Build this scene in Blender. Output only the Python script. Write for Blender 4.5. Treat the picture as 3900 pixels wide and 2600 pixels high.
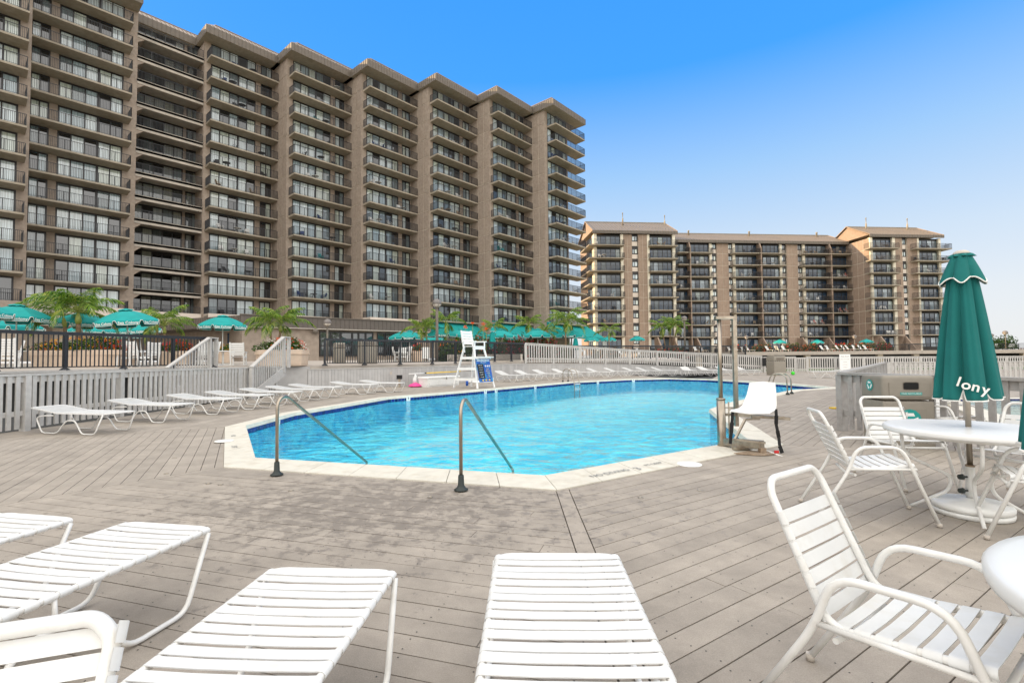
import bpy, bmesh, math, random
from mathutils import Vector, Matrix
from math import sin, cos, pi, radians, sqrt, atan2, floor
random.seed(7)
scn = bpy.context.scene
for _o in list(bpy.data.objects): bpy.data.objects.remove(_o)
COL = scn.collection

# ------------------------------------------------------------------ camera
EYE = 1.4
FPX, CX, CY, PITCH, ROLL = 1857.93, 1950.0, 1300.0, .0351, -.0091
_P = Matrix(((1, 0, 0), (0, -sin(PITCH), cos(PITCH)), (0, cos(PITCH), sin(PITCH))))
_R = Matrix(((cos(ROLL), sin(ROLL), 0), (-sin(ROLL), cos(ROLL), 0), (0, 0, 1)))
CM = _R @ _P                      # rows: camera right, up, forward in world axes
cam_data = bpy.data.cameras.new('camera'); cam = bpy.data.objects.new('camera', cam_data); COL.objects.link(cam)
cam_data.sensor_width = 36; cam_data.lens = FPX / 3900 * 36; cam_data.clip_end = 6000; cam_data.clip_start = .05
_m = Matrix((CM[0], CM[1], -CM[2])).transposed().to_4x4(); _m.translation = (0, 0, EYE)
cam.matrix_world = _m; scn.camera = cam

# ------------------------------------------------------------------ world, sun, exposure
SUN_DIR = Vector((-.93, .22, .30)).normalized()      # towards the sun: low, beyond the long building
sun_el = math.asin(SUN_DIR.z); sun_az = atan2(SUN_DIR.x, SUN_DIR.y)
w = bpy.data.worlds.new('World'); scn.world = w; w.use_nodes = True
nt = w.node_tree; nt.nodes.clear()
sky = nt.nodes.new('ShaderNodeTexSky'); sky.sky_type = 'NISHITA'; sky.sun_disc = False
sky.sun_elevation = sun_el; sky.sun_rotation = sun_az
sky.air_density = 1.0; sky.dust_density = 1.2; sky.ozone_density = 2.5
bg = nt.nodes.new('ShaderNodeBackground'); bg.inputs[1].default_value = .15
out = nt.nodes.new('ShaderNodeOutputWorld')
# the hazy bank of thin cloud low in the sky: a pale band that fades upwards, all the way round
tc = nt.nodes.new('ShaderNodeTexCoord'); sep = nt.nodes.new('ShaderNodeSeparateXYZ')
nt.links.new(tc.outputs['Generated'], sep.inputs[0])
ramp = nt.nodes.new('ShaderNodeValToRGB'); nt.links.new(sep.outputs[2], ramp.inputs[0])
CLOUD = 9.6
SKY_STOPS = [(0.0, (4.0, 4.0, 4.05)), (.10, (3.7, 3.9, 4.15)), (.20, (3.0, 3.6, 4.3)), (.34, (1.7, 2.9, 4.55)), (.50, (.28, 1.8, 4.9)), (1.0, (.05, 1.2, 4.6))]
ramp.color_ramp.elements[0].position = 0; ramp.color_ramp.elements[1].position = 1
SKS = 5.0
for i, (p_, c_) in enumerate(SKY_STOPS):
    e = ramp.color_ramp.elements[0] if i == 0 else (ramp.color_ramp.elements[-1] if i == len(SKY_STOPS)-1 else ramp.color_ramp.elements.new(p_))
    e.color = (c_[0]/SKS, c_[1]/SKS, c_[2]/SKS, 1)
mul = nt.nodes.new('ShaderNodeVectorMath'); mul.operation = 'SCALE'; mul.inputs['Scale'].default_value = SKS
nt.links.new(ramp.outputs[0], mul.inputs[0])
mixs = nt.nodes.new('ShaderNodeMix'); mixs.data_type = 'RGBA'; mixs.inputs[0].default_value = .93
nt.links.new(sky.outputs[0], mixs.inputs[6]); nt.links.new(mul.outputs[0], mixs.inputs[7])
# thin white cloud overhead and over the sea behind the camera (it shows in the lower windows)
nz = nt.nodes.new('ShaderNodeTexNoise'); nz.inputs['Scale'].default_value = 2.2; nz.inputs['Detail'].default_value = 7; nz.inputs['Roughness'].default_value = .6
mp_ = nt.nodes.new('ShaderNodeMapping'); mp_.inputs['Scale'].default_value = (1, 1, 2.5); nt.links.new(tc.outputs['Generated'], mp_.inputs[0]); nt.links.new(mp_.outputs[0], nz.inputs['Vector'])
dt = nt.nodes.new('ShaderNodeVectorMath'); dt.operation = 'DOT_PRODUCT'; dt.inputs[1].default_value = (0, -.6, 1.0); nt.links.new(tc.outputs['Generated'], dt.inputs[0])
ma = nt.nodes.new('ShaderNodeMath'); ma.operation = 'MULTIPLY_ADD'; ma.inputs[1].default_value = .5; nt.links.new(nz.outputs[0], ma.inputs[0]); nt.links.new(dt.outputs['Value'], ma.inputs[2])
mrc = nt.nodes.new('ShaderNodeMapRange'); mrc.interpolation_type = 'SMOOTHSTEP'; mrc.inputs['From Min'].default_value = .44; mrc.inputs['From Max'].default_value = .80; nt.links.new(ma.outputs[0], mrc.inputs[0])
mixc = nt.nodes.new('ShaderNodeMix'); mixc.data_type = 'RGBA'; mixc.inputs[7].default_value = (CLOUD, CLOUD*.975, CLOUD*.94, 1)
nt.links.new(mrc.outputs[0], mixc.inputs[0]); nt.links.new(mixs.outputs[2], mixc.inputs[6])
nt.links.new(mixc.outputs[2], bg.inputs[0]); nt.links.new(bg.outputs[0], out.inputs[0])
sl = bpy.data.lights.new('sun', 'SUN'); sl.energy = 5.0; sl.angle = radians(.5); sl.color = (1, .72, .42)
so = bpy.data.objects.new('sun', sl); COL.objects.link(so)
so.rotation_euler = SUN_DIR.to_track_quat('Z', 'Y').to_euler(); so.location = (-40, 10, 60)
scn.view_settings.view_transform = 'Standard'; scn.view_settings.look = 'None'
scn.view_settings.exposure = .56; scn.view_settings.gamma = 1; scn.view_settings.use_curve_mapping = False
scn.cycles.max_bounces = 6; scn.cycles.transparent_max_bounces = 12

# ------------------------------------------------------------------ measuring helpers (metres on the ground or on a wall)
def ray(x, y):
    v = Vector(((x-CX)/FPX, -(y-CY)/FPX, 1)); return CM.transposed() @ v
def gnd(x, y, z=0.):
    d = ray(x, y); t = (z-EYE)/d.z; return Vector((d.x*t, d.y*t, z))
def at(x, y, Y):
    d = ray(x, y); t = Y/d.y; return Vector((d.x*t, Y, EYE+d.z*t))
def zat(y, x, Y): return at(x, y, Y).z
def c4(x, y): return (x/1.809, 1200+y/1.809)
def c5(x, y): return (1100+x/1.809, 1200+y/1.809)
def c6(x, y): return (2400+x/1.568, 1200+y/1.568)
def c8(x, y): return (1900+x/1.176, 1800+y/1.176)
def T3(x, y): return (850+x/3.136, 1100+y/3.136)
def T4(x, y): return (1500+x/3.136, 1150+y/3.136)
def R3(x, y): return (2200+x/3.36, 1100+y/3.36)

# ------------------------------------------------------------------ object helpers
def tag(o, label=None, cat=None, group=None, kind=None):
    if label: o['label'] = label
    if cat: o['category'] = cat
    if group: o['group'] = group
    if kind: o['kind'] = kind
    return o
def empty(name, loc=(0, 0, 0), rz=0., label=None, cat=None, group=None, kind=None, parent=None):
    o = bpy.data.objects.new(name, None); COL.objects.link(o); o.location = loc; o.rotation_euler = (0, 0, rz)
    o.empty_display_size = .2
    if parent: o.parent = parent
    return tag(o, label, cat, group, kind)
KIDS = {}
def add(name, mesh, parent=None, loc=None, rot=None, scale=None):
    o = bpy.data.objects.new(name, mesh); COL.objects.link(o)
    if parent is not None: o.parent = parent; KIDS.setdefault(parent.name, []).append(o)
    if loc is not None: o.location = loc
    if rot is not None: o.rotation_euler = rot
    if scale is not None: o.scale = scale
    return o
def copy_tree(o, parent=None):
    c = o.copy(); COL.objects.link(c)
    if parent is not None: c.parent = parent; KIDS.setdefault(parent.name, []).append(c)
    for ch in KIDS.get(o.name, []): copy_tree(ch, c)
    return c
class MB:
    def __init__(s): s.v = []; s.f = []; s.mi = []; s.sm = []; s.m = 0; s.smooth = False
    def face(s, idx):
        s.f.append(idx); s.mi.append(s.m); s.sm.append(s.smooth)
    def quad(s, a, b, c, d):
        n = len(s.v); s.v += [tuple(a), tuple(b), tuple(c), tuple(d)]; s.face((n, n+1, n+2, n+3)); return s
    def tri(s, a, b, c):
        n = len(s.v); s.v += [tuple(a), tuple(b), tuple(c)]; s.face((n, n+1, n+2)); return s
    def box(s, x0, x1, y0, y1, z0, z1, M=None):
        n = len(s.v); P = [(x0, y0, z0), (x1, y0, z0), (x1, y1, z0), (x0, y1, z0), (x0, y0, z1), (x1, y0, z1), (x1, y1, z1), (x0, y1, z1)]
        if M is not None: P = [tuple(M @ Vector(p)) for p in P]
        s.v += P
        for f in ((0, 3, 2, 1), (4, 5, 6, 7), (0, 1, 5, 4), (1, 2, 6, 5), (2, 3, 7, 6), (3, 0, 4, 7)): s.face(tuple(n+i for i in f))
        return s
    def hexa(s, P):
        n = len(s.v); s.v += [tuple(p) for p in P]
        for f in ((0, 3, 2, 1), (4, 5, 6, 7), (0, 1, 5, 4), (1, 2, 6, 5), (2, 3, 7, 6), (3, 0, 4, 7)): s.face(tuple(n+i for i in f))
        return s
    def bar(s, p, q, w=.05, h=None, up=(0, 0, 1)):
        h = h or w; p = Vector(p); q = Vector(q); d = (q-p); L = d.length; d.normalize(); up = Vector(up)
        if abs(d.dot(up)) > .98: up = Vector((1, 0, 0)) if abs(d.x) < .9 else Vector((0, 1, 0))
        sx = d.cross(up).normalized(); sz = sx.cross(d).normalized()
        P = []
        for c in (p, q):
            for a, b in ((-1, -1), (1, -1), (1, 1), (-1, 1)): P.append(c + sx*a*w/2 + sz*b*h/2)
        n = len(s.v); s.v += [tuple(x) for x in P]
        for f in ((3, 2, 1, 0), (4, 5, 6, 7), (0, 1, 5, 4), (1, 2, 6, 5), (2, 3, 7, 6), (3, 0, 4, 7)): s.face(tuple(n+i for i in f))
        return s
    def tube(s, pts, r, n=8, closed=False, cap=True):
        pts = [Vector(p) for p in pts]; N = len(pts); rs = r if isinstance(r, (list, tuple)) else [r]*N
        base = len(s.v); up = None
        for i, p in enumerate(pts):
            if closed: t = pts[(i+1) % N]-pts[i-1]
            else: t = pts[min(i+1, N-1)]-pts[max(i-1, 0)]
            t.normalize()
            if up is None:
                up = Vector((0, 0, 1)) if abs(t.z) < .9 else Vector((1, 0, 0))
            sx = t.cross(up)
            if sx.length < 1e-4: sx = t.cross(Vector((.3, 1, .2)))
            sx.normalize(); up = sx.cross(t).normalized()
            for k in range(n):
                a = 2*pi*k/n; s.v.append(tuple(p + sx*cos(a)*rs[i] + up*sin(a)*rs[i]))
        old = s.smooth; s.smooth = True
        for i in range(N if closed else N-1):
            j = (i+1) % N
            for k in range(n): s.face((base+i*n+k, base+i*n+(k+1) % n, base+j*n+(k+1) % n, base+j*n+k))
        s.smooth = old
        if cap and not closed:
            s.face(tuple(base+k for k in range(n))[::-1]); s.face(tuple(base+(N-1)*n+k for k in range(n)))
        return s
    def lathe(s, prof, n=24, c=(0, 0), smooth=True):
        base = len(s.v)
        for r, z in prof:
            for k in range(n): a = 2*pi*k/n; s.v.append((c[0]+r*cos(a), c[1]+r*sin(a), z))
        old = s.smooth; s.smooth = smooth
        for i in range(len(prof)-1):
            for k in range(n): s.face((base+i*n+k, base+i*n+(k+1) % n, base+(i+1)*n+(k+1) % n, base+(i+1)*n+k))
        s.smooth = old
        if prof[-1][0] > 1e-4: s.face(tuple(base+(len(prof)-1)*n+k for k in range(n)))
        if prof[0][0] > 1e-4: s.face(tuple(base+k for k in range(n))[::-1])
        return s
    def prism(s, poly, z0, z1):
        n = len(s.v); N = len(poly)
        s.v += [(p[0], p[1], z0) for p in poly] + [(p[0], p[1], z1) for p in poly]
        s.face(tuple(n+i for i in range(N))[::-1]); s.face(tuple(n+N+i for i in range(N)))
        for i in range(N): j = (i+1) % N; s.face((n+i, n+j, n+N+j, n+N+i))
        return s
    def mesh(s, name, mats):
        me = bpy.data.meshes.new(name); me.from_pydata(s.v, [], s.f)
        for m in (mats if isinstance(mats, (list, tuple)) else [mats]): me.materials.append(m)
        me.polygons.foreach_set('material_index', s.mi); me.polygons.foreach_set('use_smooth', s.sm)
        me.update(); return me
    def build(s, name, mats, parent=None, loc=None, rot=None):
        return add(name, s.mesh(name, mats), parent, loc, rot)
def rounded(pts, r=.05, n=4):
    """polyline with its corners rounded"""
    pts = [Vector(p) for p in pts]; o = [pts[0]]
    for i in range(1, len(pts)-1):
        a, b, c = pts[i-1], pts[i], pts[i+1]; d1 = (a-b); d2 = (c-b); rr = min(r, d1.length*.45, d2.length*.45)
        p = b+d1.normalized()*rr; q = b+d2.normalized()*rr
        for k in range(n+1):
            t = k/n; o.append(p*(1-t)**2 + b*2*t*(1-t) + q*t*t)
    o.append(pts[-1]); return o
FONT_CACHE = {}
def text_mesh(txt, size, depth=.002, align='CENTER', bold=0.):
    key = (txt, size, depth, align, bold)
    if key in FONT_CACHE: return FONT_CACHE[key]
    cu = bpy.data.curves.new('lettering', 'FONT'); cu.body = txt; cu.size = size; cu.extrude = depth; cu.align_x = align; cu.align_y = 'CENTER'; cu.offset = bold
    cu.resolution_u = 3
    o = bpy.data.objects.new('lettering_source', cu); COL.objects.link(o)
    bpy.context.view_layer.update()
    me = bpy.data.meshes.new_from_object(o.evaluated_get(bpy.context.evaluated_depsgraph_get()))
    bpy.data.objects.remove(o); me.name = 'lettering'
    FONT_CACHE[key] = me; return me
def lettering(txt, size, mat, parent, M, depth=.002, name='lettering', bold=0., align='CENTER'):
    src = text_mesh(txt, size, depth, align, bold)
    me = src.copy(); me.materials.clear(); me.materials.append(mat)
    o = add(name, me, parent); o.matrix_local = M; return o
def frame_m(origin, xdir, ydir):
    x = Vector(xdir).normalized(); y = Vector(ydir).normalized(); z = x.cross(y).normalized(); y = z.cross(x)
    m = Matrix((x, y, z)).transposed().to_4x4(); m.translation = origin; return m

# ------------------------------------------------------------------ materials
def mat(name, col, rough=.6, metal=0., var=.12, vscale=6., bump=0., bscale=60., spec=.5, coat=0., rnd=0., stain=None, sscale=1.5):
    m = bpy.data.materials.new(name); m.use_nodes = True; t = m.node_tree; N = t.nodes; Lk = t.links
    b = N['Principled BSDF']; b.inputs['Roughness'].default_value = rough; b.inputs['Metallic'].default_value = metal
    b.inputs['Specular IOR Level'].default_value = spec; b.inputs['Coat Weight'].default_value = coat
    geo = N.new('ShaderNodeNewGeometry')
    no = N.new('ShaderNodeTexNoise'); no.inputs['Scale'].default_value = vscale; no.inputs['Detail'].default_value = 6
    Lk.new(geo.outputs['Position'], no.inputs['Vector'])
    mr = N.new('ShaderNodeMapRange'); mr.inputs['From Min'].default_value = .3; mr.inputs['From Max'].default_value = .7
    mr.inputs['To Min'].default_value = 1-var; mr.inputs['To Max'].default_value = 1+var; Lk.new(no.outputs[0], mr.inputs[0])
    val = mr.outputs[0]
    if rnd:
        oi = N.new('ShaderNodeObjectInfo'); r2 = N.new('ShaderNodeMapRange'); r2.inputs['To Min'].default_value = 1-rnd; r2.inputs['To Max'].default_value = 1+rnd
        Lk.new(oi.outputs['Random'], r2.inputs[0]); mm = N.new('ShaderNodeMath'); mm.operation = 'MULTIPLY'
        Lk.new(val, mm.inputs[0]); Lk.new(r2.outputs[0], mm.inputs[1]); val = mm.outputs[0]
    sc = N.new('ShaderNodeVectorMath'); sc.operation = 'SCALE'; sc.inputs[0].default_value = col[:3]; Lk.new(val, sc.inputs['Scale'])
    cur = sc.outputs[0]
    if stain:
        n2 = N.new('ShaderNodeTexNoise'); n2.inputs['Scale'].default_value = sscale; n2.inputs['Detail'].default_value = 8; n2.inputs['Roughness'].default_value = .65
        Lk.new(geo.outputs['Position'], n2.inputs['Vector'])
        m2 = N.new('ShaderNodeMapRange'); m2.inputs['From Min'].default_value = .52; m2.inputs['From Max'].default_value = .72; Lk.new(n2.outputs[0], m2.inputs[0])
        m2.inputs['To Max'].default_value = stain[3]
        mx = N.new('ShaderNodeMix'); mx.data_type = 'RGBA'; mx.inputs[7].default_value = (*stain[:3], 1)
        Lk.new(m2.outputs[0], mx.inputs[0]); Lk.new(cur, mx.inputs[6]); cur = mx.outputs[2]
    Lk.new(cur, b.inputs['Base Color'])
    if bump:
        nb = N.new('ShaderNodeTexNoise'); nb.inputs['Scale'].default_value = bscale; nb.inputs['Detail'].default_value = 4
        Lk.new(geo.outputs['Position'], nb.inputs['Vector'])
        bp = N.new('ShaderNodeBump'); bp.inputs['Strength'].default_value = bump; bp.inputs['Distance'].default_value = .02
        Lk.new(nb.outputs[0], bp.inputs['Height']); Lk.new(bp.outputs[0], b.inputs['Normal'])
    return m
M = {}
M['stucco'] = mat('stucco', (.335, .272, .218), .9, var=.14, vscale=3.0, bump=.5, bscale=25, rnd=.05, stain=(.23, .17, .13, .35), sscale=.35)
M['joint'] = mat('joint', (.60, .52, .42), .9, var=.1)
M['rb_stucco'] = mat('rb_stucco', (.33, .245, .185), .9, var=.1, vscale=2, rnd=.04, stain=(.22, .15, .11, .3), sscale=.3)
M['rb_cream'] = mat('rb_cream', (.80, .74, .60), .85, var=.06)
M['concrete'] = mat('concrete', (.33, .285, .22), .85, var=.12, vscale=2.5, rnd=.06, stain=(.20, .17, .11, .55), sscale=.45)
M['concrete_edge'] = mat('concrete_edge', (.40, .355, .30), .85, var=.16, vscale=1.2, rnd=.05, stain=(.24, .21, .17, .5), sscale=1.0)
M['parapet'] = mat('parapet', (.66, .58, .50), .8, var=.05, vscale=1)
M['roof_side'] = mat('roof_side', (.15, .125, .10), .6, var=.08, vscale=3)
M['roof'] = mat('roof', (.27, .205, .16), .55, var=.07, vscale=2)
M['roof_rb'] = mat('roof_rb', (.19, .155, .13), .55, var=.07, vscale=1.2)
M['fascia'] = mat('fascia', (.15, .125, .10), .6, var=.15, vscale=3)
M['fascia_club'] = mat('fascia_club', (.12, .10, .085), .6, var=.1, vscale=2)
M['dark_metal'] = mat('dark_metal', (.018, .019, .022), .45, var=.1)
M['rail_brown'] = mat('rail_brown', (.028, .024, .023), .5, var=.1)
M['frame_dark'] = mat('frame_dark', (.014, .013, .014), .4, var=.1)
M['black_rail'] = mat('black_rail', (.016, .018, .024), .38, var=.15, vscale=8)
M['white'] = mat('white_paint', (.82, .82, .80), .45, var=.03, vscale=8, rnd=.02)
M['strap'] = mat('vinyl_strap', (.71, .71, .695), .45, var=.05, vscale=5, rnd=.05, stain=(.60, .56, .48, .45), sscale=7)
M['tubew'] = mat('white_tube', (.74, .73, .70), .32, var=.05, vscale=15, stain=(.55, .50, .42, .35), sscale=12)
M['plastic'] = mat('white_plastic', (.80, .80, .77), .4, var=.03, stain=(.62, .60, .54, .4), sscale=5)
M['tabletop'] = mat('tabletop', (.73, .73, .715), .3, var=.02, vscale=4, bump=.04, bscale=20, stain=(.7, .7, .68, .3), sscale=9)
M['steel'] = mat('brushed_steel', (.40, .345, .28), .38, metal=1., var=.15, vscale=8)
M['steel_dull'] = mat('dull_steel', (.42, .37, .30), .42, metal=.9, var=.2, vscale=9, stain=(.25, .13, .06, .5), sscale=14)
M['rust'] = mat('rusty_base', (.30, .22, .15), .7, var=.25, vscale=20, stain=(.40, .33, .26, .6), sscale=9)
M['rubber'] = mat('black_rubber', (.02, .028, .026), .55)
M['belt'] = mat('black_webbing', (.008, .008, .009), .8)
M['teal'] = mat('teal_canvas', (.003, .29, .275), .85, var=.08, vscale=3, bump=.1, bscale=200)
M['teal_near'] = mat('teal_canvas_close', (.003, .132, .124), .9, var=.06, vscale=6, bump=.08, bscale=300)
M['trim'] = mat('white_trim', (.78, .77, .73), .7)
M['teal_sign'] = mat('teal_sticker', (.01, .30, .27), .5)
M['planter'] = mat('planter', (.60, .47, .36), .7, var=.05)
M['planter_grey'] = mat('planter_grey', (.50, .45, .39), .7, var=.1)
M['bin'] = mat('bin_plastic', (.25, .225, .185), .6, var=.05, vscale=10, rnd=.05)
M['binhole'] = mat('bin_opening', (.006, .006, .006), .9)
M['fence'] = mat('grey_painted_wood', (.49, .475, .45), .7, var=.08, vscale=9, bump=.15, bscale=40, rnd=.07, stain=(.36, .34, .31, .45), sscale=3)
M['fence_near'] = mat('weathered_wood', (.33, .315, .30), .8, var=.12, vscale=10, bump=.25, bscale=50, rnd=.08, stain=(.22, .20, .18, .5), sscale=4)
M['wallboard'] = mat('grey_wallboard', (.44, .43, .42), .75, var=.08, vscale=4, rnd=.07, stain=(.34, .33, .31, .4), sscale=2)
M['void'] = mat('painted_shade', (.03, .03, .028), .95)  # near-black colour stands in for the shade in voids and gaps
M['grass'] = mat('lawn', (.07, .12, .03), .95, var=.3, vscale=3)
M['sand'] = mat('sandy_ground', (.30, .26, .19), .95, var=.2, vscale=.3)
M['paving'] = mat('patio_paving', (.42, .37, .32), .85, var=.1, vscale=2, stain=(.32, .28, .24, .4), sscale=.8)
M['tile'] = mat('navy_tile', (.008, .02, .16), .12, var=.3, vscale=30, rnd=.35)
M['coping'] = mat('coping_stone', (.62, .585, .50), .8, var=.07, vscale=6, bump=.2, bscale=50, rnd=.03, stain=(.40, .33, .22, .45), sscale=3.5)
M['ink'] = mat('dark_ink', (.012, .012, .014), .7)
M['ink_faded'] = mat('faded_grey_ink', (.19, .195, .20), .85, stain=(.5, .47, .4, .8), sscale=30)
M['blue_sign'] = mat('sign_blue', (.01, .09, .38), .5, var=.2, vscale=6, stain=(.05, .45, .60, .9), sscale=5)
M['yellow'] = mat('yellow', (.75, .50, .02), .5)
M['pink'] = mat('pink', (.75, .06, .28), .6, var=.2, vscale=20)
M['red'] = mat('red', (.55, .02, .02), .5)
M['green'] = mat('lime_plastic', (.05, .65, .03), .5)
M['bluep'] = mat('blue_plastic', (.02, .10, .45), .5)
M['furn_dark'] = mat('dark_furniture', (.02, .02, .024), .6)
M['furn_tan'] = mat('tan_furniture', (.33, .25, .17), .7)
M['furn_blue'] = mat('blue_furniture', (.02, .05, .16), .6)
M['furn_teal'] = mat('teal_furniture', (.01, .22, .24), .6)
M['furn_white'] = mat('white_furniture', (.78, .78, .76), .5)
M['furn_amber'] = mat('amber_wood', (.50, .26, .07), .6)
M['lampglass'] = mat('lamp_globe', (.17, .15, .14), .4, var=.1)
M['trunk'] = mat('palm_trunk', (.20, .13, .075), .9, var=.3, vscale=12, bump=.4, bscale=30)
M['shaft'] = mat('palm_crownshaft', (.24, .27, .05), .5, var=.2, vscale=10)
M['soil'] = mat('soil', (.04, .03, .02), 1.)
M['skin'] = mat('skin', (.50, .27, .18), .6)
M['shirt'] = mat('shirt', (.55, .12, .12), .8, rnd=.4)

def leafmat(name, c1, c2, c3, thr=.75):
    m = bpy.data.materials.new(name); m.use_nodes = True; t = m.node_tree; b = t.nodes['Principled BSDF']; b.inputs['Roughness'].default_value = .55
    g = t.nodes.new('ShaderNodeNewGeometry'); r = t.nodes.new('ShaderNodeValToRGB'); t.links.new(g.outputs['Random Per Island'], r.inputs[0])
    e = r.color_ramp.elements; e[0].color = (*c1, 1); e[1].color = (*c3, 1); x = e.new(thr); x.color = (*c2, 1)
    t.links.new(r.outputs[0], b.inputs['Base Color'])
    tr = t.nodes.new('ShaderNodeBsdfTranslucent'); t.links.new(r.outputs[0], tr.inputs[0]); mx = t.nodes.new('ShaderNodeMixShader'); mx.inputs[0].default_value = .3
    t.links.new(b.outputs[0], mx.inputs[1]); t.links.new(tr.outputs[0], mx.inputs[2]); t.links.new(mx.outputs[0], t.nodes['Material Output'].inputs[0]); return m
M['palm'] = leafmat('palm_leaf', (.03, .11, .01), (.19, .34, .025), (.48, .48, .10), .70)
M['leaf'] = leafmat('shrub_leaf', (.015, .05, .008), (.06, .13, .015), (.13, .19, .03), .7)
M['hedge_leaf'] = leafmat('hedge_leaf', (.02, .055, .01), (.06, .10, .02), (.12, .10, .03), .7)
M['petal_red'] = mat('red_petal', (.75, .03, .01), .6); M['petal_yellow'] = mat('yellow_petal', (.85, .42, .01), .6)
M['petal_orange'] = mat('orange_petal', (.85, .12, .01), .6); M['petal_pink'] = mat('crimson_petal', (.62, .015, .06), .6); M['petal_white'] = mat('white_petal', (.8, .78, .7), .6)

def panemat(name, thr, dark, light, refl=.9):
    m = bpy.data.materials.new(name); m.use_nodes = True; t = m.node_tree; N = t.nodes; L = t.links; b = N['Principled BSDF']
    b.inputs['Roughness'].default_value = .03; b.inputs['IOR'].default_value = 1.5; b.inputs['Coat Weight'].default_value = refl; b.inputs['Coat Roughness'].default_value = .01; b.inputs['Coat IOR'].default_value = 1.9
    oi = N.new('ShaderNodeObjectInfo'); g = N.new('ShaderNodeNewGeometry'); a = N.new('ShaderNodeMath'); a.operation = 'ADD'; L.new(oi.outputs['Random'], a.inputs[0]); L.new(g.outputs['Random Per Island'], a.inputs[1])
    fr = N.new('ShaderNodeMath'); fr.operation = 'FRACT'; L.new(a.outputs[0], fr.inputs[0])
    r = N.new('ShaderNodeValToRGB'); r.color_ramp.interpolation = 'CONSTANT'; e = r.color_ramp.elements
    e[0].position = 0; e[0].color = (*light, 1); e[1].position = thr+.17; e[1].color = (*dark, 1)
    x = e.new(thr*.45); x.color = (light[0]*.55, light[1]*.62, light[2]*.66, 1); x = e.new(thr*.7); x.color = (light[0]*.88, light[1]*.86, light[2]*.74, 1); x = e.new(thr); x.color = (light[0]*.25, light[1]*.28, light[2]*.29, 1)
    L.new(fr.outputs[0], r.inputs[0])
    # hanging vertical blinds: folds along the wall, their shade put into the colour
    wv = N.new('ShaderNodeTexNoise'); wv.inputs['Scale'].default_value = 1.0; mp = N.new('ShaderNodeMapping'); mp.inputs['Scale'].default_value = (11, 11, .05)
    L.new(g.outputs['Position'], mp.inputs[0]); L.new(mp.outputs[0], wv.inputs['Vector'])
    mr = N.new('ShaderNodeMapRange'); mr.inputs['From Min'].default_value = .35; mr.inputs['From Max'].default_value = .6; mr.inputs['To Min'].default_value = .62; mr.inputs['To Max'].default_value = 1.05; L.new(wv.outputs[0], mr.inputs[0])
    sc = N.new('ShaderNodeVectorMath'); sc.operation = 'SCALE'; L.new(r.outputs[0], sc.inputs[0]); L.new(mr.outputs[0], sc.inputs['Scale']); L.new(sc.outputs[0], b.inputs['Base Color'])
    return m
M['pane'] = panemat('curtained_glass', .66, (.012, .015, .018), (.66, .77, .79))
M['pane_rb'] = panemat('blue_glass', .16, (.025, .06, .11), (.45, .55, .62), .35)
M['pane_club'] = panemat('club_glass', .1, (.03, .035, .04), (.3, .33, .33), 1.0)
M['pane_rec'] = panemat('shade_toned_glass', .55, (.01, .012, .014), (.30, .33, .32), .6)  # duller copy of the pane colours, painting in the shade of the recess
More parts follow.
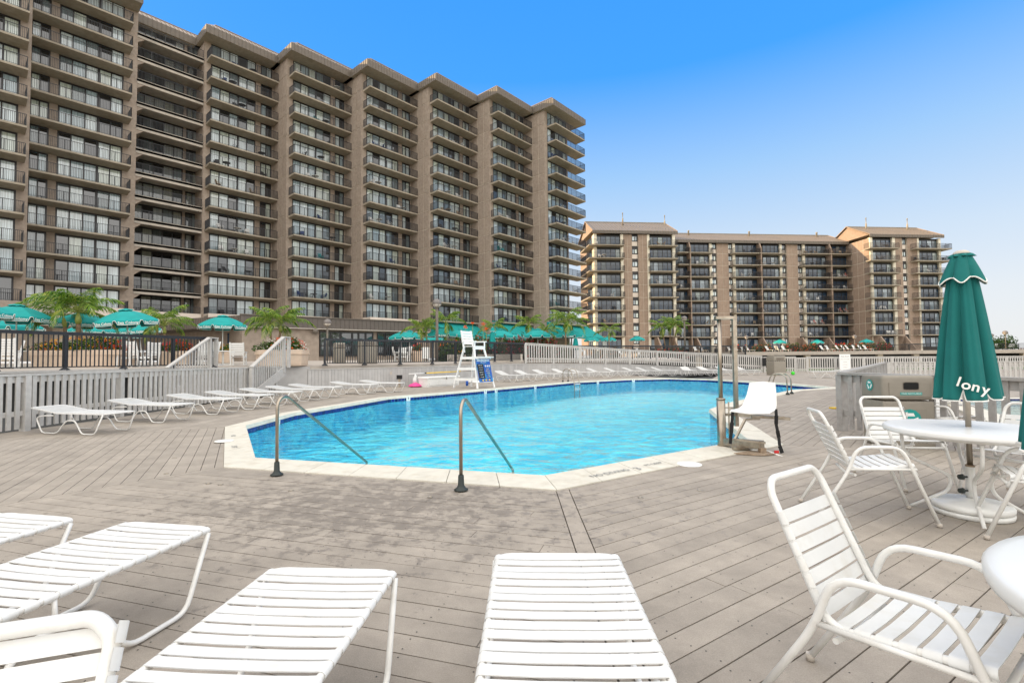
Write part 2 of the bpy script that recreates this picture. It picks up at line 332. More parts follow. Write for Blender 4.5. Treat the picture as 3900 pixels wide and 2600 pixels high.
# ------------------------------------------------------------------ special materials: deck boards, water, plaster
def deckmat(name, island=False):
    m = bpy.data.materials.new(name); m.use_nodes = True; t = m.node_tree; N = t.nodes; L = t.links; b = N['Principled BSDF']
    g = N.new('ShaderNodeNewGeometry'); oi = N.new('ShaderNodeObjectInfo')
    def noise(s, d=6, r=.6, vec=None):
        n = N.new('ShaderNodeTexNoise'); n.inputs['Scale'].default_value = s; n.inputs['Detail'].default_value = d; n.inputs['Roughness'].default_value = r
        L.new(vec or g.outputs['Position'], n.inputs['Vector']); return n.outputs[0]
    def rng(v, a, b_, c, d):
        r = N.new('ShaderNodeMapRange'); r.inputs['From Min'].default_value = a; r.inputs['From Max'].default_value = b_; r.inputs['To Min'].default_value = c; r.inputs['To Max'].default_value = d; L.new(v, r.inputs[0]); return r.outputs[0]
    def math_(op, a, b_):
        r = N.new('ShaderNodeMath'); r.operation = op; r.use_clamp = False
        for i, v in enumerate((a, b_)):
            if isinstance(v, float): r.inputs[i].default_value = v
            else: L.new(v, r.inputs[i])
        return r.outputs[0]
    tone = rng(g.outputs['Random Per Island'] if island else oi.outputs['Random'], 0, 1, .935, 1.065)
    mott = rng(noise(2.2, 8, .7), .35, .68, .80, 1.13)
    fine = rng(noise(160, 3), .3, .7, .86, 1.14)
    v = math_('MULTIPLY', math_('MULTIPLY', tone, mott), fine)
    sc = N.new('ShaderNodeVectorMath'); sc.operation = 'SCALE'; sc.inputs[0].default_value = (.345, .300, .250); L.new(v, sc.inputs['Scale'])
    # damp footprints and splashes, thickest in front of the steps into the pool
    sp = N.new('ShaderNodeSeparateXYZ'); L.new(g.outputs['Position'], sp.inputs[0])
    dv = N.new('ShaderNodeVectorMath'); dv.operation = 'DISTANCE'; mp = N.new('ShaderNodeMapping'); mp.vector_type = 'POINT'; mp.inputs['Scale'].default_value = (.55, 1, 0); L.new(g.outputs['Position'], mp.inputs[0]); L.new(mp.outputs[0], dv.inputs[0]); dv.inputs[1].default_value = (-.75, 4.75, 0)
    near = rng(dv.outputs['Value'], .2, 2.3, .16, -.03)
    blot = math_('ADD', noise(7.0, 8, .78), near)
    wet = rng(blot, .60, .635, 0., .44)
    near2 = N.new('ShaderNodeClamp'); L.new(wet, near2.inputs[0])
    mx = N.new('ShaderNodeMix'); mx.data_type = 'RGBA'; L.new(near2.outputs[0], mx.inputs[0]); L.new(sc.outputs[0], mx.inputs[6]); mx.inputs[7].default_value = (.105, .085, .068, 1)
    # chalky splashes
    ch = N.new('ShaderNodeClamp'); L.new(rng(noise(3.1, 8, .75), .66, .72, 0., .35), ch.inputs[0])
    mx2 = N.new('ShaderNodeMix'); mx2.data_type = 'RGBA'; L.new(ch.outputs[0], mx2.inputs[0]); L.new(mx.outputs[2], mx2.inputs[6]); mx2.inputs[7].default_value = (.46, .42, .38, 1)
    L.new(mx2.outputs[2], b.inputs['Base Color'])
    L.new(rng(near2.outputs[0], 0, .5, .82, .5), b.inputs['Roughness'])
    bp = N.new('ShaderNodeBump'); bp.inputs['Strength'].default_value = .35; bp.inputs['Distance'].default_value = .004; L.new(noise(120, 4), bp.inputs['Height']); L.new(bp.outputs[0], b.inputs['Normal'])
    return m
M['deck'] = deckmat('deck_board'); M['deck_i'] = deckmat('deck_board_far', True)
def watermat(name, tint, bump=.3, sc=1.0, deep=.9):
    m = bpy.data.materials.new(name); m.use_nodes = True; t = m.node_tree; N = t.nodes; L = t.links; N.remove(N['Principled BSDF'])
    g = N.new('ShaderNodeNewGeometry')
    def noise(s, d, mapsc):
        mp = N.new('ShaderNodeMapping'); mp.inputs['Scale'].default_value = mapsc; mp.inputs['Rotation'].default_value = (0, 0, .3); L.new(g.outputs['Position'], mp.inputs[0])
        n = N.new('ShaderNodeTexNoise'); n.inputs['Scale'].default_value = s; n.inputs['Detail'].default_value = d; n.inputs['Distortion'].default_value = .7; L.new(mp.outputs[0], n.inputs['Vector']); return n.outputs[0]
    a = noise(1.6*sc, 3, (1, 1.3, 1)); b2 = noise(6*sc, 3, (1, 1.4, 1))
    ad = N.new('ShaderNodeMath'); ad.operation = 'MULTIPLY_ADD'; ad.inputs[1].default_value = .3; L.new(b2, ad.inputs[0]); L.new(a, ad.inputs[2])
    bp = N.new('ShaderNodeBump'); bp.inputs['Strength'].default_value = bump; bp.inputs['Distance'].default_value = .16; L.new(ad.outputs[0], bp.inputs['Height'])
    gl = N.new('ShaderNodeBsdfGlossy'); gl.inputs['Roughness'].default_value = .02; L.new(bp.outputs[0], gl.inputs['Normal'])
    tp = N.new('ShaderNodeBsdfTransparent'); tp.inputs[0].default_value = (*tint, 1)
    fr = N.new('ShaderNodeFresnel'); fr.inputs[0].default_value = 1.33; L.new(bp.outputs[0], fr.inputs['Normal'])
    mx = N.new('ShaderNodeMixShader'); L.new(fr.outputs[0], mx.inputs[0]); L.new(tp.outputs[0], mx.inputs[1]); L.new(gl.outputs[0], mx.inputs[2]); L.new(mx.outputs[0], N['Material Output'].inputs[0]); return m
M['water'] = watermat('pool_water', (.90, .99, 1.0), .7)
M['water_kids'] = watermat('shallow_water', (.85, .95, .93), .25)
def plaster(name, c1, c2, s=1.3):
    m = bpy.data.materials.new(name); m.use_nodes = True; t = m.node_tree; N = t.nodes; L = t.links; b = N['Principled BSDF']; b.inputs['Roughness'].default_value = .8
    g = N.new('ShaderNodeNewGeometry'); n0 = N.new('ShaderNodeTexNoise'); n0.inputs['Scale'].default_value = 1.1; n0.inputs['Detail'].default_value = 4; L.new(g.outputs['Position'], n0.inputs['Vector'])
    ad = N.new('ShaderNodeVectorMath'); ad.operation = 'MULTIPLY_ADD'; L.new(n0.outputs[1], ad.inputs[0]); ad.inputs[1].default_value = (1.5, 1.5, 0); L.new(g.outputs['Position'], ad.inputs[2])
    mp = N.new('ShaderNodeMapping'); mp.inputs['Scale'].default_value = (s*.7, s*1.25, 1); L.new(ad.outputs[0], mp.inputs[0])
    n = N.new('ShaderNodeTexNoise'); n.inputs['Scale'].default_value = 1.3; n.inputs['Detail'].default_value = 5; n.inputs['Roughness'].default_value = .6; n.inputs['Distortion'].default_value = 1.2; L.new(mp.outputs[0], n.inputs['Vector'])
    r = N.new('ShaderNodeValToRGB'); L.new(n.outputs[0], r.inputs[0]); e = r.color_ramp.elements; e[0].position = .38; e[0].color = (*c1, 1); e[1].position = .64; e[1].color = (*c2, 1)  # pale and deep streaks paint rippling light onto the basin
    L.new(r.outputs[0], b.inputs['Base Color']); return m
M['plaster'] = plaster('blue_plaster_caustics', (.01, .62, .88), (.20, .92, 1.0))
M['plaster_pale'] = plaster('pale_plaster', (.42, .50, .44), (.60, .66, .60))

# ------------------------------------------------------------------ ground
g = MB(); g.box(-3000, 3000, -3000, 3000, -2.6, -2.5); tag(g.build('ground', M['sand']), kind='structure')
g = MB(); g.box(5, 140, 45.5, 76, -1.2, -.6); tag(g.build('lawn', M['grass']), kind='structure')

# ------------------------------------------------------------------ pool outline (metres)
S = 1.12
POOL = [(-3.30, 6.28), (-5.13, 9.41), (-5.18, 11.6), (-4.10, 16.1), (-1.38, 19.5), (3.22, 25.6), (6.8, 28.3), (9.3, 28.9), (10.9, 27.3), (12.3, 22.2), (12.46, 18.95), (10.24, 17.9), (6.02, 13.41), (4.65, 11.56), (3.50, 7.31), (.33, 5.20)]
POOL = [Vector((a*S, b*S)) for a, b in POOL]            # clockwise seen from above
def offset_poly(P, d):
    o = []; n = len(P)
    for i in range(n):
        a, b, c = P[i-1], P[i], P[(i+1) % n]; e1 = (b-a).normalized(); e2 = (c-b).normalized()
        n1 = Vector((-e1.y, e1.x)); n2 = Vector((-e2.y, e2.x)); k = (n1+n2); k = k/max(.35, k.dot(n1)) if k.length > 1e-6 else n1
        if k.length > 1.9: k = k.normalized()*1.9
        o.append(b + k*d)
    return o
def offset_edges(P, D):
    n = len(P); L_ = []
    for i in range(n):
        a_, b_ = P[i], P[(i+1) % n]; e_ = (b_-a_).normalized(); nn_ = Vector((-e_.y, e_.x)); L_.append((a_+nn_*D.get(i, .38), e_))
    o = []
    for i in range(n):
        (p, e1), (q, e2) = L_[i-1], L_[i]; cr = e1.x*e2.y-e1.y*e2.x; w_ = q-p
        o.append(p+e1*((w_.x*e2.y-w_.y*e2.x)/cr) if abs(cr) > .05 else (p+e1*(P[i]-p).dot(e1)+q+e2*(P[i]-q).dot(e2))/2)
    return o
OUT = offset_edges(POOL, {15: .56, 14: .56, 13: .45}); LIP = offset_poly(POOL, -.03)
WZ = -.155
def tri_fill(poly, z, name, m, kind='structure', flip=False):
    bm = bmesh.new(); vs = [bm.verts.new((p[0], p[1], z)) for p in poly]; f = bm.faces.new(vs); f.normal_update()
    if (f.normal.z < 0): f.normal_flip()
    bmesh.ops.triangulate(bm, faces=[f]); me = bpy.data.meshes.new(name); bm.to_mesh(me); bm.free(); me.materials.append(m)
    o = add(name, me); tag(o, kind=kind); return o
tri_fill(POOL, WZ, 'pool_water', M['water'])
shell = empty('pool_basin', kind='structure')
fl = tri_fill(POOL, -.92, 'pool_floor', M['plaster']); fl.parent = shell; del fl['kind']
mb = MB()
for i in range(len(POOL)):
    a, b = POOL[i], POOL[(i+1) % len(POOL)]; e = (b-a).normalized(); nn = Vector((-e.y, e.x))*.2
    mb.quad((a.x, a.y, -.92), (b.x, b.y, -.92), (b.x, b.y, -.02), (a.x, a.y, -.02)); mb.quad((a.x+nn.x, a.y+nn.y, -1.4), (a.x+nn.x, a.y+nn.y, -.03), (b.x+nn.x, b.y+nn.y, -.03), (b.x+nn.x, b.y+nn.y, -1.4))
mb.build('pool_wall', M['plaster'], shell)
# steps below the two handrails
mb = MB()
e = (POOL[0]-POOL[-1]).normalized(); nin = Vector((e.y, -e.x))
if (Vector((0, 15))-POOL[-1]).dot(nin) < 0: nin = -nin
for k in range(3):
    p = POOL[-1]+e*.5+nin*(.02+.35*k); q = POOL[0]-e*.5+nin*(.02+.35*k); p2 = p+nin*.35; q2 = q+nin*.35; z = -.36-.17*k
    mb.hexa([(p.x, p.y, -.91), (q.x, q.y, -.91), (q2.x, q2.y, -.91), (p2.x, p2.y, -.91), (p.x, p.y, z), (q.x, q.y, z), (q2.x, q2.y, z), (p2.x, p2.y, z)])
mb.build('steps', M['plaster'], shell)
mb = MB(); p = POOL[-1]+e*.5+nin*.30; q = POOL[0]-e*.5+nin*.30; mb.bar((p.x, p.y, -.352), (q.x, q.y, -.352), .05, .012); mb.build('step_edge', M['tile'], shell)
# coping stones
cop = empty('pool_coping', kind='structure')
for i in range(len(POOL)):
    j = (i+1) % len(POOL); a, b, A, B = LIP[i], LIP[j], OUT[i], OUT[j]; L_ = (b-a).length; n = max(1, round(L_/.62))
    for k in range(n):
        g0 = .004/L_; t0 = k/n+g0; t1 = (k+1)/n-g0
        P = [a.lerp(b, t0), a.lerp(b, t1), A.lerp(B, t1), A.lerp(B, t0)]; dz = random.uniform(-.002, .002)
        m_ = MB(); q = [P[0].lerp(P[3], .06), P[1].lerp(P[2], .06)]
        m_.hexa([(P[0].x, P[0].y, -.06), (P[1].x, P[1].y, -.06), (P[2].x, P[2].y, -.045), (P[3].x, P[3].y, -.045),
                 (q[0].x, q[0].y, .022+dz), (q[1].x, q[1].y, .022+dz), (P[2].x, P[2].y, .012+dz), (P[3].x, P[3].y, .012+dz)])
        m_.build('coping_stone', M['coping'], cop)
# navy tile band at the waterline
tiles = empty('tile_band', kind='structure'); tl = []
for i in range(len(POOL)):
    j = (i+1) % len(POOL); a, b = POOL[i], POOL[j]; e = (b-a).normalized(); nn = Vector((e.y, -e.x)); L_ = (b-a).length; n = max(1, round(L_/.152))
    mid = (a+b)/2; facing = nn.dot(-mid) > 0
    for k in range(n): tl.append((mid.length if facing else mid.length+100, a + e*L_*(k+.5)/n, e, nn, L_/n))
tl.sort(key=lambda q: q[0]); far_t = MB()
tm = MB(); tm.box(-.070, .070, -.004, .008, -.15, -.006); TILE = tm.mesh('tile', M['tile'])
tm = MB(); tm.box(-.074, .074, -.004, .008, -.305, -.156)
for kk, (d_, p, e, nn, s_) in enumerate(tl):
    ang = atan2(e.y, e.x)
    Mx = Matrix.Translation((p.x+nn.x*.004, p.y+nn.y*.004, 0)) @ Matrix.Rotation(ang, 4, 'Z')
    if kk < 300: o = add('tile', TILE, tiles, (p.x+nn.x*.004, p.y+nn.y*.004, -.025), (0, 0, ang))
    else: far_t.box(-.074, .074, -.004, .008, -.175, -.031, Mx)
tag(far_t.build('tile_rows', M['tile'], tiles), kind='stuff')
def near_edge(pt):
    best = None
    for i in range(len(POOL)):
        a, b = POOL[i], POOL[(i+1) % len(POOL)]; e = b-a; t = max(0, min(1, (pt-a).dot(e)/e.length_squared)); q = a+e*t; d_ = (pt-q).length
        if best is None or d_ < best[0]: best = (d_, q, e.normalized())
    return best
for (px, py), tx in ((c4(2030, 705), '3'), (c5(865, 560), '4'), (c5(1380, 514), '5'), (c5(1465, 508), '4'), (c5(1728, 484), '6'), (c5(2140, 452), '8'), (c6(52, 384), '9')):
    q3 = gnd(px, py, 0); d_, q, e = near_edge(Vector((q3.x, q3.y))); nn = Vector((e.y, -e.x))
    mk = empty('depth_marker', (q.x, q.y, 0), label='x', cat='depth marker', group='depth markers on the pool edge')
    mk['label'] = {'3': 'white depth tile reading 3 nearest the left corner of the pool', '4': 'white depth tile reading 4 on the long far pool edge', '5': 'white depth tile reading 5 below the lifeguard chair', '6': 'white depth tile reading 6 beside the far left ladder', '8': 'white depth tile reading 8 past the far ladder', '9': 'white depth tile near the far corner of the pool, smallest in view'}[tx]
    if tx == '4' and px > 1700: mk['label'] = 'small white depth tile between the 5 and the 6'
    f = MB(); f.box(-.09, .09, -.002, .012, -.20, -.01); ang = atan2(e.y, e.x)
    mk.rotation_euler = (0, 0, ang)
    bm_ = f.build('plate', M['white'], mk, (nn.x*0, 0, 0)); side = 1 if True else -1
    # the reading faces the water: local -y is the inward side for a clockwise outline
    bm_.location = (0, -.024, 0)
    lettering(tx, .15, M['ink'], mk, frame_m((0, -.029, -.085), (1, 0, 0), (0, 0, 1)), .001, 'number')
# far-side skimmer light
# ------------------------------------------------------------------ the timber deck, board by board
def clip(poly, p, n):
    """keep the side where (x-p).n >= 0"""
    o = []
    for i in range(len(poly)):
        a, b = poly[i], poly[(i+1) % len(poly)]; da, db = (a-p).dot(n), (b-p).dot(n)
        if da >= 0: o.append(a)
        if (da < 0) != (db < 0): o.append(a.lerp(b, da/(da-db)))
    return o
def ccw(P):
    s = sum(P[i].x*P[(i+1) % len(P)].y-P[(i+1) % len(P)].x*P[i].y for i in range(len(P))); return P if s > 0 else P[::-1]
BO = []      # boards: (distance, polygon)
def section(poly, ang, pitch=.151, gap=.0075, joint=4.4):
    P = ccw([Vector(p) for p in poly]); d = Vector((cos(radians(ang)), sin(radians(ang)))); n = Vector((-d.y, d.x))
    lo = min(p.dot(n) for p in P); hi = max(p.dot(n) for p in P); l0 = min(p.dot(d) for p in P); l1 = max(p.dot(d) for p in P)
    k = floor(lo/pitch)
    while k*pitch < hi:
        a = k*pitch+gap/2; b = (k+1)*pitch-gap/2; s0 = l0-random.uniform(0, joint)
        while s0 < l1:
            s1 = s0+joint*random.choice((.75, 1, 1.1))
            R_ = [d*(s0+.002)+n*a, d*(s1-.002)+n*a, d*(s1-.002)+n*b, d*(s0+.002)+n*b]
            for i in range(len(P)):
                p, q = P[i], P[(i+1) % len(P)]; e = (q-p).normalized(); R_ = clip(R_, p+Vector((-e.y, e.x))*.003, Vector((-e.y, e.x)))
                if len(R_) < 3: break
            if len(R_) >= 3:
                c_ = sum(R_, Vector((0, 0)))/len(R_); ar = sum(R_[i].x*R_[(i+1) % len(R_)].y-R_[(i+1) % len(R_)].x*R_[i].y for i in range(len(R_)))/2
                if ar > .004: BO.append((c_.length - (ar*.8), R_))
            s0 = s1
        k += 1
BASES = []
NL, NR = OUT[0], OUT[15]; KO = OUT[14]; FLo = OUT[1]
sd = (Vector((-4.45, 4.28))-Vector((-3.36, 5.82))).normalized()
LS = NL + sd*9.3
secs = [
 ([NL, NR-Vector((.01, 0)), Vector((NR.x-.02, -1.2)), LS], -17.1),
 ([NL+(FLo-NL).normalized()*.108, FLo, Vector((-10.35, 8.35)), Vector((-14.5, 2.)), Vector((-12.5, -1.2)), LS+Vector((-.085, .06))], 119.0),
 ([NR+Vector((.135, .09)), KO, Vector((13.5, KO.y-2.35)), Vector((13.5, -1.2)), Vector((NR.x+.115, -1.2))], 33.5),
]
for P, a in secs: section(P, a); BASES.append(P)
# frame boards along the two seams
BO.append((0, [Vector((NR.x-.012, -1.2)), Vector((NR.x+.108, -1.2)), NR+Vector((.128, .085)), NR+Vector((-.004, 0))]))
BO.append((0, ccw([NL, LS, LS+Vector((-.078, .055)), NL+(FLo-NL).normalized()*.102])))
BASES.append([Vector((NR.x-.1, -1.2)), Vector((NR.x+.2, -1.2)), NR+Vector((.2, .2)), NR+Vector((-.1, .1))]); BASES.append([NL+Vector((.1, -.05)), LS+Vector((.1, -.05)), LS+Vector((-.2, .1)), NL+Vector((-.2, .1))])
# right part beyond the lift corner
PEN = OUT[13]
section([KO, PEN, OUT[12], Vector((13.5, 14.)), Vector((13.5, KO.y-2.35))], 48.9); BASES.append([KO, PEN, OUT[12], Vector((13.5, 14.)), Vector((13.5, KO.y-2.35))])
farR = [([OUT[12], OUT[11], Vector((20, 20.5)), Vector((13.5, 14.))], 48.9), ([OUT[11], OUT[10], Vector((20, 20.5))], 48.9), ([OUT[10], OUT[9], Vector((20, 26)), Vector((20, 20.5))], 48.9), ([OUT[9], OUT[8], Vector((20, 35)), Vector((20, 26))], 75)]
FX = -10.05
WALL = [gnd(1172, 1487), gnd(1653, 1465), gnd(2012, 1438.6), gnd(2400, 1428), gnd(2903, 1419)]
WALL = [Vector((p.x, p.y)) for p in WALL]
Wc = Vector((FX, 20.6))
farL = [([FLo, Vector((-10.35, 8.35)), Vector((FX, 12)), OUT[2]], 91), ([OUT[2], Vector((FX, 12)), Vector((FX, 17.8)), OUT[3]], 91), ([OUT[3], Vector((FX, 17.8)), Vector((FX-.1, 20.5)), WALL[0]+Vector((-.4, .2)), OUT[4]], 60),
 ([OUT[4], WALL[0], WALL[1], OUT[5]], 60), ([OUT[5], WALL[1], WALL[2], WALL[3], OUT[6]], 45), ([OUT[6], WALL[3], OUT[7]], 20), ([OUT[7], WALL[3], WALL[4], Vector((20, 46)), OUT[8]], 10), ([OUT[8], Vector((20, 46)), Vector((20, 35))], 10),
 ([Vector((20, 20.5)), Vector((20, 46)), Vector((46, 46)), Vector((46, 20.5))], 0), ([Vector((13.5, 14.9)), Vector((20, 20.5)), Vector((46, 20.5)), Vector((46, 14.9))], 30),
 ([Vector((-14.5, 2)), Vector((-10.35, 8.35)), Vector((-14.5, 8.35))], 119)]
for P, a in farR+farL: section(P, a, joint=6); BASES.append(P)
bs = MB()
for P in BASES:
    P = ccw([Vector(p) for p in P]); bs.prism([(p.x, p.y) for p in P], -.16-.001*len(bs.f)/50, -.055)
tag(bs.build('deck_gap_shade', M['void']), kind='structure')  # dark sheet below the boards paints the shade in their gaps
deck = empty('pool_deck', kind='structure')
BO.sort(key=lambda q: q[0]); rest = MB()
for i, (d_, R_) in enumerate(BO):
    if i < 300:
        c_ = sum(R_, Vector((0, 0)))/len(R_); m_ = MB(); dz = random.uniform(-.0012, .0012)
        m_.prism([(p.x-c_.x, p.y-c_.y) for p in R_], -.028, dz); m_.build('plank', M['deck'], deck, (c_.x, c_.y, 0))
    else: rest.prism([(p.x, p.y) for p in R_], -.028, random.uniform(-.001, .001))
tag(rest.build('far_planks', M['deck_i'], deck), kind='stuff')
# screw heads near the camera, plugs and a few leaves
sc_ = MB(); plugs = []
for P, a in secs:
    d = Vector((cos(radians(a)), sin(radians(a)))); n = Vector((-d.y, d.x)); PP = ccw([Vector(p) for p in P])
    for kx in range(-60, 60):
        for ky in range(-100, 100):
            for off in (.22, .78):
                q = d*(kx*.41+random.uniform(-.02, .02))+n*((ky+off)*.151)
                if q.y < .9 or q.length > 6.3 or abs(q.x) > q.y*1.15+.3: continue
                if all(((PP[(i+1) % len(PP)]-PP[i]).x*(q-PP[i]).y-(PP[(i+1) % len(PP)]-PP[i]).y*(q-PP[i]).x) > .02 for i in range(len(PP))):
                    if random.random() < .85:
                        b0 = len(sc_.v); sc_.v += [(q.x+.0045*cos(t*pi/3), q.y+.0045*sin(t*pi/3), .0022) for t in range(6)]; sc_.face(tuple(range(b0, b0+6)))
tag(sc_.build('screw_heads', M['ink'], deck), kind='stuff')
for k, (x_, y_) in enumerate(((c4(1435, 1160)), (c4(1520, 1167)), (c4(2005, 1208)), (c4(1145, 1092)), (c4(1203, 983)), (c5(975, 1253)), (c6(62, 1090)), (c6(415, 1046)), (c6(1018, 891)), (c6(1235, 838)))):
    p = gnd(x_, y_); m_ = MB(); m_.lathe([(.028, .0), (.028, .004), (.02, .006), (.02, .003), (.0, .003)], 16); m_.build('anchor_plug', M['steel_dull'], deck, (p.x, p.y, .001))
# ------------------------------------------------------------------ upper patio, retaining wall, stairs, fences
UZ = 1.14
# patio: level at the edge, rising gently towards the club house
EDGE = [Vector((-30, 4.)), Vector((-15.6, 14.6)), Vector((-12.7, 20.9)), Vector((WALL[0].x+.1, WALL[0].y+.25)), WALL[1]+Vector((-.15, .35)), WALL[2]+Vector((-.1, .35)), WALL[3]+Vector((0, 1.2)), Vector((16, 44))]
pm = MB()
back = [Vector((-60, 12)), Vector((-36, 34)), Vector((-26, 36)), Vector((-18, 36)), Vector((-10, 40)), Vector((-4, 46)), Vector((6, 50)), Vector((16, 50))]
for i in range(len(EDGE)-1):
    a, b, c, d = EDGE[i], EDGE[i+1], back[i+1], back[i]
    pm.quad((a.x, a.y, UZ), (b.x, b.y, UZ), (c.x, c.y, 1.38), (d.x, d.y, 1.38))
    pm.quad((a.x, a.y, UZ-.2), (b.x, b.y, UZ-.2), (b.x, b.y, UZ), (a.x, a.y, UZ))
pm.quad((-60, 12, 1.38), (-36, 34, 1.38), (-45, 75, 1.38), (-90, 50, 1.38)); pm.quad((-36, 34, 1.38), (-4, 46, 1.38), (10, 75, 1.38), (-45, 75, 1.38)); pm.quad((-4, 46, 1.38), (16, 50, 1.38), (22, 80, 1.38), (10, 75, 1.38))
tag(pm.build('patio', M['paving']), kind='structure')
vm = MB()
for i in range(len(EDGE)-1):
    a, b = EDGE[i], EDGE[i+1]; vm.quad((a.x, a.y+.9, -1.4), (b.x, b.y+.9, -1.4), (b.x, b.y+.9, UZ-.03), (a.x, a.y+.9, UZ-.03))
vm.quad((-30, 4.9, -.2), (-10, 4.9, -.2), (-10, 22, -.2), (-30, 22, -.2))
tag(vm.build('patio_shade_sheet', M['void']), kind='structure')  # dark sheets standing in for the shade under the patio

# retaining wall of vertical boards with a cap
WH = [.96, .98, 1.0, .84, .16]
wall = empty('retaining_wall', label='low grey wall of upright boards along the far side of the pool deck', cat='retaining wall')
wb = 0
for i in range(len(WALL)-1):
    a, b = WALL[i], WALL[i+1]; L_ = (b-a).length; n = round(L_/.155); e = (b-a).normalized(); nn = Vector((e.y, -e.x)); ang = atan2(e.y, e.x)
    bk = MB(); bk.hexa([(a.x, a.y, -.1), (b.x, b.y, -.1), (b.x-nn.x*.1, b.y-nn.y*.1, -.1), (a.x-nn.x*.1, a.y-nn.y*.1, -.1), (a.x, a.y, WH[i]-.02), (b.x, b.y, WH[i+1]-.02), (b.x-nn.x*.1, b.y-nn.y*.1, WH[i+1]-.02), (a.x-nn.x*.1, a.y-nn.y*.1, WH[i]-.02)])
    bk.build('backing', M['void'], wall)
    for k in range(n):
        t = (k+.5)/n; p = a.lerp(b, t)+nn*.003; h = WH[i]+(WH[i+1]-WH[i])*t; h2 = (WH[i+1]-WH[i])/n*.5
        m_ = MB(); w_ = L_/n/2-.004; m_.hexa([(-w_, -.02, 0), (w_, -.02, 0), (w_, 0, 0), (-w_, 0, 0), (-w_, -.02, h-h2), (w_, -.02, h+h2), (w_, 0, h+h2), (-w_, 0, h-h2)])
        if wb < 300: m_.build('board', M['wallboard'], wall, (p.x, p.y, 0), (0, 0, ang)); wb += 1
    c_ = MB(); o_ = -nn*.14; q = nn*.05
    c_.hexa([(a.x+q.x, a.y+q.y, WH[i]), (b.x+q.x, b.y+q.y, WH[i+1]), (b.x+o_.x, b.y+o_.y, WH[i+1]), (a.x+o_.x, a.y+o_.y, WH[i]), (a.x+q.x, a.y+q.y, WH[i]+.045), (b.x+q.x, b.y+q.y, WH[i+1]+.045), (b.x+o_.x, b.y+o_.y, WH[i+1]+.045), (a.x+o_.x, a.y+o_.y, WH[i]+.045)])
    c_.build('cap', M['fence'], wall)
# short return of the wall beside the stairs
rt = MB(); a = WALL[0]; rt.box(-9.62, a.x+.02, a.y+.01, a.y+1.4, 0, UZ-.03); rt.build('end_panel', M['wallboard'], wall)
rt = MB(); rt.hexa([(-12.75, 20.8, -.1), (a.x, a.y+.02, -.1), (a.x, a.y+.08, -.1), (-12.75, 20.86, -.1), (-12.75, 20.8, UZ-.03), (a.x, a.y+.02, UZ-.03), (a.x, a.y+.08, UZ-.03), (-12.75, 20.86, UZ-.03)]); rt.build('side_panel', M['wallboard'], wall)
o_ = MB(); p = at(*T3(2015, 990), 25.2); o_.box(-.05, .05, -.06, 0, -.08, .08); sb = o_.build('outlet_box', M['planter_grey']); sb.location = (p.x, p.y-.12, .72); tag(sb, 'small beige outlet box fixed to the grey board wall', 'outlet box')

def picket_fence(label, group, pts, z0, z1, post=2.2, pitch=.2, pw=.09, material='fence', individual=True, cap=.15, toprail=True, double=False):
    """timber fence along pts (list of (Vector2, base z, top z))"""
    f = empty('wooden_fence', (pts[0][0].x, pts[0][0].y, 0), label=label, cat='fence', group=group); O = Vector((pts[0][0].x, pts[0][0].y, 0)); joined = MB(); cnt = 0
    pk = {}
    for i in range(len(pts)-1):
        (a, za, ta), (b, zb, tb) = pts[i], pts[i+1]; L_ = (b-a).length; e = (b-a).normalized(); nn = Vector((e.y, -e.x)); ang = atan2(e.y, e.x)
        def X(t, off, z): q = a+e*(L_*t)+nn*off; return (q.x-O.x, q.y-O.y, z)
        zz = lambda t: za+(zb-za)*t; tt = lambda t: ta+(tb-ta)*t
        r_ = MB(); r_.hexa([X(0, -.09, ta-.045), X(1, -.09, tb-.045), X(1, cap-.09, tb-.045), X(0, cap-.09, ta-.045), X(0, -.09, ta), X(1, -.09, tb), X(1, cap-.09, tb), X(0, cap-.09, ta)]); r_.build('cap_rail', M[material], f)
        for (lo, hi) in ((.035, .18), (-.0, 0)):
            if hi > 0:
                r_ = MB(); r_.hexa([X(0, -.02, ta-hi), X(1, -.02, tb-hi), X(1, .018, tb-hi), X(0, .018, ta-hi), X(0, -.02, ta-.05), X(1, -.02, tb-.05), X(1, .018, tb-.05), X(0, .018, ta-.05)]); r_.build('top_rail', M[material], f)
        lr = .30 if not double else .32
        r_ = MB(); r_.hexa([X(0, -.02, za+lr), X(1, -.02, zb+lr), X(1, .018, zb+lr), X(0, .018, za+lr), X(0, -.02, za+lr+.1), X(1, -.02, zb+lr+.1), X(1, .018, zb+lr+.1), X(0, .018, za+lr+.1)]); r_.build('lower_rail', M[material], f)
        n = max(1, round(L_/post))
        for k in range(n+1):
            if k == 0 and i > 0: continue
            t = k/n; m_ = MB(); h = tt(t)-zz(t)-.046; m_.box(-.062, .062, -.062, .062, 0, h); q = X(t, -.0, zz(t)); m_.build('post', M[material], f, q, (0, 0, ang))
        m = max(1, round(L_/pitch))
        for k in range(m):
            t = (k+.5)/m
            if min(abs(t-j/n)*L_ for j in range(n+1)) < .1: continue
            hh = round(tt(t)-zz(t)-.06, 2)
            for off in ((.034,) if not double else (.034, -.05)):
                if double and off < 0: t2 = min(1, t+.5/m)
                else: t2 = t
                q = X(t2, off, zz(t2)+.06)
                if individual and cnt < 300:
                    if hh not in pk: m_ = MB(); m_.box(-pw/2, pw/2, -.014, .014, 0, hh-.03); pk[hh] = m_.mesh('picket', M[material])
                    add('picket', pk[hh], f, q, (0, 0, ang)); cnt += 1
                else: joined.box(-pw/2, pw/2, -.014, .014, 0, hh-.03, Matrix.Translation(q) @ Matrix.Rotation(ang, 4, 'Z'))
    if joined.v: tag(joined.build('pickets', M[material], f), kind='stuff')
    return f
F2 = [Vector((-10.05, 5.2)), Vector((-10.1, 12.6)), Vector((-9.65, 19.9))]
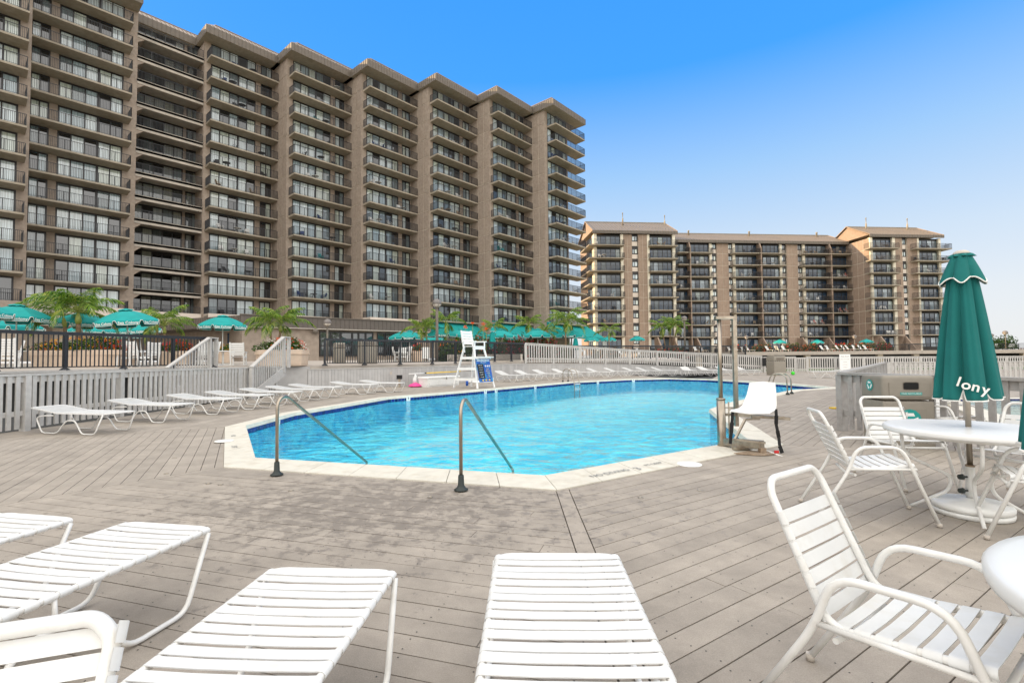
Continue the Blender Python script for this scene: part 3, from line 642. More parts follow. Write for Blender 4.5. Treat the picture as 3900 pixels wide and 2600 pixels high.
picket_fence('long grey picket fence behind the loungers on the left of the deck', None, [(F2[0], 0, 1.18), (F2[1], 0, 1.18), (F2[2], 0, 1.17)], 0, 1.18, post=2.42, pitch=.172, pw=.088, double=True)
WT = [Vector((p.x, p.y)) for p in (WALL[2], WALL[3], WALL[4])]
FR0 = WALL[2]+Vector((-.2, .1))
picket_fence('grey picket fence sloping down along the far wall of the pool', None, [(FR0, 1.05, 2.55), (WALL[3]+Vector((.0, .08)), .89, 2.06), (WALL[4]+Vector((0, .08)), .21, 1.47)], 0, 0, post=2.3, pitch=.2, pw=.09)
picket_fence('grey picket fence on the far right behind the beige waste bin', None, [(WALL[4]+Vector((.2, .08)), .0, 1.36), (Vector((24.4, 42.1)), 0, 1.36)], 0, 0, post=2.3, pitch=.2)
picket_fence('rear grey picket fence with a paper notice, far right beyond the loungers', None, [(Vector((25.4, 42.1)), 0, 1.34), (Vector((47, 41.6)), 0, 1.22)], 0, 0, post=2.4, pitch=.2)
picket_fence('grey picket fence in the middle distance behind the closed umbrella', None, [(Vector((16.6, 21.6)), 0, 1.1), (Vector((27, 20.6)), 0, 1.1)], 0, 0, post=2.2, pitch=.2)
NF = [Vector((6.15, 9.15)), Vector((6.7, 6.35)), Vector((7.0, 4.9))]
picket_fence('weathered picket fence behind the recycling bin and the round table', None, [(NF[0], 0, 1.09), (NF[1], 0, 1.09), (NF[2], 0, 1.09)], 0, 0, post=1.35, pitch=.155, pw=.085, material='fence_near', cap=.17)
picket_fence('weathered fence stretch running back from the corner by the recycling bin', None, [(NF[0]+Vector((.1, .12)), 0, 1.09), (Vector((16.4, 21.5)), 0, 1.1)], 0, 0, post=2.4, pitch=.18, material='fence_near')
# gate
gt = empty('gate', (24.45, 42.1, 0), label='small picket gate left of the rear fence, beside the waste bin', cat='gate')
m_ = MB(); m_.box(0, .9, -.02, .02, .2, .3); m_.build('lower_rail', M['fence'], gt); m_ = MB(); m_.box(0, .9, -.02, .02, 1.15, 1.27); m_.build('top_rail', M['fence'], gt)
for k in range(6): m_ = MB(); m_.box(.05+k*.155, .13+k*.155, -.045, -.021, .1, 1.24); m_.build('picket', M['fence'], gt)

# stairs
st = empty('wooden_stairs', (-12.65, 17.9, 0), label='grey timber steps with sloping handrails up to the patio', cat='stairs')
SW = 3.1
for k in range(7):
    z = UZ*(k+1)/7; y = .1+k*.36
    m_ = MB(); m_.box(.06, SW-.06, y-.03, y+.345, z-.045, z); m_.build('tread', M['fence'], st)
    m_ = MB(); m_.box(.06, SW-.06, y, y+.02, z-.16, z-.046); m_.build('riser', M['wallboard'], st)
for x in (0, SW):
    m_ = MB(); m_.hexa([(x-.03, 0, -.1), (x+.03, 0, -.1), (x+.03, 2.6, UZ-.35), (x-.03, 2.6, UZ-.35), (x-.03, 0, .22), (x+.03, 0, .22), (x+.03, 2.6, UZ+.05), (x-.03, 2.6, UZ+.05)]); m_.build('stringer', M['fence'], st)
    m_ = MB(); m_.bar((x, -.02, 1.17), (x, 2.45, 2.38), .15, .05); m_.bar((x, 2.43, 2.39), (x, 3.0, 2.39), .15, .05); m_.build('handrail', M['fence'], st)
    for q, z0, z1 in ((0, 0, 1.14), (2.5, .9, 2.36), (2.95, 1.1, 2.36)): m_ = MB(); m_.box(x-.06, x+.06, q-.06, q+.06, z0, z1); m_.build('post', M['fence'], st)
    for k in range(1, 15):
        y = k*.165; zb = .12+y*.44; m_ = MB(); m_.box(x-.035-.02, x-.035, y-.03, y+.03, zb, 1.12+y*.49); m_.build('baluster', M['fence'], st)
# white edge trim of the patio behind the fence
et = MB()
for a, b in ((EDGE[0], EDGE[1]), (EDGE[1], EDGE[2])):
    e = (b-a).normalized(); nn = Vector((e.y, -e.x))
    et.bar((a.x, a.y, UZ-.02), (b.x, b.y, UZ-.02), .22, .07); 
pe = et.build('patio_edge_board', M['fence']); tag(pe, kind='structure')

# black metal railings on the patio edge
def metal_rail(label, a, b, za, zb, h=1.24, pitch=.125, post=1.9, foot=True, bw=.03, mt='black_rail', group='black metal railings round the patio', topw=.11, ind=True):
    a = Vector(a); b = Vector(b); L_ = (b-a).length; e = (b-a).normalized(); ang = atan2(e.y, e.x)
    r = empty('metal_railing', (a.x, a.y, 0), ang, label, 'railing', group)
    zz = lambda x: za+(zb-za)*x/L_
    m_ = MB(); m_.bar((0, 0, za+h-.03), (L_, 0, zb+h-.03), .09, topw); m_.build('top_rail', M[mt], r)
    m_ = MB(); m_.bar((0, 0, za+.12), (L_, 0, zb+.12), .035, .035); m_.build('bottom_rail', M[mt], r)
    n = max(1, round(L_/post))
    for k in range(n+1):
        x = L_*k/n; m_ = MB(); m_.box(-.04, .04, -.04, .04, 0, h-.09)
        if foot: m_.lathe([(.15, 0), (.15, .03), (.07, .09), (.05, .1)], 4, smooth=False)
        m_.build('post', M[mt], r, (x, 0, zz(x)))
    m = round(L_/pitch); jb = MB(); bm_ = MB(); bm_.box(-bw/2, bw/2, -bw/2, bw/2, .13, h-.08); me = bm_.mesh('baluster', M[mt])
    for k in range(1, m):
        x = L_*k/m
        if min(abs(x-L_*j/n) for j in range(n+1)) < .05: continue
        if ind: add('baluster', me, r, (x, 0, zz(x)))
        else: jb.box(-bw/2, bw/2, -bw/2, bw/2, .13, h-.08, Matrix.Translation((x, 0, zz(x))))
    if jb.v: tag(jb.build('balusters', M[mt], r), kind='stuff')
    return r
E1 = (EDGE[1]-EDGE[0]).normalized()
metal_rail('black railing above the grey fence at the left edge of the picture', EDGE[1]-E1*7+Vector((0, .1)), EDGE[1]+Vector((0, .1)), UZ, UZ, 1.26)
metal_rail('black railing left of the wooden stairs with umbrellas behind', EDGE[1]+Vector((0, .1)), EDGE[2]+Vector((0, -.05)), UZ, UZ, 1.26)
metal_rail('black railing on the wall between the stairs and the lifeguard chair', EDGE[3]+Vector((.55, .1)), EDGE[4], UZ, UZ, 1.28)
metal_rail('black railing on the wall behind the lifeguard chair', EDGE[4], EDGE[5], UZ, UZ+.08, 1.3)
metal_rail('thin black railing behind the sloping grey fence', EDGE[5]+Vector((.3, .6)), Vector((22, 46)), 1.25, 1.3, 1.1, foot=False, ind=False)
# ------------------------------------------------------------------ the long stepped tower (local x along the fronts, local y away)
TH = .7225; TA0, TN0 = 28.684, -65.493; LA, SN = 25.968/3, 12.914/3
tD1 = Vector((sin(TH), cos(TH))); tNN = Vector((cos(TH), -sin(TH)))
def tw(a, n, z=0.): p = tD1*(TA0+a)+tNN*(TN0+n); return Vector((p.x, p.y, z))
tb = empty('apartment_building', tw(0, 0), pi/2-TH, 'huge stepped apartment tower with dark balconies filling the left of the picture', 'building')
ORD = ['first', 'second', 'third', 'fourth', 'fifth', 'sixth', 'seventh', 'eighth', 'ninth', 'tenth', 'eleventh', 'twelfth', 'thirteenth']
LV = [9.86+2.75*j for j in range(-1, 12)]        # slab tops, low to high
TOPZ = 42.45
def window_meshes(W_, n, H_, matp, fw=.11, thick=None, name='window'):
    f = MB(); f.box(0, W_, .0, .12, 0, .07); f.box(0, W_, 0, .12, H_-.24, H_); f.box(0, fw*1.3, 0, .12, .07, H_-.24); f.box(W_-fw*1.3, W_, 0, .12, .07, H_-.24)
    xs = [fw*.6]
    for k in range(1, n):
        x = W_*k/n; w2 = fw/2 if (thick is None or k != thick) else fw; f.box(x-w2, x+w2, 0, .12, .07, H_-.24); xs.append(x)
    xs.append(W_-fw*.6)
    fm = f.mesh(name, M['frame_dark'])
    p = MB(); p.quad((0, 0, 0), (W_/n-.02, 0, 0), (W_/n-.02, 0, H_-.2), (0, 0, H_-.2)); pm_ = p.mesh('pane', matp)
    j = MB()
    for k in range(n): x = W_*k/n+.01; j.quad((x, .07, .05), (x+W_/n-.02, .07, .05), (x+W_/n-.02, .07, H_-.1), (x, .07, H_-.1))
    jm = j.mesh('panes', matp)
    return fm, pm_, jm, W_/n, n
H_ = 2.52
WL = window_meshes(5.5, 5, H_, M['pane'], thick=3); WS = window_meshes(1.5, 2, H_, M['pane'])
WLr = window_meshes(5.2, 5, H_, M['pane_rec']); WSr = window_meshes(1.5, 2, H_, M['pane_rec'])
def put_window(par, ws, x, y, z, indiv, rz=0):
    fm, pm_, jm, st_, n = ws
    w_ = add('window', fm, par, (x, y, z), (0, 0, rz))
    if indiv:
        for k in range(n): add('pane', pm_, w_, (k*st_+.01, .07, .1))
    else: add('panes', jm, w_, (0, 0, .04))
def railing_mesh(path, h=1.08, sp=.13, m='dark_metal', name='railing', solid=None):
    r = MB()
    for i in range(len(path)-1):
        a, b = Vector((*path[i], 0)), Vector((*path[i+1], 0)); L_ = (b-a).length
        r.bar(a+Vector((0, 0, h)), b+Vector((0, 0, h)), .05, .045); r.bar(a+Vector((0, 0, .08)), b+Vector((0, 0, .08)), .03, .03)
        n = max(1, round(L_/1.5))
        for k in range(n+1): p = a.lerp(b, k/n); r.bar(p, p+Vector((0, 0, h)), .045)
        n = max(1, round(L_/sp)); sx = (b-a).normalized()
        sy = Vector((-sx.y, sx.x, 0))
        for k in range(1, n):
            p = a.lerp(b, k/n)
            for s1, s2 in ((sx, sy),):
                q = [p-sx*.014-sy*.014, p+sx*.014-sy*.014, p+sx*.014+sy*.014, p-sx*.014+sy*.014]
                for u in range(4): v = (u+1) % 4; r.quad(q[u]+Vector((0, 0, .08)), q[v]+Vector((0, 0, .08)), q[v]+Vector((0, 0, h)), q[u]+Vector((0, 0, h)))
    return r.mesh(name, M[m])
def slab_mesh(x0, x1, y0, y1, th=.19, taper=.55, name='balcony'):
    s = MB()     # y0 is the outer edge (negative), y1 the wall; thin edge, deeper at the wall
    s.hexa([(x0, y1, -th-.12), (x1, y1, -th-.12), (x1-.0, y0, -th), (x0, y0, -th), (x0, y1, 0), (x1, y1, 0), (x1, y0, 0), (x0, y0, 0)][:4]+[(x0, y1, 0), (x1, y1, 0), (x1, y0, 0), (x0, y0, 0)])
    return s.mesh(name, M['concrete'])
BAL = 1.75
# meshes shared by all the bays: right-hand bays start at s=.28
SL = slab_mesh(.28, LA, -BAL, .0); RL = railing_mesh([(.34, -.05), (.34, -BAL+.06), (LA-.06, -BAL+.06)])
SLm = slab_mesh(0.0, LA-.28, -BAL, .0); RLm = railing_mesh([(0.05, -BAL+.06), (LA-.34, -BAL+.06), (LA-.34, -.05)])
SLG = slab_mesh(.88, 9.55, -BAL, .3); RLG = railing_mesh([(.94, -.05), (.94, -BAL+.06), (9.49, -BAL+.06), (9.49, .25)])
def wall_box(x0, x1, y0, y1, z0, z1, name='wall', m='stucco'):
    b = MB(); b.box(x0, x1, y0, y1, z0, z1); return b.build(name, M[m], tb)
SM = [(0, .8), (6.3, 6.95), (8.45, LA)]
def bay(x0, n, mirror=False, indiv=False, corner=False, wl=None, ws=None, low=1.6, top=TOPZ, floors=LV, body=True, balc=True, last=False, depth=14):
    y = -n; wl = wl or WL; ws = ws or WS
    W_ = 6.65 if last else LA
    if body: wall_box(x0+(.07 if not mirror else 0), x0+W_+(.5 if not mirror and not last else 0), y+.16, y+depth, low, top-.05, 'wall', 'joint' if not last else 'stucco')
    for a, b in SM:
        if last and a > 6.9: continue
        if last and a > 6: b = 6.65
        if mirror: a, b = LA-b, LA-a
        wall_box(x0+a, x0+b, y, y+.165, low, top, 'wall_strip')
    for zi, z in enumerate(floors):
        if mirror: put_window(tb, wl, x0+LA-6.3, y+.03, z, indiv); put_window(tb, ws, x0+LA-8.45, y+.03, z, indiv)
        else:
            put_window(tb, wl, x0+.8, y+.03, z, indiv)
            if not last: put_window(tb, ws, x0+6.95, y+.03, z, indiv)
        if balc:
            sl, rl = (SLm, RLm) if mirror else ((SLG, RLG) if last else (SL, RL))
            b = add('balcony', sl, tb, (x0, y, z)); add('railing', rl, b)
# right-hand stepped bays B..G (k=-1..4)
for k in range(-1, 5):
    fl = LV
    bay(k*LA, k*SN, indiv=(k == -1), last=(k == 4), floors=fl)
# mirrored bays on the left: A, Z and further ones outside the frame (plain)
XA = -24.6
bay(XA, -SN, mirror=True, indiv=True)
bay(XA-LA, 0, mirror=True, indiv=True)
wall_box(XA+LA, XA+LA+.45, SN, SN+14, 1.6, TOPZ, 'pillar')
for q in range(1, 5):
    bay(XA-LA*(1+q), SN*q, mirror=True, indiv=False, floors=LV[::2], balc=True)
# recessed bay between A and B, with deep concrete fronts
XR0, XR1 = XA+LA+.4, -LA
wall_box(XR0-.2, XR1+.1, SN+2.75+.16, SN+14, 1.6, TOPZ-.1, 'wall', 'stucco')
rs = MB(); rs.box(0, XR1-XR0, 0, 2.75, -.28, -.02); rs.box(0, XR1-XR0, -.0, .28, -.56, .04); RS = rs.mesh('balcony', M['concrete_edge'])
RR = railing_mesh([(.05, .10), (XR1-XR0-.05, .10)])
hb = MB(); hb.hexa([(0, 0, -.56), (.75, 0, -.56), (.75, 2.7, -.56), (0, 2.7, -.56), (0, 0, -.1), (.75, 0, -.1), (.75, 2.7, -.1), (0, 2.7, -.1)]); hb.hexa([(0, .02, -1.15), (.03, .02, -1.15), (.03, 2.7, -1.15), (0, 2.7, -1.15), (0, .02, -.561), (.74, .02, -.561), (.74, 2.7, -.561), (0, 2.7, -.561)]); HB = hb.mesh('haunch', M['stucco'])
for z in LV:
    b = add('balcony', RS, tb, (XR0, SN, z)); add('railing', RR, b)
    add('bracket', HB, tb, (XR0+.001, SN+.05, z))
    put_window(tb, WLr, XR0+.25, SN+2.75, z, False); put_window(tb, WSr, XR0+5.75, SN+2.75, z, False)
    wall_box(XR0+5.45, XR0+5.75, SN+2.75, SN+2.92, z, z+2.5, 'wall_strip'); 
wall_box(XR1-.02, XR1+.0695, SN-.0, SN+2.9, 1.6, TOPZ-.2, 'side_wall')
# precast panels on the side of every step
zs = [1.6, 4.36]+[z for z in LV]+[TOPZ]
PM = {}
for k in range(0, 5):
    x = k*LA; yf = -(k)*SN; segs = [(0, 1.27), (1.27, 2.57), (2.57, SN)]
    for (a, b) in segs:
        for i in range(len(zs)-1):
            key = (round(b-a, 3), round(zs[i+1]-zs[i], 3))
            if key not in PM:
                m_ = MB(); m_.box(0, .075, .04, (b-a)-.04, .04, zs[i+1]-zs[i]-.04); PM[key] = m_.mesh('wall_panel', M['stucco'])
            add('wall_panel', PM[key], tb, (x-.004, yf+a, zs[i]))
    wall_box(x+.04, x+.1, yf+.17, yf+SN, 1.6, TOPZ, 'mortar', 'joint')
# white terrace parapet under the lowest balconies on the left part
def terrace(x0, x1, y, left=True):
    wall_box(x0, x1, y-BAL-.14, y-.0, 5.2, 7.34, 'parapet', 'parapet')
terrace(XA, XA+LA+.2, SN); terrace(XA+LA+.35, -LA, SN+BAL-.0); terrace(-LA+.28, -.02, SN); terrace(.28, LA-.02, 0); terrace(LA+.28, 2*LA-.02, -SN)
wall_box(XA-LA, XA, -.12-BAL+.0, .0, 5.2, 7.09, 'parapet', 'stucco')

# mansard roofs, one block a bay, with standing seams
def roof_block(x0, x1, yf, yb, seams=True, z0=TOPZ, name='roof'):
    o = .45; i_ = 1.4; ys = yf-2.2; xs, xe = x0-o, x1+o
    r = MB(); a = [(xs, ys), (xe, ys), (xe, yb), (xs, yb)]; b = [(xs+i_, ys+i_), (xe-i_, ys+i_), (xe-i_, yb), (xs+i_, yb)]
    r.m = 1; r.quad(*[(p[0], p[1], z0) for p in a[::-1]])            # soffit
    r.m = 2
    for u in range(4): v = (u+1) % 4; r.quad((*a[u], z0), (*a[v], z0), (*a[v], z0+.28), (*a[u], z0+.28))
    r.m = 0
    for u in range(4):
        v = (u+1) % 4; n_ = .06; A, B = a[u], a[v]
        r.m = 3; r.quad((*A, z0+.28), (*B, z0+.28), (*B, z0+1.0), (*A, z0+1.0)); r.m = 0; r.quad((*A, z0+1.0), (*B, z0+1.0), (*b[v], z0+2.15), (*b[u], z0+2.15))
    r.quad(*[(p[0], p[1], z0+2.15) for p in b])
    ro = r.build(name, [M['roof'], M['concrete'], M['fascia'], M['roof_side']], tb)
    s = MB()
    def seam(p, q, t): s.bar(p, q, .05, .07)
    n = int((xe-xs)/.46)
    for k in range(n+1):
        x = xs+(xe-xs)*k/n; xi = min(max(x, xs+.0), xe); xt = min(max(x, xs+i_), xe-i_)
        s.bar((x, ys-.02, z0+.05), (x, ys-.02, z0+1.0), .05, .05)
        f_ = 1.0
        if x < xs+i_: f_ = (x-xs)/i_
        if x > xe-i_: f_ = (xe-x)/i_
        if f_ > .05: s.bar((x, ys, z0+1.02), (x, ys+i_*f_, z0+1.02+1.15*f_), .05, .06)
    n = int((yb-ys)/.46)
    for k in range(1, n):
        y = ys+(yb-ys)*k/n; s.bar((xs-.02, y, z0+.05), (xs-.02, y, z0+1.0), .05, .05); f_ = min(1, (y-ys)/i_); s.bar((xs, y, z0+1.02), (xs+i_*f_, y, z0+1.02+1.15*f_), .05, .06)
    tag(s.build('roof_seams', M['fascia'], ro), kind='stuff')
    c = MB(); c.bar((b[0][0], b[0][1], z0+2.2), (b[1][0], b[1][1], z0+2.17), .16, .08); c.bar((b[0][0], b[0][1], z0+2.17), (b[3][0], b[3][1], z0+2.17), .16, .08); c.bar((b[1][0], b[1][1], z0+2.17), (b[2][0], b[2][1], z0+2.17), .16, .08); c.build('ridge_cap', M['roof'], ro)
for k in range(-1, 5): roof_block(k*LA, (k+1)*LA+(1.6 if k < 4 else 0), -k*SN, -k*SN+12)
roof_block(XR0-1.5, XR1+2, SN+2.7+1.3, SN+12)
for q in range(0, 6): roof_block(XA-LA*q-(2 if q < 5 else 0), XA-LA*q+LA, SN-SN*q, SN-SN*q+12)

# ------------------------------------------------------------------ balcony furniture (each its own small thing)
def chair_small(mname):
    b = MB(); b.box(-.25, .25, -.24, .26, .38, .43); b.hexa([(-.25, .24, .42), (.25, .24, .42), (.25, .29, .42), (-.25, .29, .42), (-.24, .38, .95), (.24, .38, .95), (.24, .42, .95), (-.24, .42, .95)])
    for x in (-.24, .24):
        b.bar((x, -.22, 0), (x, -.22, .62), .035); b.bar((x, .26, 0), (x, .26, .62), .035); b.bar((x, -.24, .62), (x, .3, .64), .05, .03)
    return b.mesh('chair', M[mname])
def table_small(mname):
    b = MB(); b.lathe([(.48, .68), (.48, .72)], 12, smooth=False)
    for k in range(4): a = k*pi/2+.6; b.bar((.1*cos(a), .1*sin(a), .68), (.34*cos(a), .34*sin(a), 0), .035)
    return b.mesh('table', M[mname])
CS = {m: chair_small(m) for m in ('furn_white', 'furn_dark', 'furn_tan', 'furn_blue', 'furn_teal', 'furn_amber')}
TSM = {m: table_small(m) for m in ('furn_white', 'furn_dark', 'furn_tan')}
CN = {'furn_white': 'white', 'furn_dark': 'black', 'furn_tan': 'tan', 'furn_blue': 'navy blue', 'furn_teal': 'teal', 'furn_amber': 'amber wooden'}
rf = random.Random(11)
def furnish(root, x0, x1, y, z, floor_txt, col_txt, n, pal, bname):
    mats_ = rf.choice(pal); xs = sorted(rf.uniform(x0+.5, x1-.5) for _ in range(n)); last = -9; cnt = 0; words = ['left end', 'left part', 'middle', 'right part', 'right end']
    for i, x in enumerate(xs):
        if x-last < .7: continue
        last = x; isT = (i % 3 == 1); m_ = mats_ if not isT else (mats_ if mats_ in TSM else 'furn_dark')
        me = TSM[m_] if isT else CS[m_]; pos = words[min(4, int((x-x0)/(x1-x0)*5))]
        p = root.matrix_world @ Vector((x, y+rf.uniform(-.2, .2), z)) if False else None
        ang = root.rotation_euler.z; ox, oy = root.location.x, root.location.y; yy = y+rf.uniform(-.25, .25)
        o = add('table' if isT else 'chair', me, None, (ox+x*cos(ang)-yy*sin(ang), oy+x*sin(ang)+yy*cos(ang), z+.002), (0, 0, ang+rf.choice((0, 0, .4, -.5, pi/2, -pi/2))))
        USED = globals().setdefault('USED_LABELS', set()); lab = f"{CN[m_]} {'table' if isT else 'chair'} at {pos}, {floor_txt} balcony, {col_txt} of {bname}"
        if lab in USED: bpy.data.objects.remove(o); continue
        USED.add(lab)
        tag(o, f"{CN[m_]} {'table' if isT else 'chair'} at {pos}, {floor_txt} balcony, {col_txt} of {bname}", 'table' if isT else 'chair', 'patio furniture on the balconies of '+bname)
cols = [(XA-LA, -0, 0, 'leftmost column'), (XA, SN, 0, 'second column from left'), (-LA, SN, 1, 'fourth column from left'), (0, 0, 1, 'fifth column from left'), (LA, -SN, 1, 'sixth column'), (2*LA, -2*SN, 1, 'seventh column'), (3*LA, -3*SN, 1, 'eighth column'), (4*LA, -4*SN, 1, 'rightmost column')]
pal = ['furn_dark', 'furn_dark', 'furn_white', 'furn_white', 'furn_tan', 'furn_blue', 'furn_teal']
for ci, (x0, y, rh, ct) in enumerate(cols):
    for zi, z in enumerate(LV):
        if rf.random() < (.62 if zi < 9 else .3):
            furnish(tb, x0+.6, x0+LA-.6, y-.85, z, (ORD[12-zi]+'-from-top') if zi < 12 else 'topmost', ct, rf.choice((2, 3, 4)), pal, 'the tower')
for zi in (0, 1, 2, 3, 4, 7, 11): furnish(tb, XR0+.6, XR1-.6, SN+1.2, LV[zi], ORD[12-zi]+'-from-top', 'recessed column', 3, pal, 'the tower')

# ------------------------------------------------------------------ the lower apartment block to the right
RA = radians(5.2); RO = Vector((16.4, 101.1)); rT = Vector((cos(RA), sin(RA))); rN = Vector((sin(RA), -cos(RA)))
rb = empty('apartment_building', (RO.x, RO.y, 0), RA, 'lower eight-storey tan apartment block with gabled ends, right of the tower', 'building')
def rt_(x, n, y=1150):
    """distance along the front for a vertical line seen at column x, on the plane n metres towards the viewer"""
    d = ray(x, y); p0 = RO+rN*n; det = d.x*(-rT.y)+rT.x*d.y
    return (d.x*p0.y-d.y*p0.x)/(-(d.x*rT.y-d.y*rT.x))*1.0
def rbz(x, y, n):
    d = ray(x, y); t = rt_(x, n, y); p = RO+rN*n+rT*t; return EYE+d.z*(Vector((p.x, p.y)).length/Vector((d.x, d.y)).length)
RLV = [5.9+2.747*j for j in range(8)]; RZT = RLV[-1]+2.45; GB = 1.9
def rbox(x0, x1, y0, y1, z0, z1, name, m): b = MB(); b.box(x0, x1, y0, y1, z0, z1); return b.build(name, M[m], rb)
_wc = {}
def rwin(x0, x1, y, z, n, matp='pane_rb', h=2.3):
    key = (round(x1-x0, 2), n, matp, h)
    if key not in _wc: _wc[key] = window_meshes(x1-x0, n, h, M[matp], fw=.09)
    put_window(rb, _wc[key], x0, y, z, False)
def rwing(xl, xr, yf, cols, zt, yb):
    """cols: list of (kind, px0, px1) in picture columns; yf front plane of the windows (local y)"""
    for kind, p0, p1 in cols:
        a, b = rt_(p0, -yf), rt_(p1, -yf)
        if kind == 'w':
            nn = 5 if b-a > 5.2 else 4 if b-a > 3.2 else 3
            for z in [RLV[0]-2.747]+RLV: rwin(a, b, yf+.02, z, nn)
            rbox(a, b, yf+.2, yf+.4, GB, zt, 'wall', 'void')
        elif kind == 'c': rbox(a-.06, b+.06, yf-.40, yf+.3, GB, zt, 'column', 'parapet' if False else 'rb_cream')
        elif kind == 'b':
            n2 = 2 if b-a > 1.4 else 1
            for u in range(n2):
                xx0 = a+(b-a)*u/n2; xx1 = a+(b-a)*(u+1)/n2
                zz_ = [GB]+RLV+[zt]
                for v in range(len(zz_)-1): rbox(xx0+.04, xx1-.04, yf-.35, yf+.1, zz_[v]+.05, zz_[v+1]-.05, 'wall_panel', 'rb_stucco')
            rbox(a+.03, b-.03, yf-.30, yf+.3, GB, zt, 'joint', 'joint')
        elif kind == 's':
            rbox(a, b, yf+.05, yf+.3, GB, zt, 'wall', 'rail_brown')
            for z in [RLV[0]-2.747]+RLV:
                rbox(a+.05, b-.05, yf-.02, yf+.08, z+.12, z+1.05, 'spandrel', 'parapet'); rwin(a+.05, b-.05, yf-.04, z+1.2, 2, 'pane', 1.2)
n1, n2, n3 = -1.75, -8.0, -1.5
# wing 1
c1 = [('c', 2264.8, 2273), ('w', 2273, 2366), ('c', 2366, 2374), ('b', 2374, 2409), ('s', 2409, 2432), ('b', 2432, 2467), ('c', 2467, 2474), ('w', 2474, 2563.5), ('c', 2563.5, 2572)]
rwing(0, 0, 1.75, c1, RZT+.1, 14)
W1a, W1b = rt_(2264.8, n1), rt_(2572, n1)
c2 = [('w', 2576, 2624), ('w', 2631, 2704), ('c', 2704, 2711), ('s', 2712, 2731), ('b', 2731, 2776), ('s', 2776, 2792), ('c', 2792.5, 2800), ('w', 2800, 2886), ('w', 2909, 2971), ('c', 2971.5, 2978), ('s', 2978.5, 2996.5), ('b', 2997, 3040), ('s', 3040.5, 3058), ('c', 3058.5, 3066), ('w', 3066, 3151), ('w', 3175, 3236)]
RZM = RLV[-1]+2.35
rwing(0, 0, 8.0, c2, RZM, 16)
c3 = [('c', 3317, 3324), ('w', 3324.5, 3401), ('c', 3401.5, 3410), ('b', 3410, 3439), ('s', 3439.5, 3457), ('b', 3457.5, 3496), ('c', 3496.5, 3501), ('w', 3501.5, 3577), ('c', 3577.5, 3584)]
rwing(0, 0, 1.5, c3, RZT+.1, 14)
W3a, W3b = rt_(3317, n3), rt_(3585, n3)
# bodies
rbox(W1a+.02, W1b-.02, 2.2, 13.8, GB, RZT-.1, 'wall', 'rb_stucco'); rbox(W1b-.1, W3a+.1, 8.4, 19, GB, RZM-.1, 'wall', 'rb_stucco'); rbox(W3a+.02, W3b-.02, 1.95, 13.8, GB, RZT-.1, 'wall', 'rb_stucco')
# dividers between paired balconies in the middle
for px in (2627.5, 2897, 3163):
    a = rt_(px, -7.1); d_ = MB(); d_.box(a-.12, a+.12, 6.3, 7.98, GB, RZM-1.3); d_.hexa([(a-.12, 6.3, RZM-1.3), (a+.12, 6.3, RZM-1.3), (a+.12, 7.98, RZM-1.3), (a-.12, 7.98, RZM-1.3), (a-.12, 6.9, RZM-.02), (a+.12, 6.9, RZM-.02), (a+.12, 7.98, RZM-.02), (a-.12, 7.98, RZM-.02)]); d_.build('divider', M['rb_stucco'], rb)
    for z in RLV:
        pass
# balconies with railings
def rbal(p0, p1, yf, zs_, wrapL=0, wrapR=0, skewl=0.):
    a, b = rt_(p0, -(yf-1.7)), rt_(p1, -(yf-1.7)); w_ = b-a
    s = MB(); y0, y1 = -1.75, 0.
    P = [(0, y0), (w_, y0), (w_-(.0 if not wrapR else 0), y1+wrapR), (0, y1+wrapL)]
    s.hexa([(*P[0], -.18), (*P[1], -.18), (*P[2], -.3), (*P[3], -.3), (*P[0], 0), (*P[1], 0), (*P[2], 0), (*P[3], 0)]); sm_ = s.mesh('balcony', M['concrete'])
    r = railing_mesh([(.04, y1+wrapL), (.04, y0+.05), (w_-.04, y0+.05), (w_-.04, y1+wrapR)], m='rail_brown', sp=.15)
    for z in zs_: o = add('balcony', sm_, rb, (a, yf, z)); add('railing', r, o)
    return a, b
BR = []
BR.append((rbal(2247, 2382, 1.75, RLV, wrapL=6.5), 1.75, 'left wing, first column')); BR.append((rbal(2481, 2586, 1.75, RLV), 1.75, 'left wing, second column'))
BR.append((rbal(2588, 2626, 8.0, RLV), 8.0, 'middle part, first column')); BR.append((rbal(2628.5, 2722, 8.0, RLV), 8.0, 'middle part, second column')); BR.append((rbal(2800, 2896, 8.0, RLV), 8.0, 'middle part, third column')); BR.append((rbal(2898, 2998, 8.0, RLV), 8.0, 'middle part, fourth column')); BR.append((rbal(3066, 3162, 8.0, RLV), 8.0, 'middle part, fifth column')); BR.append((rbal(3164, 3258, 8.0, RLV), 8.0, 'middle part, sixth column'))
BR.append((rbal(3321, 3434, 1.5, RLV), 1.5, 'right wing, first column')); BR.append((rbal(3495, 3634, 1.5, RLV, wrapR=6.5), 1.5, 'right wing, second column'))
# side wall of the right wing, facing left, in panels
for i, z in enumerate([GB]+RLV):
    z2 = ([GB]+RLV+[RZT])[i+1]
    for u in range(4):
        y0 = 1.4+u*1.68; m_ = MB(); m_.box(W3a-.1, W3a+.03, y0+.05, y0+1.63, z+.05, z2-.05); m_.build('wall_panel', M['rb_stucco'], rb)
rbox(W3a-.07, W3a+.02, 1.4, 8.2, GB, RZT, 'joint', 'joint')
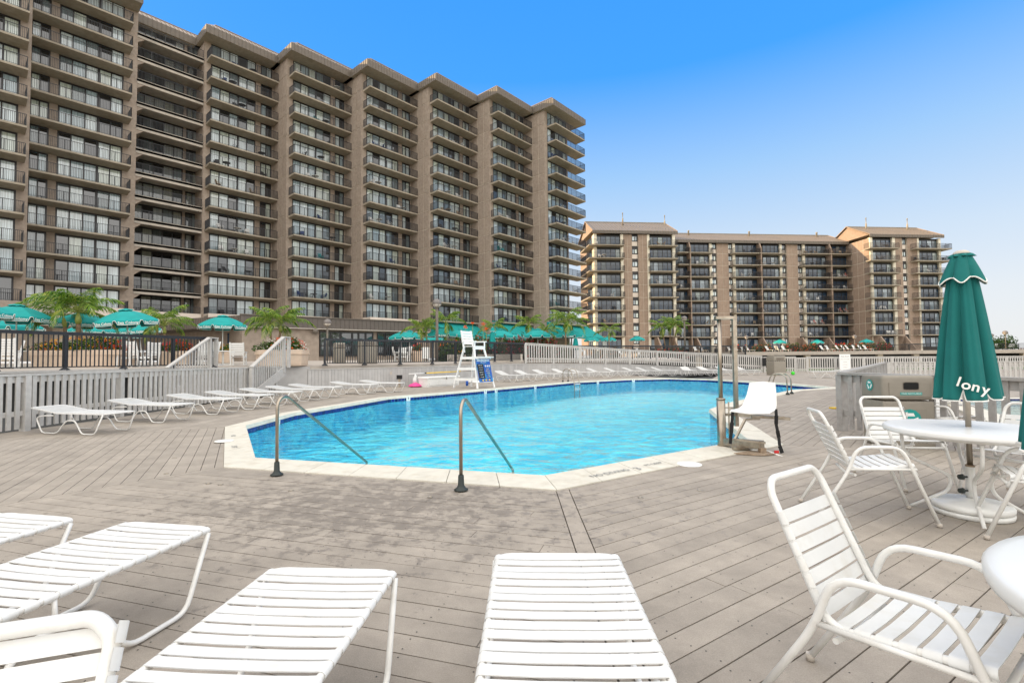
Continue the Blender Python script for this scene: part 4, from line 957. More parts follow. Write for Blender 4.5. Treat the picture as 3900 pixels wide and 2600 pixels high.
# left end wall of wing 1 with its side windows
for i, z in enumerate([GB]+RLV):
    z2 = ([GB]+RLV+[RZT])[i+1]
    for u in range(3): y0 = 7.1+u*2.2; m_ = MB(); m_.box(W1a-.1, W1a+.03, y0+.015, y0+2.185, z+.015, z2-.015); m_.build('wall_panel', M['rb_stucco'], rb)
    rbox(W1a-.08, W1a+.02, 2.06, 3.0, z, z2, 'column', 'rb_cream')
    w_ = window_meshes(4.0, 4, 2.3, M['pane_rb']) if i == 0 else w_
    o = add('window', w_[0], rb, (W1a-.06, 7.05, max(z, RLV[0]-2.747)), (0, 0, -pi/2)); add('panes', w_[2], o)
# gabled roofs
def gable(xa, xb, yf, yr, yb, ze, zr, name='roof', over=.35, wallm='rb_stucco'):
    r = MB(); xa2, xb2 = xa-over, xb+over
    r.quad((xa2, yf, ze), (xb2, yf, ze), (xb2, yr, zr), (xa2, yr, zr)); r.quad((xa2, yr, zr), (xb2, yr, zr), (xb2, yb, ze), (xa2, yb, ze))
    r.m = 1; r.box(xa2, xb2, yf-.03, yf+.12, ze-.62, ze+.02)
    r.m = 2; r.quad((xa2, yf, ze-.05), (xa2, yb, ze-.05), (xb2, yb, ze-.05), (xb2, yf, ze-.05))
    for x in (xa, xb): r.m = 3; r.tri((x-.02 if x == xa else x+.02, yf+.3, ze-.1), (x-.02 if x == xa else x+.02, yb-.3, ze-.1), (x-.02 if x == xa else x+.02, yr, zr-.12))
    ro = r.build(name, [M['roof_rb'], M['fascia'], M['concrete'], M[wallm]], rb)
    s = MB(); n = int((xb2-xa2)/.62)
    for k in range(n+1): x = xa2+(xb2-xa2)*k/n; s.bar((x, yf, ze+.03), (x, yr, zr+.03), .06, .08); s.bar((x, yf-.05, ze-.6), (x, yf-.05, ze), .05, .05)
    s.m = 0; tag(s.build('roof_seams', M['fascia'], ro), kind='stuff')
    c = MB(); c.bar((xa2, yr, zr+.08), (xb2, yr, zr+.08), .2, .16)
    for x in (xa2, xb2): c.m = 1; c.bar((x, yf-.05, ze), (x, yr, zr+.05), .08, .16); c.bar((x, yb+.05, ze), (x, yr, zr+.05), .08, .16)
    c.build('ridge_cap', [M['concrete'], M['rb_stucco']], ro); return ro
z1 = rbz(2268, 886, -1.2); zr1 = rbz(2252, 846, -7.5)
gable(W1a-.1, W1b+.1, .9, 7.6, 14.4, RZT+.75, zr1)
zm = RZM+.62; gable(W1b+.3, W3a-.2, 7.0, 13.6, 20, zm, zm+3.1, over=.0)
zr3 = rbz(3246, 865, -7.3); gable(W3a-.05, W3b+.1, .7, 7.4, 14.0, RZT+.75, zr3)
for (px, py0, py1, yl) in ((2372, 845, 866, 5.5), (2532, 848, 858, 6.8), (3299, 864, 876, 6.0), (3456, 868, 880, 5.8)):
    t = rt_(px, -yl, 870); v = MB(); v.lathe([(.20, -.6), (.18, .9), (.08, .95), (.08, 2.0), (.13, 2.02), (.13, 2.25), (.0, 2.3)], 10); v.build('flue', M['concrete'], rb, (t, yl, zr1-.6))
for px in (2622, 2853, 3110):
    t = rt_(px, -12, 890); v = MB(); v.lathe([(.2, -.6), (.18, .9), (.26, .95), (.2, 1.2), (0, 1.25)], 10); v.build('flue', M['concrete'], rb, (t, 12, zm+2.3))
# stepped side walls of the ground-floor terraces
for px, w_, yy in ((2500, 1, 1.75), (2562, 1, 1.75), (2650, 1, 8), (2780, 1, 8), (2900, 1, 8), (3050, 1, 8), (3150, 1, 8), (3345, 1, 1.5), (3440, 1, 1.5)):
    a = rt_(px, -(yy-2)); m_ = MB(); m_.hexa([(a, yy-4.6, GB), (a+.25, yy-4.6, GB), (a+.25, yy-.4, GB), (a, yy-.4, GB), (a, yy-4.6, GB+.9), (a+.25, yy-4.6, GB+.9), (a+.25, yy-2.2, 5.55), (a, yy-2.2, 5.55)]); m_.hexa([(a, yy-2.2, GB), (a+.25, yy-2.2, GB), (a+.25, yy-.4, GB), (a, yy-.4, GB), (a, yy-2.2, 5.55), (a+.25, yy-2.2, 5.55), (a+.25, yy-.4, 5.55), (a, yy-.4, 5.55)]); m_.build('terrace_wall', M['rb_stucco'], rb)
pal2 = ['furn_white', 'furn_white', 'furn_tan', 'furn_dark', 'furn_dark', 'furn_white']
for (ab, yf, ct) in BR:
    for zi, z in enumerate(RLV):
        if rf.random() < .55 and not (ct.startswith('middle') and z == RLV[0] and False): furnish(rb, ab[0]+.3, ab[1]-.3, yf-.9, z, (ORD[7-zi]+'-from-top') if zi < 7 else 'topmost', ct, rf.choice((2, 3, 4)), pal2, 'the far block')

# ------------------------------------------------------------------ club house with a dark seamed fascia
C0 = Vector((-21.87, 40.)); C1 = Vector((-10.51, 49.)); CLf = Vector((-31.15, 44.)); cd = (C1-C0).normalized(); cl = (CLf-C0).normalized()
ang = atan2(cd.y, cd.x)
ch = empty('club_house', (C0.x, C0.y, 0), ang, 'low brown flat-roofed building with a dark ribbed fascia in front of the tower', 'building')
Lc = (C1-C0).length+2.5; o_in = Matrix.Rotation(-ang, 2) @ cl
m_ = MB(); m_.box(-.2, Lc, .55, 14, 1.3, 5.0); m_.build('wall', M['stucco'], ch)
m_ = MB(); m_.box(-.2, 5.95, .35, .56, 1.3, 4.35); m_.build('wall', M['stucco'], ch)
m_ = MB(); m_.box(-.35, Lc, -.0, 12, 4.25, 5.19); m_.build('fascia', M['fascia_club'], ch)
s = MB()
for k in range(int(Lc/.41)): s.box(k*.41-.03, k*.41+.0, -.035, .0, 4.27, 5.16)
tag(s.build('fascia_ribs', M['fascia_club'], ch), kind='stuff')
m_ = MB(); m_.box(-.4, Lc, -.1, .3, 5.19, 5.27); m_.build('coping', M['fascia'], ch); m_ = MB(); m_.box(-.35, Lc, -.05, .5, 4.18, 4.249); m_.build('drip_edge', M['planter_grey'], ch)
xs = [6.05, 7.05, 7.95, 9.05, 9.65, 10.35, 11.1]
for i in range(len(xs)-1):
    w_ = MB(); a, b = xs[i], xs[i+1]; w_.box(a, a+.07, .4, .54, 1.78, 4.05); w_.box(b-.07, b, .4, .54, 1.78, 4.05); w_.box(a+.07, b-.07, .4, .54, 1.78, 1.92); w_.box(a+.07, b-.07, .4, .54, 3.92, 4.05); w_.box(a+.07, b-.07, .4, .54, 2.68, 2.78)
    wo = w_.build('window', M['frame_dark'], ch); p_ = MB(); p_.quad((a+.05, .5, 1.85), (b-.05, .5, 1.85), (b-.05, .5, 4.0), (a+.05, .5, 4.0)); p_.build('pane', M['pane_club'], wo)
for i in range(5):
    a = 11.5+i*.85; b = a+.8; w_ = MB(); w_.box(a, a+.07, .4, .54, 1.78, 4.05); w_.box(b-.07, b, .4, .54, 1.78, 4.05); w_.box(a+.07, b-.07, .4, .54, 3.92, 4.05)
    wo = w_.build('window', M['frame_dark'], ch); p_ = MB(); p_.quad((a+.05, .5, 1.85), (b-.05, .5, 1.85), (b-.05, .5, 4.0), (a+.05, .5, 4.0)); p_.build('pane', M['pane_club'], wo)
# left wing of the club house, recessed under a deep eave
ld = MB(); e2 = o_in; n2_ = Vector((-e2.y, e2.x)); 
if n2_.y < 0: n2_ = -n2_
def lw(u, v, z): q = e2*u+n2_*v; return (q.x, q.y, z)
m_ = MB(); m_.hexa([lw(0, 0, 4.25), lw(22, 0, 4.25), lw(22, 12, 4.25), lw(0, 12, 4.25), lw(0, 0, 5.19), lw(22, 0, 5.19), lw(22, 12, 5.19), lw(0, 12, 5.19)]); m_.build('fascia', M['fascia_club'], ch)
s = MB()
for k in range(75): a = lw(k*.3, -.02, 4.27); b = lw(k*.3, -.02, 5.16); s.bar(a, b, .05, .05)
tag(s.build('fascia_ribs', M['fascia'], ch), kind='stuff')
m_ = MB(); m_.hexa([lw(.2, 3.0, 1.7), lw(30, 3.0, 1.7), lw(30, 12, 1.7), lw(.2, 12, 1.7), lw(.2, 3.0, 4.9), lw(30, 3.0, 4.9), lw(30, 12, 4.9), lw(.2, 12, 4.9)]); m_.build('wall', M['stucco'], ch)
for k in range(4):
    a0_ = 2.5+k*.95; w_ = MB(); w_.quad(lw(a0_, 2.96, 1.9), lw(a0_+.85, 2.96, 1.9), lw(a0_+.85, 2.96, 4.0), lw(a0_, 2.96, 4.0)); w_.build('pane', M['pane_rb'], ch)
m_ = MB(); m_.lathe([(0, 0), (.2, .02), (.26, .12), (.22, .3), (0, .36)], 12); wl_ = m_.build('wall_lamp', M['fascia'], ch, (5.55, .15, 4.0)); wl_.rotation_euler = (pi/2, 0, 0)
# wall behind everything on the lower left so the tower stands on something
# ------------------------------------------------------------------ teal awnings at the foot of the tower
def awning(k, s0, s1, label, ztop=7.35, zb=4.9, out=4.2):
    o = empty('awning', tw(k*LA+s0, k*SN), pi/2-TH, label, 'awning', 'teal awnings at the foot of the tower'); W_ = s1-s0; m_ = MB()
    m_.quad((0, -.1, ztop), (W_, -.1, ztop), (W_, -out, zb), (0, -out, zb)); m_.quad((0, -out, zb), (W_, -out, zb), (W_, -out, zb-.35), (0, -out, zb-.35))
    m_.tri((0, -.1, ztop), (0, -out, zb), (0, -.1, zb)); m_.tri((W_, -.1, ztop), (W_, -.1, zb), (W_, -out, zb)); m_.build('canopy', M['teal'], o)
    s = MB()
    for q in range(int(W_/.9)+1): s.bar((q*.9, -.1, ztop+.02), (q*.9, -out, zb+.02), .05, .03)
    s.build('ribs', M['teal'], o)
awning(2, .3, LA-.1, 'teal sloping awning below the seventh balcony column, leftmost of three'); awning(3, .3, LA-.1, 'teal sloping awning with visible ribs, the middle one of three'); awning(4, 0., 11, 'teal sloping awning at the right foot of the tower')
# ------------------------------------------------------------------ strap loungers
def strap_mesh(w, bw=.056, r=.013, sag=.004, name='strap'):
    """vinyl strap across x, wrapped round the tube at each end"""
    m = MB(); pr = [(-w-r*.5, -r-.004), (-w-r-.003, -.006), (-w-r-.003, .005), (-w-r*.5, r+.001), (-w+.004, r+.004), (-w+.03, r+.002), (-w*.4, r+.002-sag), (w*.4, r+.002-sag), (w-.03, r+.002), (w-.004, r+.004), (w+r*.5, r+.001), (w+r+.003, .005), (w+r+.003, -.006), (w+r*.5, -r-.004)]
    n = len(pr); t = .004
    top = [[(x, s*bw/2, z) for x, z in pr] for s in (-1, 1)]; bot = [[(x*(.994 if abs(x) > w else 1), s*bw/2, z-(t if abs(x) < w else 0)) for x, z in pr] for s in (-1, 1)]
    m.smooth = True; b0 = len(m.v); m.v += top[0]+top[1]
    for i in range(n-1): m.face((b0+i, b0+i+1, b0+n+i+1, b0+n+i))
    b0 = len(m.v); m.v += bot[0]+bot[1]
    for i in range(n-1): m.face((b0+i, b0+n+i, b0+n+i+1, b0+i+1))
    m.smooth = False
    for s in (0, 1):
        for i in range(n-1): m.quad(top[s][i], bot[s][i], bot[s][i+1], top[s][i+1]) if s == 0 else m.quad(top[s][i+1], bot[s][i+1], bot[s][i], top[s][i])
    return m
LW, LLEN, LH = .295, 1.93, .40
def lounger_profile(y, raise_=0.):
    """height of the bed at y (0 head, LLEN foot)"""
    h = LH
    if y < .70: h += raise_*(1-y/.70)
    return h
def make_lounger(raise_=.0, detail=True, label='', group=''):
    o = empty('sun_lounger', label=label, cat='sun lounger', group=group)
    n = 10 if detail else 6
    pts = []
    def P(x, y): return (x, y, lounger_profile(y, raise_))
    path = [P(-LW, .70), P(-LW, 0.), P(LW, 0.), P(LW, .70), P(LW, LLEN), P(-LW, LLEN)]
    m = MB(); path = [Vector(p) for p in path]; loop = []
    N = len(path)
    for i in range(N):
        a, b, c = path[i-1], path[i], path[(i+1) % N]; d1 = a-b; d2 = c-b; rr = .075 if abs(d1.normalized().dot(d2.normalized())) < .5 else .05
        p, q = b+d1.normalized()*rr, b+d2.normalized()*rr
        for k in range(5 if detail else 3): t = k/(4 if detail else 2); loop.append(p*(1-t)**2+b*2*t*(1-t)+q*t*t)
    m.tube(loop, .0135, n, closed=True)
    m.tube([P(-LW, .72), P(LW, .72)], .011, n); m.tube([P(-LW, 1.3), (0, 1.3, LH-.05), P(LW, 1.3)], .011, n)
    m.build('bed_frame', M['tubew'], o)
    for s in (-1, 1):
        x = s*(LW+.012); xg = s*(LW+.03); g_ = .014
        leg = MB()
        leg.tube(rounded([(x, LLEN-.03, LH-.012), (xg, 1.73, g_), (xg, 1.40, g_), (x, 1.20, .265), (x, .97, .265), (xg, .76, g_), (xg, .36, g_), (x, .17, .30), (x, .30, .345), (x, .62, .355)], .07, 4 if detail else 2), .0135, n)
        leg.tube([(x, 1.09, .265), (s*LW, 1.09, LH)], .010, n)
        leg.build('leg_frame', M['tubew'], o)
    bw, pitch = .053, .068; js = MB(); sm = strap_mesh(LW, bw); me = sm.mesh('strap', M['strap']) if detail else None
    k = 0; y = .045
    while y < LLEN-.035:
        if abs(y-.70) > .02:
            z = lounger_profile(y, raise_); tilt = -math.atan(raise_/.7) if y < .7 else 0
            if detail: add('strap', me, o, (0, y+random.uniform(-.003, .003), z), (tilt+random.uniform(-.012, .012), random.uniform(-.003, .003), random.uniform(-.004, .004)))
            else:
                for s0, s1 in ((-1, 1),):
                    js.hexa([(-LW-.016, y-bw/2, z-.012-tilt*0), (LW+.016, y-bw/2, z-.012), (LW+.016, y+bw/2, z-.012), (-LW-.016, y+bw/2, z-.012), (-LW-.012, y-bw/2, z+.014-tilt*bw/2*-1), (LW+.012, y-bw/2, z+.014+tilt*bw/2), (LW+.012, y+bw/2, z+.014), (-LW-.012, y+bw/2, z+.014)])
        y += pitch
    if js.v: tag(js.build('straps', M['strap'], o), kind='stuff')
    return o
GF = 'strap loungers in the foreground'; GL = 'strap loungers in the row along the left fence'; GR = 'strap loungers along the far wall'
def place(o, foot, d, flen=LLEN, z=0.004):
    d = Vector(d).normalized(); o.location = (foot[0]-d.x*flen, foot[1]-d.y*flen, z); o.rotation_euler = (0, 0, atan2(d.y, d.x)-pi/2)
fg = make_lounger(0, True, 'white strap lounger in the front, nearly centred, its foot end towards the pool', GF)
place(fg, (.215, 2.50), (.03, 1))
for ft, d, lb in (((-.855, 2.345), (.07, 1), 'white strap lounger left of the central one, right leg in full view'), ((-2.095, 3.0), (.19, .98), 'white strap lounger at lower left whose bent leg frame rests on the deck'), ((-3.08, 3.2), (.21, .98), 'white strap lounger cut by the left picture edge, only its foot end showing')):
    c = copy_tree(fg); c['label'] = lb; place(c, ft, d)
bgl = make_lounger(.10, False, 'white lounger nearest the camera in the row by the left fence', GL)
rows = [((-8.1, 9.75), -14), ((-8.03, 11.5), -14), ((-7.77, 13.1), -14), ((-7.5, 14.35), -13), ((-7.25, 15.7), -13), ((-7.08, 17.05), -12), ((-6.85, 18.3), -12), ((-5.95, 20.0), -15), ((-5.1, 21.05), -18)]
names = ['white lounger nearest the camera in the row by the left fence', 'second white lounger from the front in the row by the left fence', 'third white lounger from the front beside the left fence', 'fourth white lounger from the front beside the left fence', 'fifth white lounger from the front, before the wooden stairs', 'sixth white lounger in the left row, before the wooden stairs', 'seventh white lounger in the left row, at the foot of the wall', 'white lounger before the board wall, second last of the left row', 'white lounger before the board wall, last of the left row, beside the pink float']
for i, ((x, y), a) in enumerate(rows):
    c = bgl if i == 0 else copy_tree(bgl); c['label'] = names[i]; d = Vector((cos(radians(a)), sin(radians(a)))); place(c, (x+d.x*.38, y+d.y*.38), d)
far_rows = [((.3, 29.2), -42, .22), ((1.5, 30.2), -42, .22), ((2.7, 31.5), -42, .22), ((4.1, 33.0), -42, .22), ((5.4, 34.3), -40, .22), ((6.8, 34.6), -35, .22), ((8.2, 35.2), -35, .22), ((9.8, 36.4), -35, .22), ((10.9, 36.6), -32, .22), ((12.1, 36.7), -32, .22), ((13.3, 36.3), -90, .2), ((14.9, 36.0), -70, .2), ((16.4, 35.8), -60, .2), ((17.9, 36.1), -60, .2)]
fl0 = make_lounger(.24, False, 'x', GR)
fn = ['white lounger with raised back just right of the lifeguard chair', 'second white lounger right of the lifeguard chair', 'third white lounger right of the lifeguard chair', 'white lounger half behind the far left pool ladder', 'white lounger just right of the far left pool ladder', 'second white lounger right of the far pool ladder', 'third white lounger right of the far pool ladder', 'fourth white lounger right of the far pool ladder', 'fifth white lounger right of the far pool ladder', 'last of the slanted loungers before the one seen end-on', 'white lounger seen end-on in the middle of the far wall', 'white lounger just left of the steel lift mast at the far wall', 'white lounger just right of the lift mast at the far wall', 'white lounger at the far wall nearest the beige bin']
for i, ((x, y), a, rs_) in enumerate(far_rows):
    c = fl0 if i == 0 else copy_tree(fl0); c['label'] = fn[i]; d = Vector((cos(radians(a)), sin(radians(a)))); place(c, (x+d.x*.3, y+d.y*.3), d)
for (x, y), lb in (((19.0, 31.2), 'flat white lounger right of the waste bin, left one of a pair'), ((20.3, 29.4), 'flat white lounger touching the corner fence, right one of a pair')):
    c = copy_tree(bgl); c['label'] = lb; c['group'] = GR; place(c, (x, y), (-1, .05))

# ------------------------------------------------------------------ strap chairs
CW = .225
def make_chair(label, group='strap armchairs round the tables', bt=.865, R=.0145, CW=.225, extra=0):
    """origin: centre of the rear edge of the seat on the ground, faces +y"""
    o = empty('strap_chair', label=label, cat='chair', group=group); sz = .44 if bt > .8 else .36
    by = -.19 if bt > .8 else -.27
    m = MB(); U = [(-CW, .47, .40), (-CW, .43, sz+.035), (-CW, .01, sz-.02), (-CW+.01, by, bt-.01), (-CW+.05, by-.018, bt+.035), (CW-.05, by-.018, bt+.035), (CW-.01, by, bt-.01), (CW, .01, sz-.02), (CW, .43, sz+.035), (CW, .47, .40)]
    m.tube(rounded(U, .075, 5), R, 10); m.build('seat_frame', M['tubew'], o)
    m = MB(); m.tube([(-CW, .46, .42), (CW, .46, .42)], .012, 8); m.build('front_bar', M['tubew'], o)
    m = MB(); m.tube(rounded([(-CW, .03, sz-.06), (0, .03, sz-.09), (CW, .03, sz-.06)], .1), .011, 8); m.build('rear_bar', M['tubew'], o)
    for s in (-1, 1):
        x = s*(CW+.028); a = MB()
        a.tube(rounded([(x, -.27, .014), (x, -.03, .41), (x, .04, .62), (x, .36, .63), (x, .60, .014)], .09, 6), R, 10)
        a.tube([(x, -.02, .43), (x, .46, .455)], .011, 8)
        a.build('side_frame', M['tubew'], o)
        for fy in (-.27, .60): f = MB(); f.lathe([(.019, 0), (.019, .03)], 10, c=(x, fy)); f.build('foot_cap', M['planter_grey'], o)
    se = strap_mesh(CW-.001, .049, R).mesh('strap', M['strap']); bk = strap_mesh(CW-.003, .047, R).mesh('strap', M['strap'])
    for k in range(7):
        y = .055+k*.0625; z = (sz-.02)+(y-.01)/.42*.055; add('strap', se, o, (0, y, z), (math.atan(.055/.42), 0, random.uniform(-.004, .004)))
    bl = Vector((0, by-.01, bt-sz+.03)); bn = bl.normalized(); ta = atan2(bl.z, bl.y)-pi/2
    for k in range(7+extra):
        p = Vector((0, .01, sz-.02))+bn*(.045+k*.056); add('strap', bk, o, (0, p.y, p.z), (pi/2+ta, 0, random.uniform(-.004, .004)))
    return o
def put_chair(c, rear, fwd):
    f = Vector(fwd).normalized(); c.location = (rear[0], rear[1], .004); c.rotation_euler = (0, 0, atan2(f.y, f.x)-pi/2)
c0 = make_chair('white strap armchair in the right foreground with a tall back and looped top'); put_chair(c0, (1.31, 1.93), (.577, -.817))
for rear, f, lb in (((2.95, 4.42), (.95, -.28), 'white strap armchair on the left side of the round table, seen from its side'), ((4.33, 5.62), (-.1, -1), 'white strap armchair behind the round table, before the recycling bin'), ((4.22, 3.62), (-.82, .55), 'white strap armchair on the near right of the round table'), ((4.95, 4.75), (-.9, -.35), 'white strap armchair on the far right of the round table'), ((6.6, 7.6), (.2, -1), 'white strap chair beyond the weathered fence, seen through its pickets')):
    c = copy_tree(c0); c['label'] = lb; put_chair(c, rear, f)
c = list(bpy.data.objects)[-1]
lc = make_chair('white strap chair cut off at the bottom left corner, only its back top showing', bt=.75, R=.0185, CW=.24, extra=2); put_chair(lc, (-1.085, .86), (.34, -.94))

# ------------------------------------------------------------------ round tables, umbrella bases
def make_table(loc, label, hole=True, r=.62):
    t = empty('round_table', loc, 0, label, 'table', 'round white tables')
    m = MB(); m.lathe([(.0, .735), (r-.03, .735), (r-.004, .728), (r, .742), (r, .765), (r-.012, .778), (r-.04, .780), (.0, .782)], 64); m.build('tabletop', M['tabletop'], t)
    m = MB(); m.lathe([(r-.13, .70), (r-.10, .70), (r-.10, .733), (r-.13, .733)], 32); m.build('rim_ring', M['tubew'], t)
    for k in range(4):
        a = pi/4+k*pi/2+.2; c_, s_ = cos(a), sin(a); m = MB(); m.tube(rounded([(c_*(r-.14), s_*(r-.14), .72), (c_*(r-.15), s_*(r-.15), .50), (c_*.12, s_*.12, .33), (c_*.15, s_*.15, .20), (c_*(r-.17), s_*(r-.17), .014)], .12, 6), .0145, 10); m.build('leg', M['tubew'], t)
    return t
T1 = Vector((4.03, 4.34))
make_table((T1.x, T1.y, -.02), 'round white table pierced by the closed teal umbrella', r=.61)
make_table((1.89, 1.10, .004), 'round white table cut by the right picture edge in the foreground', r=.62)
def umb_base(p, label):
    b = empty('weighted_stand', (p.x, p.y, .004), 0, label, 'umbrella stand', 'white umbrella stands'); 
    m = MB(); m.lathe([(.27, 0), (.275, .02), (.275, .035), (.26, .042)], 40); m.build('lower_disc', M['plastic'], b)
    m = MB(); m.lathe([(.255, .043), (.275, .05), (.278, .085), (.26, .105), (.10, .118), (.085, .135), (.05, .14)], 40); m.build('upper_disc', M['plastic'], b)
    m = MB(); m.tube([(0, 0, .12), (0, 0, .42)], .032, 16); m.build('socket', M['plastic'], b)
    m = MB(); m.lathe([(.034, .125), (.034, .14)], 16); m.lathe([(.0335, .41), (.0335, .425)], 16); m.build('rust_ring', M['rust'], b)
    for z in (.20, .32):
        m = MB(); m.tube([(-.03, 0, z), (-.085, 0, z)], .009, 8); m.tube([(-.07, 0, z), (-.1, 0, z)], [.026, .022], 8); m.build('knob', M['rubber'], b)
    return b
umb_base(T1, 'round white weighted base with black knobs under the near table'); umb_base(Vector((2.09, 1.71)), 'round white base beside the table at the right edge')

# closed umbrella
def closed_umbrella(p, zb, zt, rb_, label, near=True, text=None, rot=0., n=160, ztip=None):
    u = empty('closed_umbrella', (p[0], p[1], 0), rot, label, 'umbrella', 'closed teal umbrellas')
    m = MB(); m.tube([(0, 0, .3 if near else UZ), (0, 0, zt+.02)], .021, 14); m.build('pole', M['steel'] if near else M['trim'], u)
    H = zt-zb; folds = 8; rows_ = 40 if near else 14; N = n if near else 48
    def rad(t, a):                      # t 0 bottom .. 1 top
        base = rb_*(.24+.76*(1-t)**.82); f_ = .30*(1-t)**.5+.06
        ph = folds*a/2+.45*sin(a*2+1)+.35*t; v_ = (1-abs(sin(ph)))**1.6; w2 = .5+.5*cos(20*a+4*t+1.7+2*sin(3*a))
        return base*(1.04-(.52*(1-t)**.35*(.55+.45*t*0+.45))*v_*.85-.05*w2*(1-t*.5))
    m = MB(); m.smooth = True
    for i in range(rows_+1):
        t = i/rows_
        for k in range(N):
            a = 2*pi*k/N; r_ = rad(t*.97, a); zz = zb+H*t
            if i == 0:
                s_ = abs(sin(folds*a/2+.45*sin(a*2+1))); zz += .13*max(0, 1-s_*2.6)*rb_/.3+.02*sin(a+1)
            elif t < .12:
                s_ = abs(sin(folds*a/2+.45*sin(a*2+1))); zz += .13*max(0, 1-s_*2.6)*(1-t/.12)*rb_/.3+.02*sin(a+1)*(1-t/.12)
            m.v.append((r_*cos(a), r_*sin(a)*.92, zz))
    for i in range(rows_):
        for k in range(N): m.face((i*N+k, i*N+(k+1) % N, (i+1)*N+(k+1) % N, (i+1)*N+k))
    bottom = [m.v[k] for k in range(N)]
    # inner layer so the hem reads as cloth with depth
    b0 = len(m.v)
    for i in range(3):
        for k in range(N): x, y, z = bottom[k]; m.v.append((x*(.93-.1*i), y*(.93-.1*i), z+.0+.12*i))
    for i in range(2):
        for k in range(N): m.face((b0+i*N+k, b0+(i+1)*N+k, b0+(i+1)*N+(k+1) % N, b0+i*N+(k+1) % N))
    for k in range(N): m.face((k, b0+k, b0+(k+1) % N, (k+1) % N))
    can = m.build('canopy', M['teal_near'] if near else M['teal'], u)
    h = MB(); h.tube([Vector(q)*1.0 for q in bottom], .0065 if near else .012, 5, closed=True); h.build('hem', M['trim'], can)
    # upper flounce (wind vent)
    m = MB(); m.smooth = True; v0 = .0; vb = zt-.235*H/1.3; vt = zt-.01; rr = 12
    for i in range(rr+1):
        t = i/rr
        for k in range(N):
            a = 2*pi*k/N; w_ = abs(cos(3.0*a+.6)); base = rb_*(.27+.47*(1-t)**1.0); r_ = base*(1-.26*(1-w_)*(1-t)-.08*(1-w_)); m.v.append((r_*cos(a), r_*sin(a)*.9, vb+(vt-vb)*t-(.065*(w_**3)*(1-t)**2-.02)*(rb_/.3)))
    for i in range(rr):
        for k in range(N): m.face((i*N+k, i*N+(k+1) % N, (i+1)*N+(k+1) % N, (i+1)*N+k))
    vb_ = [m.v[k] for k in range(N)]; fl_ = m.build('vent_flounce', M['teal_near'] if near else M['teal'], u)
    h = MB(); h.tube(vb_, .006 if near else .01, 5, closed=True); h.build('hem', M['trim'], fl_)
    m = MB(); m.smooth = True
    for i, (r_, z) in enumerate(((.12, zt-.02), (.10, zt+.005), (.075, zt+.0))):
        for k in range(48): a = 2*pi*k/48; q = 1+.18*cos(9*a)*(1 if i == 0 else .3); m.v.append((r_*q*cos(a)*rb_/.3*.9, r_*q*sin(a)*rb_/.3*.9, z))
    for i in range(2):
        for k in range(48): m.face((i*48+k, i*48+(k+1) % 48, (i+1)*48+(k+1) % 48, (i+1)*48+k))
    m.build('frill', M['teal_near'] if near else M['teal'], u)
    m = MB(); m.lathe([(.060, zt), (.062, zt+.010), (.052, zt+.026), (.035, zt+.038), (0, zt+.044)], 20); m.build('finial', M['planter_grey'], u)
    return u, rad
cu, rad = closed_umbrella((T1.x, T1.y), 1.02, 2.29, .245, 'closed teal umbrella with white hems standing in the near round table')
# letters on its skirt, laid on the cloth one by one
view = atan2(-T1.y, -T1.x); right_ = Vector((-sin(view), cos(view), 0)); out_d = Vector((cos(view), sin(view), 0))
for chh, off, dz, ti in (('l', -.045, .150, -.28), ('o', .002, .118, -.28), ('n', .060, .098, -.28), ('y', .118, .070, -.28)):
    # stand the letter just proud of the cloth, facing outwards
    z = 1.045+dz*.8; best = max(rad((z-1.02)/1.27*.97, atan2(off, .22)+view+da) for da in (-.2, -.1, 0, .1, .2))
    aa = view+math.asin(max(-.9, min(.9, off/best))); p = Vector((best*cos(aa)*1.03, best*sin(aa)*1.0, z)); nn = Vector((cos(aa), sin(aa), .12)).normalized(); xx = Vector((-sin(aa), cos(aa), 0)); yy = nn.cross(xx)
    lettering(chh, .115, M['trim'], cu, frame_m(p, xx*cos(ti)+yy*sin(ti), -xx*sin(ti)+yy*cos(ti)), .001, 'letter', bold=.002)
cu2, _ = closed_umbrella((2.09, 1.71), 1.06, 2.33, .245, 'closed teal umbrella whose hem just enters at the right picture edge')

# ------------------------------------------------------------------ pool hardware
def handrail(base, end, label):
    o = empty('pool_handrail', (base.x, base.y, .0), 0, label, 'handrail', 'steel handrails at the pool steps'); e = end-base; e.z = 0; L_ = e.length; d = e.normalized(); zt_ = .965
    P = [(0, 0, .0), (0, 0, .80)]
    for k in range(1, 10): a = pi-k*pi*.70/9; P.append((d.x*.13*(1+cos(a)), d.y*.13*(1+cos(a)), .82+.135*sin(a)))
    x1 = .13*(1+cos(pi-pi*.70)); z1_ = .82+.135*sin(pi*.3)
    sl_ = (z1_+.17)/(L_-x1); P.append((d.x*(L_+.18), d.y*(L_+.18), z1_-sl_*(L_+.18-x1))); P.append((d.x*(L_+.22), d.y*(L_+.22), -.55))
    m = MB(); m.tube(P, .0195, 16); m.build('tube', M['steel'], o)
    m = MB(); m.lathe([(.075, .012), (.075, .02), (.05, .035), (.034, .06), (.030, .16), (.026, .17)], 20); m.build('escutcheon', M['rubber'], o)
    return o
handrail(gnd(*c4(1907, 1105)), gnd(*c5(497, 972), WZ), 'left steel handrail curving down into the pool')
handrail(gnd(*c5(1187, 1210)), gnd(*c5(1522, 1025), WZ), 'right steel handrail curving down into the pool')
